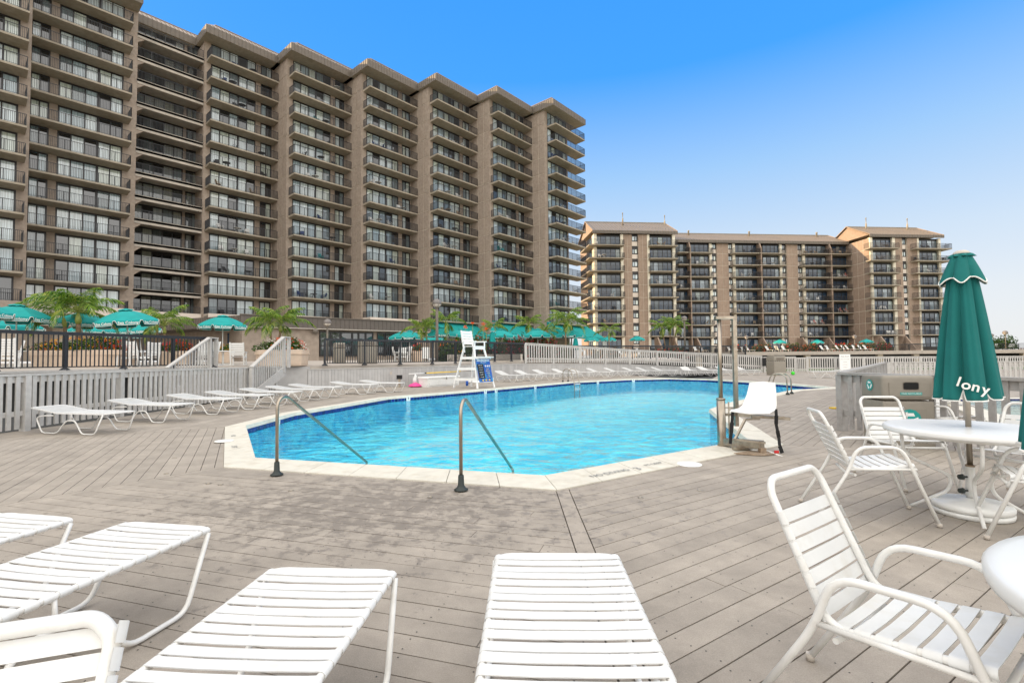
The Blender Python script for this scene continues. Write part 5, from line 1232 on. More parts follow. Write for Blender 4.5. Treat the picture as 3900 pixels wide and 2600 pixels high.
def ladder(p, q, d, label, white=True):
    o = empty('pool_ladder', (p.x, p.y, 0), 0, label, 'ladder', 'steel pool ladders'); d = Vector((d[0], d[1])).normalized()
    for s in (Vector((0, 0)), Vector((q.x-p.x, q.y-p.y))):
        P = [(s.x, s.y, 0), (s.x+d.x*.02, s.y+d.y*.02, .55)]
        for k in range(1, 9): a = pi-k*pi/9; P.append((s.x+d.x*(.30+.28*cos(a)), s.y+d.y*(.30+.28*cos(a)), .55+.22*sin(a)))
        P += [(s.x+d.x*.72, s.y+d.y*.72, .1), (s.x+d.x*.78, s.y+d.y*.78, -.1), (s.x+d.x*.78, s.y+d.y*.78, -1.)]
        m = MB(); m.tube(P, .022, 10); m.build('rail', M['steel'], o); m = MB(); m.lathe([(.07, .01), (.06, .05), (.03, .09)], 12, c=(s.x, s.y)); m.build('escutcheon', M['rubber'], o)
    s = Vector((q.x-p.x, q.y-p.y))
    for z in (-.12, -.42): m = MB(); m.bar((d.x*.78, d.y*.78, z), (s.x+d.x*.78, s.y+d.y*.78, z), .1, .03); m.build('tread', M['white'], o)
pl_ = gnd(*c5(1810, 458)); pl2_ = gnd(*c5(1852, 458)); d_, q_, e_ = near_edge(Vector((pl_.x, pl_.y))); inn = Vector((e_.y, -e_.x))
b1 = q_-inn*.55; ladder(Vector((b1.x, b1.y, 0)), Vector((b1.x+e_.x*.6, b1.y+e_.y*.6, 0)), inn, 'steel ladder with a white tread on the far left side of the pool')
p_ = gnd(*c6(930, 475)); d_, q_, e_ = near_edge(Vector((p_.x, p_.y))); inn = Vector((e_.y, -e_.x)); b1 = q_-inn*.50
ladder(Vector((b1.x, b1.y, 0)), Vector((b1.x-e_.x*.55, b1.y-e_.y*.55, 0)), inn, 'steel ladder on the right side of the pool behind the lift seat')
# pool lift
LC = gnd(*c6(548, 786))
lf = empty('pool_lift', (LC.x, LC.y, 0), 0, 'steel pool lift with a white moulded seat and black belts', 'pool lift')
def lp(x, y, z=None, Y=None):
    v = at(*c6(x, y), Y or LC.y) - Vector((LC.x, LC.y, 0)); return v
m = MB(); m.tube([(0, 0, -.35), (0, 0, .735)], .064, 24); m.build('cylinder', M['steel'], lf)
m = MB(); m.lathe([(.068, .735), (.070, .75), (.05, .76)], 24); m.build('cylinder_cap', M['steel_dull'], lf)
m = MB(); m.tube([(0, .0, .74), (0, 0, 1.98)], .032, 16); m.build('inner_mast', M['steel'], lf)
sx = .235
m = MB(); m.box(sx-.028, sx+.028, -.03, .03, .32, 2.02); m.build('outer_mast', M['steel_dull'], lf)
m = MB(); m.box(-.06, sx+.03, -.045, .045, 1.985, 2.03); m.build('top_bracket', M['steel_dull'], lf)
m = MB(); m.box(.07, sx+.05, -.02, .02, .48, .52); m.box(.07, sx, -.01, .01, .60, .615); m.tube([(.12, 0, .02), (.12, 0, .70)], .012, 8); m.build('link_bars', M['steel_dull'], lf)
PB = gnd(*c6(790, 828)); pb = Vector((PB.x-LC.x, PB.y-LC.y))
m = MB(); m.bar((.03, -.02, .085), (pb.x, pb.y, .135), .10, .11); m.build('base_arm', M['steel_dull'], lf)
m = MB(); m.box(pb.x-.04, pb.x+.04, pb.y-.04, pb.y+.04, .01, .09); m.build('base_post', M['rust'], lf)
m = MB(); m.hexa([(pb.x-.42, pb.y-.02, .006), (pb.x-.08, pb.y-.17, .006), (pb.x+.22, pb.y-.05, .006), (pb.x-.1, pb.y+.16, .006), (pb.x-.42, pb.y-.02, .022), (pb.x-.08, pb.y-.17, .022), (pb.x+.22, pb.y-.05, .022), (pb.x-.1, pb.y+.16, .022)]); m.build('base_plate', M['rust'], lf)
m = MB(); m.bar((.02, -.38, .05), (.30, -.30, .05), .10, .05); m.build('foot_block', M['steel_dull'], lf)
m = MB(); m.bar((.24, -.05, .50), (.82, -.45, .485), .045, .05); m.bar((.30, -.35, .505), (.75, -.42, .50), .04, .04); m.build('seat_arm', M['steel_dull'], lf)
m = MB(); m.bar((.24, -.28, .46), (-.02, -.50, .20), .03, .03); m.bar((-.02, -.50, .20), (.36, -.62, .165), .03, .03); m.bar((.24, -.28, .46), (.45, -.3, .47), .03, .03); m.build('footrest', M['steel_dull'], lf)
# the white shell
SY = LC.y-.45
def sp(x, y, dy): return at(*c6(x, y), SY+dy)-Vector((LC.x, LC.y, 0))
G = [[sp(716, 402, .10), sp(795, 396, .13), sp(868, 402, .16)], [sp(700, 470, .08), sp(787, 468, .14), sp(875, 470, .13)], [sp(672, 535, .02), sp(775, 540, .08), sp(876, 535, .07)], [sp(652, 552, -.05), sp(765, 562, -.02), sp(872, 556, 0)], [sp(622, 560, -.14), sp(745, 573, -.14), sp(862, 566, -.10)], [sp(600, 565, -.22), sp(715, 580, -.26), sp(838, 580, -.22)], [sp(598, 572, -.24), sp(715, 588, -.28), sp(836, 586, -.24)]]
bm = bmesh.new(); vv = [[bm.verts.new(p) for p in row] for row in G]
for i in range(len(G)-1):
    for j in range(2): bm.faces.new((vv[i][j], vv[i+1][j], vv[i+1][j+1], vv[i][j+1]))
for f in bm.faces: f.smooth = True
me = bpy.data.meshes.new('seat'); bm.to_mesh(me); bm.free(); me.materials.append(M['plastic']); s_ = add('seat', me, lf)
md = s_.modifiers.new('t', 'SOLIDIFY'); md.thickness = .018; md = s_.modifiers.new('s', 'BEVEL'); md.width = .03; md.segments = 3; md.limit_method = 'ANGLE'; md.angle_limit = 1.2
def ribbon(pts, w_, name, par, mt):
    m = MB()
    for i in range(len(pts)-1): a, b = pts[i], pts[i+1]; ww = w_*(1 if i % 2 else .8); m.bar(a, b, ww, .008, up=(0.2, 1, 0))
    return m.build(name, mt, par)
ribbon([sp(870, 560, -.05), sp(873, 600, -.06), sp(872, 650, -.05), sp(880, 690, -.06), sp(888, 730, -.05), sp(893, 780, -.08), sp(908, 822, -.1)], .05, 'belt', lf, M['belt'])
ribbon([sp(612, 575, -.2), sp(608, 640, -.2), sp(604, 700, -.2), sp(598, 768, -.2)], .05, 'belt', lf, M['belt'])
m = MB(); m.tube([sp(700, 790, .1), sp(790, 800, 0), sp(860, 825, -.2), sp(918, 848, -.3)], .012, 8); m.build('hose', M['tubew'], lf)
m = MB(); q = sp(874, 815, -.22); m.bar(q-Vector((.03, 0, 0)), q+Vector((.03, 0, 0)), .02, .035); m.build('tap', M['red'], lf)
# skimmer lids
for (x, y), r_, lb in ((c6(352, 892), .16, 'round white skimmer lid in the deck near the lift'), (c4(1543, 873), .15, 'round white skimmer lid at the left corner of the pool')):
    p = gnd(x, y); m = MB(); m.lathe([(r_, .0), (r_, .010), (r_-.01, .014), (0, .015)], 36); o = m.build('skimmer_lid', M['plastic']); o.location = (p.x, p.y, .001 if r_ > .155 else .014); tag(o, lb, 'skimmer lid')
# words painted on the coping
def painted(txt, px, py, size, along, label):
    p = gnd(px, py); o = empty('painted_lettering', (p.x, p.y, .024), along, label, 'lettering'); lettering(txt, size, M['ink_faded'], o, Matrix.Identity(4), .0006); return o
aR = radians(33.5)
painted('NO DIVING', *c5(2215, 1098), .12, aR, 'words NO DIVING painted on the pale coping at the near right'); painted('3', *c6(45, 925), .17, aR, 'faded figure 3 painted on the coping right of NO DIVING'); painted('FT DEEP', *c6(140, 897), .09, aR, 'nearly worn away small words beside the painted 3')
painted('NO', *c4(1606, 838), .11, radians(120.6)+pi, 'small dark marking on the left coping, the farther one'); painted('3 FT', *c4(1612, 915), .12, radians(120.6)+pi, 'faint depth marking on the left coping, the nearer one')

# ------------------------------------------------------------------ recycling bin and waste bins
RBp = gnd(*c6(1395, 783)); rbn = empty('recycling_bin', (RBp.x+.62, RBp.y+.10, .003), radians(-7), 'taupe recycling bin with teal stickers beside the weathered fence', 'recycling bin')
def rbx(x0, x1, y0, y1, z0, z1, r, name, mt, taper=1.0, par=None):
    bm = bmesh.new(); bmesh.ops.create_cube(bm, size=1)
    for v in bm.verts:
        k = taper if v.co.z > 0 else 1; v.co = Vector(((x0+x1)/2+v.co.x*(x1-x0)*k, (y0+y1)/2+v.co.y*(y1-y0)*k, (z0+z1)/2+v.co.z*(z1-z0)))
    bmesh.ops.bevel(bm, geom=bm.edges[:], offset=r, segments=3, affect='EDGES', profile=.6)
    for f in bm.faces: f.smooth = True
    me = bpy.data.meshes.new(name); bm.to_mesh(me); bm.free(); me.materials.append(mt); return add(name, me, par)
rbx(-.36, .36, -.27, .27, 0, .70, .035, 'body', M['bin'], 1.0, rbn)
rbx(-.375, .375, -.285, .285, .715, 1.09, .055, 'lid', M['bin'], .97, rbn)
m = MB(); m.box(-.28, .28, -.292, -.27, .77, .98); m.build('front_panel', M['bin'], rbn)
m = MB(); 
for k in range(24): a = 2*pi*k/24; m.v.append((.02+.105*max(-1, min(1, 1.3*cos(a))), -.2945, .93+.052*max(-1, min(1, 1.3*sin(a)))))
m.face(tuple(range(24))[::-1]); 
hole = m.build('opening', M['binhole'], rbn)
m = MB()
for k in range(24): a = 2*pi*k/24; m.v.append((.02+.115*max(-1, min(1, 1.3*cos(a))), -.2935, .93+.062*max(-1, min(1, 1.3*sin(a)))))
m.face(tuple(range(24))[::-1]); m.build('opening_rim', M['fascia'], rbn)
m = MB(); m.box(-.13, .17, -.2955, -.2925, .795, .835); st_ = m.build('sticker', M['teal_sign'], rbn); lettering('MIXED RECYCLABLES', .029, M['white'], st_, frame_m((.02, -.297, .815), (1, 0, 0), (0, 0, 1)), .0003)
def recycle_mark(par, center, R_, xd, yd, back):
    m = MB(); xd = Vector(xd); yd = Vector(yd); nz = xd.cross(yd).normalized(); c = Vector(center)
    P = [c+xd*R_*1.25*cos(2*pi*k/12)*(1.0)+yd*R_*1.25*sin(2*pi*k/12) for k in range(12)]; m.v += [tuple(p) for p in P]; m.face(tuple(range(12))); s = m.build('sticker', back, par)
    m = MB()
    for k in range(3):
        a = pi/2+k*2*pi/3
        def pt(u, v, aa=a): d = Vector((cos(aa), sin(aa))); t = Vector((-sin(aa), cos(aa))); q = d*u+t*v; return c+nz*.001+xd*q.x*R_+yd*q.y*R_
        m.quad(pt(.42, -.55), pt(.42, .28), pt(.78, .28), pt(.78, -.40)); m.tri(pt(.25, .26), pt(.60, .72), pt(.95, .26))
    m.build('recycling_mark', M['white'], s)
recycle_mark(rbn, (-.378, 0.03, .93), .07, (0, -1, 0), (0, 0, 1), M['teal_sign'])
m = MB(); m.box(-.24, .24, -.275, -.268, .12, .58); m.build('lower_panel', M['bin'], rbn)
recycle_mark(rbn, (.0, -.2785, .42), .13, (1, 0, 0), (0, 0, 1), M['teal_sign'])
def waste_bin(p, rz, label, group, h=1.2, w_=.62):
    o = empty('waste_bin', p, rz, label, 'bin', group); rbx(-w_/2, w_/2, -w_/2, w_/2, 0, h*.72, .04, 'body', M['bin'], 1, o); rbx(-w_/2-.015, w_/2+.015, -w_/2-.015, w_/2+.015, h*.735, h, .06, 'lid', M['bin'], .93, o)
    m = MB(); m.box(-w_*.3, w_*.3, -w_/2-.022, -w_/2-.012, h*.78, h*.9); m.build('flap', M['fascia'], o); return o
FB = gnd(2957, 1428); waste_bin((FB.x, FB.y, 0), .1, 'square beige waste bin against the far fence, behind the pool', 'square waste bins', 1.42, .95)
for x, sc_, Y, lb in ((1293, 1, 28, 'beige waste bin on the patio, left one behind the black railing'), (1400, 1, 27.5, 'wide grey cabinet bin just behind the black railing')):
    p = at(x, 1350, Y); zz_ = 1.18 if x > 1300 else 1.2; o = waste_bin((p.x, p.y, zz_), .5, lb, 'square waste bins', 1.2 if x < 1300 else 1.35, .6 if x < 1300 else .9)

# lime ball, caution board, notice
p = gnd(3020, 1428); m = MB(); m.lathe([(0, 0), (.09, .03), (.13, .12), (.12, .2), (.06, .26), (0, .28)], 14); o = m.build('beach_ball', M['green']); o.location = (p.x, p.y, 0); tag(o, 'small lime green ball on the deck beside the beige bin', 'ball')
p = gnd(*c6(1248, 557)); m = MB(); m.box(-.32, .32, -.1, .1, 0, .03); o = m.build('floor_board', M['yellow']); o.location = (p.x+.1, p.y, .004); o.rotation_euler = (0, 0, .1); tag(o, 'flat yellow caution board lying on the deck by the corner fence', 'caution board')
nt_ = empty('notice', (0, 0, 0), 0, 'white paper notice with lines of print on the rear fence', 'notice'); pn = at(3218, 1385, 41.6); nt_.location = pn
m = MB(); m.box(-.46, .46, -.02, .0, -.82, .82); m.build('sheet', M['white'], nt_)
for k, s in enumerate(('POOL RULES', 'SWIM AT YOUR OWN RISK', 'NO GLASS', 'NO RUNNING', 'NO DIVING', 'SHOWER FIRST')): lettering(s, .12 if k == 0 else .062, M['ink_faded'], nt_, frame_m((0, -.03, .62-k*.23), (1, 0, 0), (0, 0, 1)), .001)
sp_ = empty('wall_speaker', at(2910, 1378, 41.5), 0, 'black box fixed to the fence post left of the beige bin', 'speaker'); m = MB(); m.box(-.16, .16, -.12, .0, -.35, .35); m.lathe([(.11, 0), (.11, .02)], 10); m.build('case', M['belt'], sp_)

# ------------------------------------------------------------------ lifeguard chair
ga, gb, gc, gd = Vector((-2.92, 23.82)), Vector((-1.64, 22.97)), Vector((-.83, 23.99)), Vector((-2.09, 24.91))
cx_ = (ga+gb+gc+gd)/4; fw_ = ((gb+gc)/2-(ga+gd)/2).normalized(); ang_g = atan2(fw_.y, fw_.x)-pi/2
lg = empty('lifeguard_chair', (cx_.x, cx_.y, 0), ang_g, 'tall white wooden lifeguard chair at the far edge of the pool', 'lifeguard chair')
HW, HD = .66, .74; ts = 2.02; thw, thd = .36, .30
def legp(sx_, sy_, z): k = z/ts; return Vector((sx_*(HW+(thw-HW)*k), sy_*(HD+(thd-HD)*k), z))
for sx_ in (-1, 1):
    for sy_ in (-1, 1): m = MB(); m.bar(legp(sx_, sy_, 0), legp(sx_, sy_, ts), .10, .05, up=(0, 1, 0)); m.build('leg', M['white'], lg)
    for z in (.42, .93, 1.45):
        a, b = legp(sx_, -1, z), legp(sx_, 1, z); m = MB(); ex = (b-a)*(.04 if z < 1.4 else .28); a = a-(b-a)*.04; m.bar(a+Vector((sx_*.04, 0, 0)), b+ex+Vector((sx_*.04, 0, 0)), .035, .12); m.build('side_rail', M['white'], lg)
    m = MB(); m.box(sx_*.40-.03, sx_*.40+.03, -.42, .46, ts+.20, ts+.25); m.build('armrest', M['white'], lg)
    m = MB(); m.bar((sx_*.38, .36, ts-.1), (sx_*.38, .36, ts+.2), .04, .06); m.build('arm_post', M['white'], lg)
    m = MB(); m.bar((sx_*.36, -.30, ts-.3), (sx_*.36, -.50, ts+.78), .045, .09); m.build('back_post', M['white'], lg)
for k in range(5): m = MB(); y = -.36-.028*k; m.box(-.40, .40, y-.0, y+.025, ts+.10+k*.135, ts+.215+k*.135); m.build('back_slat', M['white'], lg)
for k in range(5): m = MB(); m.box(-.38, .38, -.34+k*.145, -.21+k*.145, ts-.02, ts+.01); m.build('seat_slat', M['white'], lg)
m = MB(); m.box(-.36, .36, .34, .37, ts-.16, ts-.03); m.build('apron', M['white'], lg)
for z in (.42, .93): m = MB(); a, b = legp(-1, -1, z), legp(1, -1, z); m.bar(a, b, .035, .1); m.build('rear_rail', M['white'], lg)
m = MB(); m.box(-.55, .55, .52, .80, 1.46, 1.50); m.build('foot_board', M['white'], lg)
for z in (.45, .95): m = MB(); a, b = legp(-1, 1, z), legp(1, 1, z); m.bar(a, b, .035, .09); m.build('rung', M['white'], lg)
# notice board hung on its front
bd = empty('notice_board', (cx_.x, cx_.y, 0), ang_g, 'blue pool notice board with dark schedule panel hung on the lifeguard chair', 'notice board')
tl_ = math.atan((HD-thd)/ts); B0 = legp(0, 1, .30)+Vector((0, .09, 0)); B1 = legp(0, 1, 1.42)+Vector((0, .09, 0)); up_ = (B1-B0).normalized()
bx = Vector((-1, 0, 0)); nb = bx.cross(up_)
def bp(u, v, k=0.): return (B0+B1)/2+bx*u+up_*v+nb*k
def plate(x0, x1, y0, y1, k, name, mt, par): m = MB(); m.hexa([bp(x0, y0, k-.006), bp(x1, y0, k-.006), bp(x1, y1, k-.006), bp(x0, y1, k-.006), bp(x0, y0, k), bp(x1, y0, k), bp(x1, y1, k), bp(x0, y1, k)]); return m.build(name, mt, par)
panel = plate(-.54, .54, -.58, .56, .006, 'panel', M['blue_sign'], bd)
dk = plate(-.50, -.04, -.40, .30, .014, 'schedule', M['ink'], bd); plate(-.48, .48, .43, .54, .014, 'banner', M['white'], bd)
lettering('WELCOME TO SEA COLONY', .082, M['bluep'], panel, frame_m(bp(0, .487, .018), bx, up_), .001); lettering('POOL RULES', .07, M['white'], panel, frame_m(bp(0, .375, .012), bx, up_), .001)
for k, s in enumerate(('OPEN DAILY', '9 AM - 6 PM', 'SAT  SUN', 'ADULTS 12-1', 'LAP SWIM', 'NO GLASS')): lettering(s, .052, M['white'], dk, frame_m(bp(-.27, .24-k*.115, .018), bx, up_), .001)
for k in range(3):
    c_ = bp(.12+k*.15, .20, .014); m = MB(); m.v += [tuple(c_+bx*.05*cos(a*pi/8)+up_*.05*sin(a*pi/8)) for a in range(16)]; m.face(tuple(range(16))); s_ = m.build('symbol', M['white'], panel); m = MB(); m.hexa([*(c_+bx*a+up_*b+nb*.002 for a, b in ((-.03, -.02), (-.02, -.03), (.03, .02), (.02, .03))), *(c_+bx*a+up_*b+nb*.003 for a, b in ((-.03, -.02), (-.02, -.03), (.03, .02), (.02, .03)))]); m.build('bar', M['red'], s_)
for k, s in enumerate(('PLEASE', 'WALK AND', 'SHOWER', 'FIRST', 'THANKS')): lettering(s, .06, M['yellow'], panel, frame_m(bp(.25, .05-k*.1, .012), bx, up_), .001)
for k in range(3): m = MB(); c_ = bp(-.25+k*.25, -.49, .012); m.v += [tuple(c_+bx*.07*cos(a*pi/6)+up_*.04*sin(a*pi/6)) for a in range(12)]; m.face(tuple(range(12))); m.build('emblem', M['yellow'], panel)

# storage box, float, pole, buoy
a_, b_ = Vector((-4.26, 24.5)), Vector((-2.85, 26.4)); e_ = (b_-a_).normalized(); nbx = Vector((-e_.y, e_.x))
bo = empty('storage_box', (a_.x, a_.y, 0), atan2(e_.y, e_.x), 'long white storage chest with a closed lid against the board wall', 'storage box'); Lb = (b_-a_).length
m = MB(); m.hexa([(.03, .03, 0), (Lb-.03, .03, 0), (Lb-.03, .62, 0), (.03, .62, 0), (0, 0, .43), (Lb, 0, .43), (Lb, .65, .43), (0, .65, .43)]); m.build('body', M['plastic'], bo)
rbx(-.04, Lb+.04, -.04, .69, .432, .52, .025, 'lid', M['plastic'], .97, bo); m = MB(); m.box(Lb*.55, Lb*.55+.06, -.05, -.035, .36, .47); m.build('latch', M['steel_dull'], bo)
m = MB(); m.box(.15, Lb-.12, -.008, .01, .08, .34); m.build('front_panel', M['plastic'], bo)
p = gnd(*T4(255, 1015)); fl_ = empty('beach_float', (p.x, p.y, .01), .3, 'crumpled pink and pale blue beach float by the white chest', 'beach float')
m = MB(); m.lathe([(0, 0), (.33, .02), (.36, .06), (.25, .14), (.1, .2), (0, .26)], 9, smooth=False); m.build('pink_ring', M['pink'], fl_)
m = MB(); m.tube([(0, .05, .2), (-.02, .08, .4), (.03, .1, .55), (.0, .1, .64)], [.12, .1, .07, .03], 10); m.build('head', M['tabletop'], fl_); m = MB(); m.tube([(.25, 0, .1), (.38, 0, .3)], [.06, .03], 8); m.build('tail', M['red'], fl_)
q0, q1 = at(*T4(180, 858), 24.3), at(*T4(930, 820), 27.6)
po = empty('rescue_pole', q0, 0, 'long yellow and white rescue pole hung on the board wall', 'pole'); dq = q1-q0
m = MB(); m.tube([Vector((0, 0, 0)), dq*.23], .022, 8); m.build('white_section', M['white'], po); m = MB(); m.tube([dq*.231, dq*.80], .026, 8); m.build('yellow_section', M['yellow'], po); m = MB(); m.tube([dq*.80, dq], .02, 8); m.build('tip_section', M['steel'], po); m = MB(); m.tube([dq*.225, dq*.25], .034, 8); m.build('collar', M['rubber'], po)
p = gnd(*T4(1025, 965)); m = MB()
rg = [(p.x+.62*cos(k*pi/16), p.y+.62*sin(k*pi/16), .06) for k in range(32)]; m.tube(rg, .055, 8, closed=True); o = m.build('rescue_ring', M['white']); tag(o, 'white ring lying flat on the deck behind the lifeguard chair', 'ring buoy')
p = gnd(*T4(855, 985)); m = MB(); m.tube([(0, 0, 0), (0, 0, .34)], .07, 10); o = m.build('blue_bottle', M['bluep']); o.location = (p.x+.2, p.y-1.2, 0); tag(o, 'small upright blue tube next to the white chest', 'tube'); 
p = gnd(*T4(100, 1010)); ol = empty('power_post', (p.x, p.y-.6, 0), 0, 'short post with a black socket box by the board wall', 'socket post'); m = MB(); m.box(-.05, .05, -.05, .05, 0, .42); m.build('post', M['steel_dull'], ol); m = MB(); m.box(-.13, .13, -.1, .06, .42, .62); m.build('socket_cover', M['belt'], ol)
# ------------------------------------------------------------------ open umbrellas on the patio
def umbrella_meshes(r=1.23, h=.50, skirt=.20, near=True):
    m = MB(); N = 8; rings = 7; sub = 4 if near else 2
    def pt(k, t):       # k in segment units, t 0 centre..1 rim
        a0 = floor(k); f = k-a0; A = 2*pi*(a0+.5)/N; B = 2*pi*(a0+1.5)/N
        x = (cos(A)*(1-f)+cos(B)*f); y = (sin(A)*(1-f)+sin(B)*f); z = h*(1-t**1.7)-.03*sin(pi*f)*t
        return (r*x*t, r*y*t, z)
    n = N*sub
    for i in range(rings+1):
        for k in range(n): m.v.append(pt(k/sub, .12+.88*i/rings))
    m.smooth = False
    for i in range(rings):
        for k in range(n): m.face((i*n+k, (i+1)*n+k, (i+1)*n+(k+1) % n, i*n+(k+1) % n))
    can = m.mesh('canopy', M['teal'])
    v = MB(); hem = []
    for k in range(N):
        A = 2*pi*(k+.5)/N; B = 2*pi*(k+1.5)/N; a = Vector((r*cos(A), r*sin(A), 0)); b = Vector((r*cos(B), r*sin(B), 0)); prof = [(0, .10), (.05, .13), (.12, 1.0), (.5, 1.04), (.88, 1.0), (.95, .13), (1, .10)]
        top = []; bot = []
        for f, d in prof:
            p = a.lerp(b, f); top.append((p.x, p.y, p.z-.03*sin(pi*f))); q = (p.x*1.015, p.y*1.015, -skirt*d-.03*sin(pi*f)*0); bot.append(q)
        for i in range(len(prof)-1): v.quad(top[i], bot[i], bot[i+1], top[i+1])
        hem += bot
    val = v.mesh('valance', M['teal'])
    hm = MB(); hm.tube(hem, .012, 4, closed=True); hemm = hm.mesh('hem', M['trim'])
    vt = MB(); 
    for i, (rr, z) in enumerate(((.30, h*.96), (.24, h+.045), (.0, h+.10))):
        for k in range(16): a = 2*pi*k/16; vt.v.append((rr*cos(a), rr*sin(a), z+(.03 if (i == 0 and k % 2) else 0)))
    for i in range(2):
        for k in range(16): vt.face((i*16+k, i*16+(k+1) % 16, (i+1)*16+(k+1) % 16, (i+1)*16+k))
    vtm = vt.mesh('vent', M['teal'])
    rib = MB()
    for k in range(N): A = 2*pi*(k+.5)/N; rib.bar((.03, 0, h-.08), (.03+.0, 0, h-.09), .02); rib.bar((0, 0, h-.1), (r*cos(A), r*sin(A), -.01), .015)
    ribm = rib.mesh('ribs', M['trim'])
    return can, val, hemm, vtm, ribm
UMN = umbrella_meshes(); UMF = umbrella_meshes(near=False); PL = MB(); PL.tube([(0, 0, 0), (0, 0, 2.7)], .024, 8); POLE = PL.mesh('pole', M['trim'])
def umbrella(px, ytop, Y, label, text=True, near=True, rot=None, r=1., tilt=0, drop=None):
    p = at(px, ytop, Y); top = p.z; hz = top-.60*r
    o = empty('umbrella', (p.x, p.y, hz), rot if rot is not None else atan2(-p.y, -p.x)+random.uniform(-.1, .1), label, 'umbrella', 'open teal umbrellas')
    ms = UMN if near else UMF; o.scale = (r, r, r)
    if tilt: o.rotation_euler = (tilt, 0, o.rotation_euler.z)
    c = add('canopy', ms[0], o); v = add('valance', ms[1], o); add('hem', ms[2], v); add('vent', ms[3], o)
    if near: add('ribs', ms[4], o)
    pl = MB(); L_ = hz-(drop if drop is not None else 1.16); pl.tube([(0, 0, -L_/r), (0, 0, .5)], .024, 8); pl.build('pole', M['trim'], o)
    if text:
        R_ = 1.23*cos(pi/8)+.025
        for k in (0, 1, 7, 2, 6) if near else (0,):
            a = 2*pi*k/8; lettering('Sea Colony', .155, M['trim'], v, frame_m((R_*cos(a), R_*sin(a), -.115), (-sin(a), cos(a), 0), (0, 0, 1)), .001, bold=.003)
    return o
UL = [
 (64.7, 1156, 20.5, 'teal umbrella nearest the left edge, above the black railing', True, True), (66, 1208, 27.5, 'lower teal umbrella half hidden under the leftmost big one', True, True), (315, 1184, 23.2, 'teal umbrella behind the two left palm trunks', True, True),
 (352, 1222, 28.5, 'lower teal umbrella behind the palm trunks, under the larger one', True, True), (484, 1174, 21.8, 'large tilted teal umbrella right of the left palms', True, True), (530, 1222, 30, 'teal umbrella under and behind the large tilted one', True, True), (466, 1246, 36, 'smallest teal umbrella of the left cluster, lowest behind the others', True, True),
 (-112, 1130, 18.5, 'teal umbrella cut by the left picture edge, its tip only', True, True), (-20, 1196, 24, 'teal umbrella at the left edge below the cut one', False, True), (849, 1198.6, 26.5, 'teal umbrella standing alone before the brown club house corner', True, True),
 (1560, 1256.8, 41, 'teal umbrella left of the three middle palms, before the club house windows', True, False), (1528, 1262, 46, 'teal umbrella just behind the one before the club house windows', False, False), (1683, 1244, 38, 'teal umbrella directly right of the tall lamp post', True, False), (1650, 1270, 47, 'low teal umbrella behind the tall lamp post', False, False), (1757, 1250, 40.5, 'teal umbrella above the lifeguard chair to its left', False, False),
 (1835, 1266, 47, 'small teal umbrella left of the closed one', False, False), (1905, 1252, 41, 'teal umbrella right of the closed umbrella above the hedge', False, False), (1960, 1266, 47, 'small teal umbrella between two larger ones above the hedge', False, False), (2048, 1250, 40.7, 'teal umbrella over the middle of the red flowering hedge', False, False), (2168, 1250, 41, 'teal umbrella over the right end of the red hedge, before palms', True, False),
 (2253.6, 1280, 72, 'small far teal umbrella, left one of the pair beside the far palm', True, False), (2317, 1279, 72, 'small far teal umbrella right behind the lone far palm', False, False), (2426, 1277.7, 74, 'small far teal umbrella standing before the brown wall panel', False, False),
 (2970, 1292, 92, 'tiny teal umbrella on the far terrace right of the steel mast', False, False), (3111.7, 1292, 92, 'tiny teal umbrella in the middle of the far terrace', False, False), (3299, 1290, 92, 'tiny teal umbrella at the right of the far terrace', False, False)]
for px, yt, Y, lb, tx, nr in UL:
    umbrella(px, yt, Y, lb, tx, nr, drop=(2.24 if Y > 60 else 1.2), tilt=(.10 if 'tilted' in lb else 0))
cp = at(1876, 1242, 38); closed_umbrella((cp.x, cp.y), cp.z-1.75, cp.z-.1, .30, 'closed teal umbrella standing above the hedge between open ones', near=False)
cp = at(2192, 1277, 40); closed_umbrella((cp.x, cp.y), cp.z-1.2, cp.z, .30, 'closed teal umbrella under the rightmost hedge umbrella', near=False)

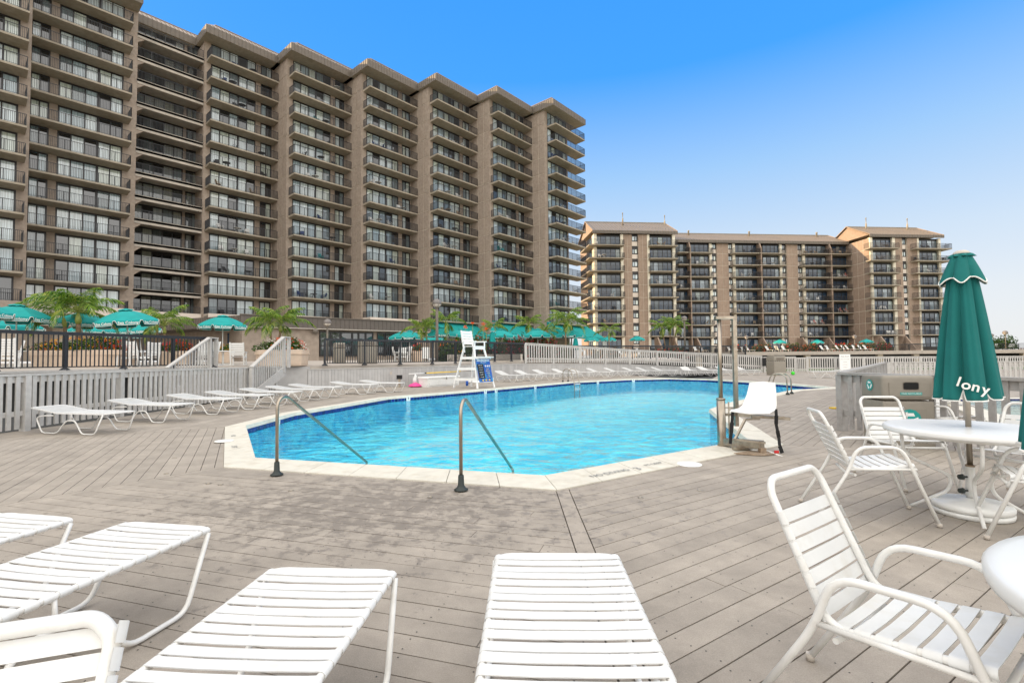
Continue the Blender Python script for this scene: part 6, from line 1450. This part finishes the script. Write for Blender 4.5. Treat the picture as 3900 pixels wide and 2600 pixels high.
# ------------------------------------------------------------------ palms
def palm(px, yc, Y, rad_, label, lean=0., base=(1.3), seed=0, nf=15, wind=-.10, trunks=None, basepx=None, rT=.075, pinkish=False):
    rp = random.Random(seed); c = at(px, yc, Y); bx = at(basepx if basepx is not None else px, yc, Y).x
    o = empty('palm_tree', (bx, c.y, base), 0, label, 'palm tree', 'palm trees on the patio'); C = Vector((c.x-bx, 0, c.z-base-.12*rad_))
    H = C.z; m = MB(); P = [Vector((C.x*(t**1.5), .0+.05*sin(3*t), H*t)) for t in (0, .15, .3, .45, .6, .72)]
    m.tube(P, [rT*1.35, rT*1.05, rT, rT*.95, rT*.9, rT*.85], 10); m.build('trunk', M['trunk'], o)
    m = MB(); P = [Vector((C.x*(t**1.5), .05*sin(3*min(t, .9)), H*t)) for t in (.7, .78, .88, .98)]; m.tube(P, [rT*.95, rT*1.25, rT*1.0, rT*.4], 10); m.build('crownshaft', M['shaft'], o)
    m = MB(); st = MB()
    for k in range(nf):
        a = 2*pi*k/nf*1.0+rp.uniform(-.25, .25); el = (1.45, .75, 1.15, .35, .95, 1.3, .55)[k % 7]+rp.uniform(-.12, .12); L_ = rad_*rp.uniform(.9, 1.15)*(1.0 if el < 1 else .85)
        d = Vector((cos(a), sin(a), 0)); pts = []; ang = el; p = C.copy(); n = 12
        for i in range(n+1):
            pts.append(p.copy()); ang = el-(1.75+.35*(1-el))*((i+1)/n)**1.25; p = p+(d*cos(ang)+Vector((wind, 0, 0))*(i/n)+Vector((0, 0, sin(ang))))*(L_*1.36/n)
        st.tube(pts[:9], [.018*rT/.075]*3+[.012*rT/.075]*3+[.008]*3, 4, cap=False)
        q = 0
        for i in range(1, n+1):
            t_ = (pts[i]-pts[i-1]).normalized(); side = t_.cross(Vector((0, 0, 1)))
            if side.length < .05: side = Vector((-d.y, d.x, 0))
            side.normalize(); up = side.cross(t_)
            for sub in range(4):
                f = (i-1+sub/4)/n; b_ = pts[i-1].lerp(pts[i], sub/4)
                if f < .22: continue
                ll = rad_*.34*(sin(pi*min(1, (f*.92+.10))))**.6*rp.uniform(.8, 1.1)
                for s in (-1, 1):
                    dirv = (side*s*rp.uniform(.6, .8)+t_*rp.uniform(.75, 1.0)+Vector((wind*.5, 0, -rp.uniform(.25, .8)))+up*.12).normalized(); w_ = rad_*.011
                    mid = b_+dirv*ll*.55; tip = b_+(dirv+Vector((0, 0, -.35))).normalized()*ll; wv = t_*w_
                    nidx = len(m.v); m.v += [tuple(b_-wv*.6), tuple(b_+wv*.6), tuple(mid+wv), tuple(tip), tuple(mid-wv)]; m.face((nidx, nidx+1, nidx+2, nidx+3, nidx+4))
    m.build('crown', M['palm'], o); st.build('leaf_stalks', M['shaft'], o); return o
palm(297, 1172, 21.5, 1.62, 'tallest windblown palm at left, rising from the long flower planter', seed=3, basepx=296, rT=.10, nf=17, base=1.9)
palm(241, 1189, 21.7, 1.5, 'left palm of the pair in the long planter, one frond reaching far left', seed=4, basepx=250, nf=13, wind=-.25, base=1.9)
palm(627, 1228, 25.5, 1.45, 'palm with a thin pale green trunk right of the tilted umbrella', seed=5, basepx=622, nf=13, wind=.05, base=1.9, rT=.07); palm(598, 1222, 26.4, 1.15, 'slender brown-trunked palm just behind the pale trunk one', seed=15, basepx=598, nf=9, base=1.9, rT=.05)
palm(1028, 1224, 23, 1.25, 'left palm rising from the flower tub beside the stairs', seed=6, basepx=1031, nf=12, wind=-.1, base=1.9, rT=.055); palm(1070, 1222, 23.3, 1.25, 'right palm with two pale trunks in the flower tub by the stairs', seed=7, basepx=1060, nf=13, wind=.15, base=1.9, rT=.055)
palm(1604, 1247, 37, 1.35, 'leftmost of the palms by the tall lamp post', seed=8, nf=13, rT=.07); palm(1625, 1252, 38, 1.1, 'small palm between the leftmost one and the lamp post', seed=18, nf=10, rT=.05); palm(1698, 1222, 37, 1.55, 'taller palm just right of the tall lamp post, one frond straight up', seed=9, nf=13, basepx=1694, rT=.07)
palm(2012, 1232, 44, 1.5, 'bushy palm behind the red hedge, no trunk in sight', seed=10, nf=13); palm(2154, 1218, 39.5, 1.65, 'ragged palm left of a pair beside the right end of the tower', seed=11, nf=13, rT=.07); palm(2176, 1226, 40.5, 1.5, 'ragged palm right of a pair beside the right end of the tower', seed=12, nf=12, rT=.06, wind=.1)
palm(1880, 1248, 46, 1.5, 'low palm behind the closed umbrella over the hedge', seed=13, nf=13); palm(2085, 1262, 46, 1.2, 'low yellowish palm between two hedge umbrellas', seed=14, nf=12)
palm(2319, 1258, 66, 1.75, 'lone palm before the left wing of the far block', seed=16, nf=13, rT=.08, base=1.6)
palm(2520, 1246, 66, 1.9, 'left palm of the far group beside a lamp', seed=17, nf=13, basepx=2536, rT=.08, base=1.6); palm(2557, 1232, 66.5, 1.9, 'middle palm of the far group beside a lamp', seed=19, nf=13, basepx=2546, rT=.08, base=1.6); palm(2580, 1240, 67, 1.8, 'right palm of the far group beside a lamp', seed=20, nf=13, basepx=2559, rT=.08, base=1.6)

# ------------------------------------------------------------------ planters, flowers, shrubs
def leaves(m, c, rx, ry, rz, n, s, rp, top=True):
    for _ in range(n):
        while True:
            u = Vector((rp.uniform(-1, 1), rp.uniform(-1, 1), rp.uniform(0 if top else -1, 1)))
            if .35 < u.length < 1: break
        k = 1+.18*sin(5*u.x+c[0])+.12*sin(7*u.y+3*u.x); p = Vector((c[0]+u.x*rx*k, c[1]+u.y*ry*k, c[2]+u.z*rz*k)); q = Vector((rp.gauss(0, 1), rp.gauss(0, 1), rp.gauss(.6, 1))).normalized(); a = q.cross(Vector((rp.random(), rp.random(), rp.random()))).normalized(); b = q.cross(a); ss = s*rp.uniform(.6, 1.3)
        i = len(m.v); m.v += [tuple(p-a*ss), tuple(p+b*ss*.5), tuple(p+a*ss), tuple(p-b*ss*.5)]; m.face((i, i+1, i+2, i+3))
def blooms(m, c, rx, ry, rz, n, s, rp, xr=(-1, 1), big=1):
    for _ in range(n):
        while True:
            u = Vector((rp.uniform(*xr), rp.uniform(-1, .4), rp.uniform(.0, 1)))
            if u.length <= 1.0: break
        u = u.normalized()*rp.uniform(.88, 1.08) if abs(u.x) < .95 else u; p = Vector((c[0]+u.x*rx, c[1]+u.y*ry, c[2]+u.z*rz))
        for _k in range(4*big):
            q = p+Vector((rp.gauss(0, s*.7), rp.gauss(0, s*.7), rp.gauss(0, s*.5))); a = Vector((rp.gauss(0, 1), rp.gauss(0, 1), rp.gauss(0, 1))).normalized(); b = a.cross(Vector((rp.random(), 1, rp.random()))).normalized(); i = len(m.v); m.v += [tuple(q-a*s*.6), tuple(q+b*s*.6), tuple(q+a*s*.6), tuple(q-b*s*.6)]; m.face((i, i+1, i+2, i+3))
def planter(px0, px1, Y, ztop, zb, depth, label, flowers, fh=.55, seed=1, rot=0., leafn=2600, tub='planter'):
    a = at(px0, 1350, Y); b = at(px1, 1350, Y); W_ = (b.x-a.x); cx2 = (a.x+b.x)/2; rp = random.Random(seed)
    o = empty('flower_planter', (cx2, Y+depth/2, zb), rot, label, 'planter', 'planters with flowers on the patio'); h = ztop-zb; w2, d2 = W_/2, depth/2; ch_ = min(.35, d2*.5)
    def oct_(k): return [(-w2*k+ch_, -d2*k), (w2*k-ch_, -d2*k), (w2*k, -d2*k+ch_), (w2*k, d2*k-ch_), (w2*k-ch_, d2*k), (-w2*k+ch_, d2*k), (-w2*k, d2*k-ch_), (-w2*k, -d2*k+ch_)]
    m = MB(); A, B = oct_(.94), oct_(.985); n = len(m.v); m.v += [(x, y, 0) for x, y in A]+[(x, y, h*.8) for x, y in B]
    for i in range(8): m.face((i, (i+1) % 8, 8+(i+1) % 8, 8+i))
    m.build('tub', M[tub], o)
    m = MB(); m.prism(oct_(1.0), h*.78, h); m.prism(oct_(1.02), h*.72, h*.78); m.prism(oct_(.965), h*.10, h*.15); m.build('rim', M[tub], o)
    m = MB(); m.prism(oct_(.95), h+.001, h+.02); m.build('soil', M['soil'], o)
    m = MB(); leaves(m, (0, 0, h-.05), w2*1.0, d2*1.05, fh, leafn, .05, rp); m.build('foliage', M['leaf'], o)['kind'] = 'stuff'
    for mt, n_, xr in flowers: m = MB(); blooms(m, (0, 0, h-.02), w2*1.05, d2*1.08, fh*1.06, n_, .038, rp, xr); m.build('blossoms', M[mt], o)['kind'] = 'stuff'
    return o
planter(77, 434, 20.2, 1.92, 1.16, 1.6, 'long beige planter with yellow and red flowers under two palms', [('petal_yellow', 170, (-.9, .55)), ('petal_red', 90, (.45, 1)), ('petal_orange', 30, (-1, .5)), ('petal_pink', 10, (-1, -.4)), ('petal_white', 12, (-.5, .3))], .55, 1, leafn=5200)
planter(579, 702, 24.6, 1.94, 1.18, 1.3, 'beige planter with red flowers behind the railing, left of the stairs', [('petal_red', 110, (-.2, 1)), ('petal_pink', 50, (-.6, .5)), ('petal_orange', 16, (-1, 1))], .55, 2, leafn=2600)
planter(955, 1138, 22.0, 1.90, 1.16, 1.5, 'beige eight-sided tub full of orange and white flowers beside the stairs', [('petal_red', 10, (.3, .9)), ('petal_orange', 110, (-.1, .32)), ('petal_white', 70, (-1, 1)), ('petal_pink', 14, (.3, .9))], .55, 3, leafn=3600)
planter(1564, 1606, 33.5, 2.0, 1.25, 1.0, 'small beige planter with red flowers left of the tall lamp post', [('petal_red', 46, (-1, 1))], .5, 4, leafn=900)
planter(820, 862, 30, 2.0, 1.3, 1.0, 'beige planter of yellow flowers seen through the railing by the stairs', [('petal_yellow', 30, (-1, 1))], .45, 5, leafn=700)
def shrub(px0, px1, Y, z0, z1, label, cat='shrub', flowers=(), n=5000, s=.07, d=1.0, seed=1, leaf='hedge_leaf', group=None, lumps=6):
    rp = random.Random(seed); a, b = at(px0, 1330, Y), at(px1, 1330, Y); W_ = b.x-a.x; o = empty('hedge' if cat == 'hedge' else 'shrub', ((a.x+b.x)/2, Y, z0), 0, label, cat, group); m = MB(); cs = []
    for k in range(lumps): cx3 = -W_/2+W_*(k+.5)/lumps; hz_ = (z1-z0)*rp.uniform(.8, 1.08); cs.append((cx3, rp.uniform(-.15, .15), hz_)); leaves(m, (cx3, cs[-1][1], (z1-z0)*.05), W_/lumps*.85, d, hz_, n//lumps, s, rp)
    f_ = m.build('foliage', M[leaf], o); f_['kind'] = 'stuff'
    for mt, n_ in flowers:
        m = MB()
        for (x, y, hz_) in cs: blooms(m, (x, y, 0), W_/lumps*.85, d, hz_, max(1, n_//lumps), s*.75, rp)
        m.build('blossoms', M[mt], o)['kind'] = 'stuff'
    m = MB()
    for (x, y, hz_) in cs: m.tube([(x, y, 0), (x+.05, y, hz_*.6)], .03, 5)
    m.build('stems', M['trunk'], o); return o
shrub(1925, 2120, 42, 1.3, 3.3, 'long dark hedge covered in crimson flowers right of the lifeguard chair', 'hedge', [('petal_pink', 480)], 9000, .08, 1.0, 21)
shrub(1815, 1930, 38.5, 1.25, 3.15, 'reddish flowering hedge just right of the lifeguard chair back', 'hedge', [('petal_pink', 110), ('petal_orange', 16)], 5500, .08, 1.0, 22)
shrub(2118, 2185, 43, 1.3, 2.6, 'low green shrub at the right end of the red hedge', 'shrub', [], 2400, .07, .9, 23, 'leaf')
shrub(1672, 1822, 35.0, 1.2, 2.75, 'broad-leaved shrub with orange flower spikes behind the lifeguard chair', 'shrub', [('petal_orange', 18), ('petal_yellow', 14)], 3600, .13, 1.1, 24, 'leaf')
for k, (px, yy) in enumerate(((1772, 1246), (1800, 1233), (1840, 1235), (1852, 1252))):
    p = at(px, yy, 35); o = empty('canna_flower', (p.x, p.y, 1.3), 0, ['orange flower spike left above the lifeguard chair', 'second orange flower spike above the lifeguard chair', 'third orange flower spike right above the lifeguard chair', 'orange flower spike nearest the closed umbrella'][k], 'flower', 'orange flower spikes'); m = MB(); m.tube([(0, 0, 0), (0, 0, p.z-1.3)], .015, 5); m.build('stem', M['shaft'], o); m = MB(); blooms(m, (0, 0, p.z-1.35), .08, .08, .16, 7, .06, random.Random(k)); m.build('blossom', M['petal_orange'], o)
m = MB(); a = at(1704, 1350, 33.8); b = at(1990, 1350, 35); m.hexa([(a.x, a.y, 1.15), (b.x, b.y, 1.15), (b.x, b.y+3, 1.15), (a.x, a.y+3, 1.15), (a.x, a.y, 1.72), (b.x, b.y, 1.72), (b.x, b.y+3, 1.72), (a.x, a.y+3, 1.72)]); o = m.build('raised_bed', M['planter_grey']); tag(o, 'long low grey planting bed wall behind the black railing by the lifeguard chair', 'planting bed')
pb_ = at(1621, 1330, 32); m = MB(); m.box(-.24, .24, -.03, .03, .25, 1.0); m.box(-.24, -.2, -.03, .03, 0, .25); m.box(.2, .24, -.03, .03, 0, .25); o = m.build('white_board', M['white']); o.location = (pb_.x, pb_.y, 1.2); tag(o, 'blank white panel standing behind the black railing by the lamp post', 'panel')

# ------------------------------------------------------------------ lamp posts
def lamp(px, yt, Y, label, zb=1.2, R_=.30, pr=.075, closed=True):
    p = at(px, yt, Y); o = empty('lamp_post', (p.x, p.y, zb), 0, label, 'street lamp', 'globe lamps on the patio and terrace'); H = p.z-zb
    m = MB(); m.tube([(0, 0, 0), (0, 0, H-R_*1.55)], pr, 10); m.lathe([(pr*2.6, 0), (pr*2.6, .06), (pr*1.2, .1)], 12); m.build('post', M['fascia'], o)
    m = MB(); c = H-R_; m.lathe([(R_*cos(t), c+R_*sin(t)*.98) for t in [(-.25+k*.2275) for k in range(9)]][:8]+[(0, H)], 20); m.build('hood', M['lampglass'], o)
    m = MB(); m.lathe([(.02, c-R_*.9), (R_*.55, c-R_*.78), (R_*.86, c-R_*.48), (R_*.96, c-R_*.22)], 20); m.build('globe', M['planter_grey'], o)
    m = MB()
    for k in range(6): a = k*pi/3; m.tube([(R_*1.03*cos(a)*cos(t), R_*1.03*sin(a)*cos(t), c+R_*1.03*sin(t)) for t in (0, -.4, -.8, -1.15, -1.45)], .012, 4)
    m.build('cage', M['fascia'], o)
lamp(1663.9, 1138, 33.5, 'tall globe lamp on a thick grey post left of the lifeguard chair', R_=.31, pr=.10); lamp(1247, 1214, 36, 'globe lamp post behind the black railing before the club house', R_=.29, pr=.07); lamp(2606, 1203, 64, 'globe lamp on a tall post beside the far palm group', R_=.36, pr=.10, zb=1.6)
lamp(2843, 1277, 88, 'small lamp on the far terrace just right of the steel mast', zb=2.24, R_=.34, pr=.06); lamp(3254, 1275, 88, 'small lamp on the far terrace before the right wing', zb=2.24, R_=.34, pr=.06); lamp(3828, 1258, 80, 'dark lamp against the pale sky at the far right', zb=2.4, R_=.36, pr=.06); lamp(3777, 1270, 95, 'smaller dark lamp just left of the far right one', zb=2.4, R_=.34, pr=.06)

# ------------------------------------------------------------------ white slatted patio chairs and tables behind the railings
def slat_chair(label, group='white slatted patio chairs'):
    o = empty('patio_chair', label=label, cat='chair', group=group)
    for k in range(6): m = MB(); m.box(-.27, .27, -.02+k*.08, .05+k*.08, .40, .425); m.build('seat_slat', M['white'], o)
    for k in range(7): m = MB(); z = .47+k*.085; m.box(-.26, .26, -.09-.02*k, -.065-.02*k, z, z+.07); m.build('back_slat', M['white'], o)
    for s in (-1, 1):
        m = MB(); m.bar((s*.28, .44, 0), (s*.28, .40, .62), .05, .06); m.build('leg', M['white'], o); m = MB(); m.bar((s*.28, -.02, 0), (s*.28, -.22, 1.08), .05, .06); m.build('leg', M['white'], o)
        m = MB(); m.box(s*.28-.045, s*.28+.045, -.14, .48, .62, .65); m.build('armrest', M['white'], o); m = MB(); m.bar((s*.28, -.03, .37), (s*.28, .42, .39), .04, .07); m.build('side_rail', M['white'], o)
    return o
s0 = slat_chair('white slatted chair at the left edge behind the black railing')
SCH = [(18, 17.2, .6, None), (60, 19.0, 2.4, 'white slatted chair at the left end of the long planter'), (470, 21.0, 2.8, 'white slatted chair right of the long planter, facing away'), (520, 20.4, -.4, 'white slatted chair under the tilted umbrella, its back to the pool'), (575, 21.6, 1.3, 'white slatted chair left of the red-flowered planter'), (782, 21.0, -2.9, 'white slatted chair behind the railing next to the stairs'), (815, 21.8, 2.2, 'second white slatted chair behind the railing next to the stairs'), (905, 23.2, .3, 'white slatted chair seen behind the stair handrail'), (1508, 33.5, -1.2, 'white chair left of a table before the club house windows'), (1530, 34.2, 2.9, 'white chair behind a table before the club house windows'), (1552, 33.0, 1.5, 'white chair right of a table before the club house windows')]
for i, (px, Y, rz, lb) in enumerate(SCH):
    c = s0 if i == 0 else copy_tree(s0)
    if lb: c['label'] = lb
    p = at(px, 1350, Y); c.location = (p.x, p.y, 1.2); c.rotation_euler = (0, 0, rz)
TBm = MB(); TBm.lathe([(.55, .68), (.55, .72)], 24); TBm.tube([(0, 0, 0), (0, 0, .68)], .04, 8); TBm.box(-.35, .35, -.04, .04, 0, .05); TBm.box(-.04, .04, -.35, .35, .001, .049); TBM = TBm.mesh('patio_table', M['white'])
for px, Y, lb in ((40, 20.2, 'white round patio table under the leftmost umbrella'), (498, 21.8, 'white round patio table under the tilted umbrella'), (850, 24.5, 'white round patio table under the lone umbrella'), (1531, 33.2, 'white round patio table before the club house windows')):
    o = add('patio_table', TBM); p = at(px, 1350, Y); o.location = (p.x, p.y, 1.2); tag(o, lb, 'table', 'white patio tables')

# ------------------------------------------------------------------ far terrace before the lower block
tz = 2.2; X0, X1 = at(2440, 1340, 86).x, 100
m = MB(); m.box(X0, X1, 86, 112, tz-.62, tz); tag(m.build('terrace', M['paving']), kind='structure')
m = MB(); m.box(X0, X1, 88.5, 89.5, -1.0, tz-.63); tag(m.build('terrace_shade_sheet', M['void']), kind='structure')  # dark wall put in as the shade beneath the terrace slab
tc_ = empty('terrace_columns', (X0, 86.5, 0), 0, 'row of squat pale columns carrying the edge of the far terrace', 'columns')
for k in range(11): m = MB(); m.box(-.45, .45, -.3, .3, -1, tz-.63); m.build('column', M['concrete'], tc_, (4+k*6.4, 0, 0))
metal_rail('thin dark railing along the edge of the far terrace', (at(2640, 1340, 86.3).x, 86.3), (at(3590, 1340, 86.3).x, 86.3), tz, tz, 1.1, pitch=.2, post=3.0, foot=False, ind=False, mt='dark_metal', topw=.06)
metal_rail('thin dark railing at the far right edge before the hedge', (at(3700, 1340, 86.3).x, 86.3), (98, 86.3), tz, tz, 1.1, pitch=.2, post=3.0, foot=False, ind=False, mt='dark_metal', topw=.06)
metal_rail('upper dark railing before the right wing of the far block', (at(3280, 1340, 98).x, 98), (at(3640, 1340, 98).x, 98), tz, tz+.6, 1.1, pitch=.22, post=3.0, foot=False, ind=False, mt='dark_metal', topw=.12)
lb_ = MB(); lb_.hexa([(-.32, 0, .34), (.32, 0, .34), (.32, 1.2, .34), (-.32, 1.2, .34), (-.32, 0, .38), (.32, 0, .38), (.32, 1.2, .38), (-.32, 1.2, .38)]); lb_.hexa([(-.32, 1.2, .34), (.32, 1.2, .34), (.32, 1.65, 1.05), (-.32, 1.65, 1.05), (-.32, 1.2, .38), (.32, 1.2, .38), (.32, 1.62, 1.1), (-.32, 1.62, 1.1)])
for x in (-.3, .3):
    for y in (.15, 1.2): lb_.bar((x, y, 0), (x, y, .34), .04)
LBM = lb_.mesh('sun_lounger', M['furn_white'])
tx = [745, 780, 920, 955, 985, 1012, 1110, 1150, 1190, 1385, 1410, 1465, 1490, 1515, 1545, 1575, 1602]; tw_ = ['first', 'second', 'third', 'fourth', 'fifth', 'sixth', 'seventh', 'eighth', 'ninth', 'tenth', 'eleventh', 'twelfth', 'thirteenth', 'fourteenth', 'fifteenth', 'sixteenth', 'seventeenth']
for i, x in enumerate(tx):
    p = at(2100+x/1.3067, 1340, 88); o = add('sun_lounger', LBM); o.location = (p.x, p.y, tz); o.rotation_euler = (0, 0, random.choice((.5, .6, .4))+(0 if x != 1150 else 1.5)); tag(o, f'{tw_[i]} small white lounger from the left on the far terrace, back raised', 'sun lounger', 'white loungers on the far terrace')
for i, (x, c_) in enumerate(((2260, 'furn_white'), (2400, 'furn_white'), (2470, 'furn_white'))):
    p = at(x, 1340, 60); o = add('sun_lounger', LBM); o.location = (p.x, p.y, 1.4); o.rotation_euler = (0, 0, .8); tag(o, ['white lounger behind the sloping grey fence, leftmost of three', 'white lounger behind the sloping fence, middle of three', 'white lounger behind the sloping fence, right of three'][i], 'sun lounger', 'white loungers behind the sloping fence')
for i, (a, b, fl_) in enumerate(((2790, 2850, 'petal_red'), (2870, 2935, 'petal_orange'), (2985, 3040, 'petal_red'), (3060, 3110, 'petal_orange'), (3180, 3240, 'petal_red'), (3255, 3330, 'petal_orange'), (3350, 3390, 'petal_pink'))):
    shrub(a, b, 90, tz, tz+1.5, ['flower bed on the far terrace, %s from the left' % w_ for w_ in tw_][i], 'flower bed', [(fl_, 60)], 1400, .14, .7, 40+i, 'hedge_leaf', 'flower beds on the far terrace', 4)
shrub(2500, 2612, 57, 1.3, 2.5, 'bed of red flowers under the far palm group', 'flower bed', [('petal_red', 150)], 2400, .11, .8, 60)
shrub(2255, 2350, 60, 1.3, 2.6, 'yellowish flower bed under the lone far palm', 'flower bed', [('petal_orange', 40), ('petal_yellow', 30)], 1800, .11, .8, 61)
shrub(3765, 3865, 88, tz, tz+2.3, 'green hedge on the far right terrace below the lamps', 'hedge', [], 2600, .16, 1., 62, 'leaf')
for k, px in enumerate((3800, 3830, 3870)): shrub(px-8, px+8, 87.5, -.6, .75, ['bright green plant under the far right terrace, left', 'bright green plant under the far right terrace, middle', 'bright green plant under the far right terrace, right'][k], 'shrub', [], 260, .16, .4, 70+k, 'leaf', None, 1)
for k, px in enumerate((3785, 3845)):
    p = at(px, 1340, 87.6); o = add('chair' if k == 0 else 'bench', CS['furn_white']); o.location = (p.x, p.y, tz); o.scale = (1.3 if k == 0 else 2.6, 1.2, 1.1); o.rotation_euler = (0, 0, pi+.2); tag(o, ['white chair behind the railing at the far right', 'wide white seat behind the railing at the far right'][k], 'chair' if k == 0 else 'bench')
# blue tree line on the horizon, pale and leafless
rp = random.Random(5); m = MB()
for _ in range(2600): x = rp.uniform(150, 1200); y = rp.uniform(560, 640); h = rp.uniform(2, 11)*(.6+.4*sin(x*.02)); a = rp.uniform(0, pi); m.quad((x-cos(a)*2.4, y-sin(a)*2.4, -2.5), (x+cos(a)*2.4, y+sin(a)*2.4, -2.5), (x+cos(a)*1.0, y+sin(a), h), (x-cos(a)*1.0, y-sin(a), h))
M['bare'] = mat('bare_trees', (.30, .23, .20), 1.); tag(m.build('distant_trees', M['bare']), kind='stuff')

# children's pool on the right behind the weathered fence
KP = [(9.2, 8.4), (13.2, 14.6), (22, 14.6), (22, 8.4)]
KP = [Vector(p) for p in KP]
kb = MB()
for i in range(4):
    a, b = KP[i], KP[(i+1) % 4]; e = (b-a).normalized(); nn = Vector((-e.y, e.x)); kb.hexa([(a.x, a.y, .0), (b.x, b.y, .0), (b.x+nn.x*.5, b.y+nn.y*.5, .0), (a.x+nn.x*.5, a.y+nn.y*.5, .0), (a.x, a.y, .07), (b.x, b.y, .07), (b.x+nn.x*.5, b.y+nn.y*.5, .06), (a.x+nn.x*.5, a.y+nn.y*.5, .06)])
tag(kb.build('shallow_pool_coping', M['coping']), kind='structure')
tri_fill([Vector((p.x, p.y)) for p in KP], .035, 'shallow_pool_water', M['water_kids']); tri_fill(KP, .008, 'shallow_pool_floor', M['plaster_pale'])
kt = MB(); a, b = KP[1], KP[2]; kt.box(a.x, b.x, a.y-.02, a.y-.005, .0, .066); tag(kt.build('shallow_pool_tiles', M['tile']), kind='structure')
# a folding chair behind the second fence
for k, (px, Y) in enumerate(((3500, 15.5), (3590, 15.9), (3640, 13))):
    c = copy_tree(bgl); c['label'] = ['white lounger behind the middle fence, left of the closed umbrella', 'white lounger behind the middle fence, beside the closed umbrella', 'white lounger beyond the corner fence, hidden behind the closed umbrella'][k]; c['group'] = 'loungers by the shallow pool'; p = at(px, 1400, Y); place(c, (p.x, p.y), (-.2, -1))

# ------------------------------------------------------------------ people sitting on the far balconies
def person_mesh():
    me = bpy.data.meshes.new('person'); V = [(0, 0, .50), (0, .02, .75), (0, .03, .98), (0, .02, 1.08), (0, 0, 1.20), (0, 0, 1.29), (-.17, .02, .95), (-.22, -.05, .72), (-.14, -.25, .66), (.17, .02, .95), (.22, -.05, .72), (.14, -.25, .66), (-.10, -.02, .48), (-.12, -.40, .50), (-.12, -.44, .10), (-.12, -.55, .05), (.10, -.02, .48), (.12, -.40, .50), (.12, -.44, .10), (.12, -.55, .05)]
    E_ = [(0, 1), (1, 2), (2, 3), (3, 4), (4, 5), (2, 6), (6, 7), (7, 8), (2, 9), (9, 10), (10, 11), (0, 12), (12, 13), (13, 14), (14, 15), (0, 16), (16, 17), (17, 18), (18, 19)]
    me.from_pydata(V, E_, []); o = bpy.data.objects.new('person_src', me); COL.objects.link(o); md = o.modifiers.new('k', 'SKIN'); R_ = [.14, .14, .15, .055, .09, .07, .06, .045, .03, .06, .045, .03, .10, .07, .045, .04, .10, .07, .045, .04]
    for i, r_ in enumerate(R_): me.skin_vertices[0].data[i].radius = (r_, r_*.85)
    me.skin_vertices[0].data[0].use_root = True; o.modifiers.new('s', 'SUBSURF').levels = 1; bpy.context.view_layer.update()
    out_ = bpy.data.meshes.new_from_object(o.evaluated_get(bpy.context.evaluated_depsgraph_get())); bpy.data.objects.remove(o); out_.name = 'person'
    out_.materials.clear(); out_.materials.append(M['shirt']); out_.materials.append(M['skin'])
    for p in out_.polygons:
        p.use_smooth = True; z = p.center.z; ax = abs(p.center.x); p.material_index = 1 if (z > 1.05 or (z < .9 and ax > .19) or (p.center.y < -.3)) else 0
    return out_
PMs = person_mesh(); hm = MB(); hm.lathe([(.075, 1.24), (.095, 1.29), (.085, 1.35), (.04, 1.385), (0, 1.39)], 10); HM = hm.mesh('hair', M['trunk'])
for px, py, yf, lb in ((3100, 1222, 7.2, 'person sitting at left on a middle balcony of the far block'), (3131, 1222, 7.2, 'person in a red top sitting beside another on the far block balcony'), (3200, 1180, 7.2, 'person sitting left of two on a right balcony of the far block'), (3221, 1180, 7.2, 'person sitting right of two on a right balcony of the far block'), (3220, 1048, 7.2, 'lone person sitting high on a right balcony of the far block')):
    t = rt_(px, -yf, py); lvl = min(RLV, key=lambda z: abs(z-(rbz(px, py, -yf)-.6))); p = RO+rT*t-rN*yf; o = add('person', PMs); o.location = (p.x, p.y, lvl+.002); o.rotation_euler = (0, 0, RA+.3); tag(o, lb, 'person', 'people sitting on the far balconies'); add('hair', HM, o); c = add('chair', CS['furn_white']); c.location = o.location; c.location.z -= .0; c.rotation_euler = (0, 0, RA+.3); tag(c, 'white chair under the '+lb.replace('sitting ', '').replace('of the far block', '')[:60], 'chair', 'chairs of the people on the far balconies')
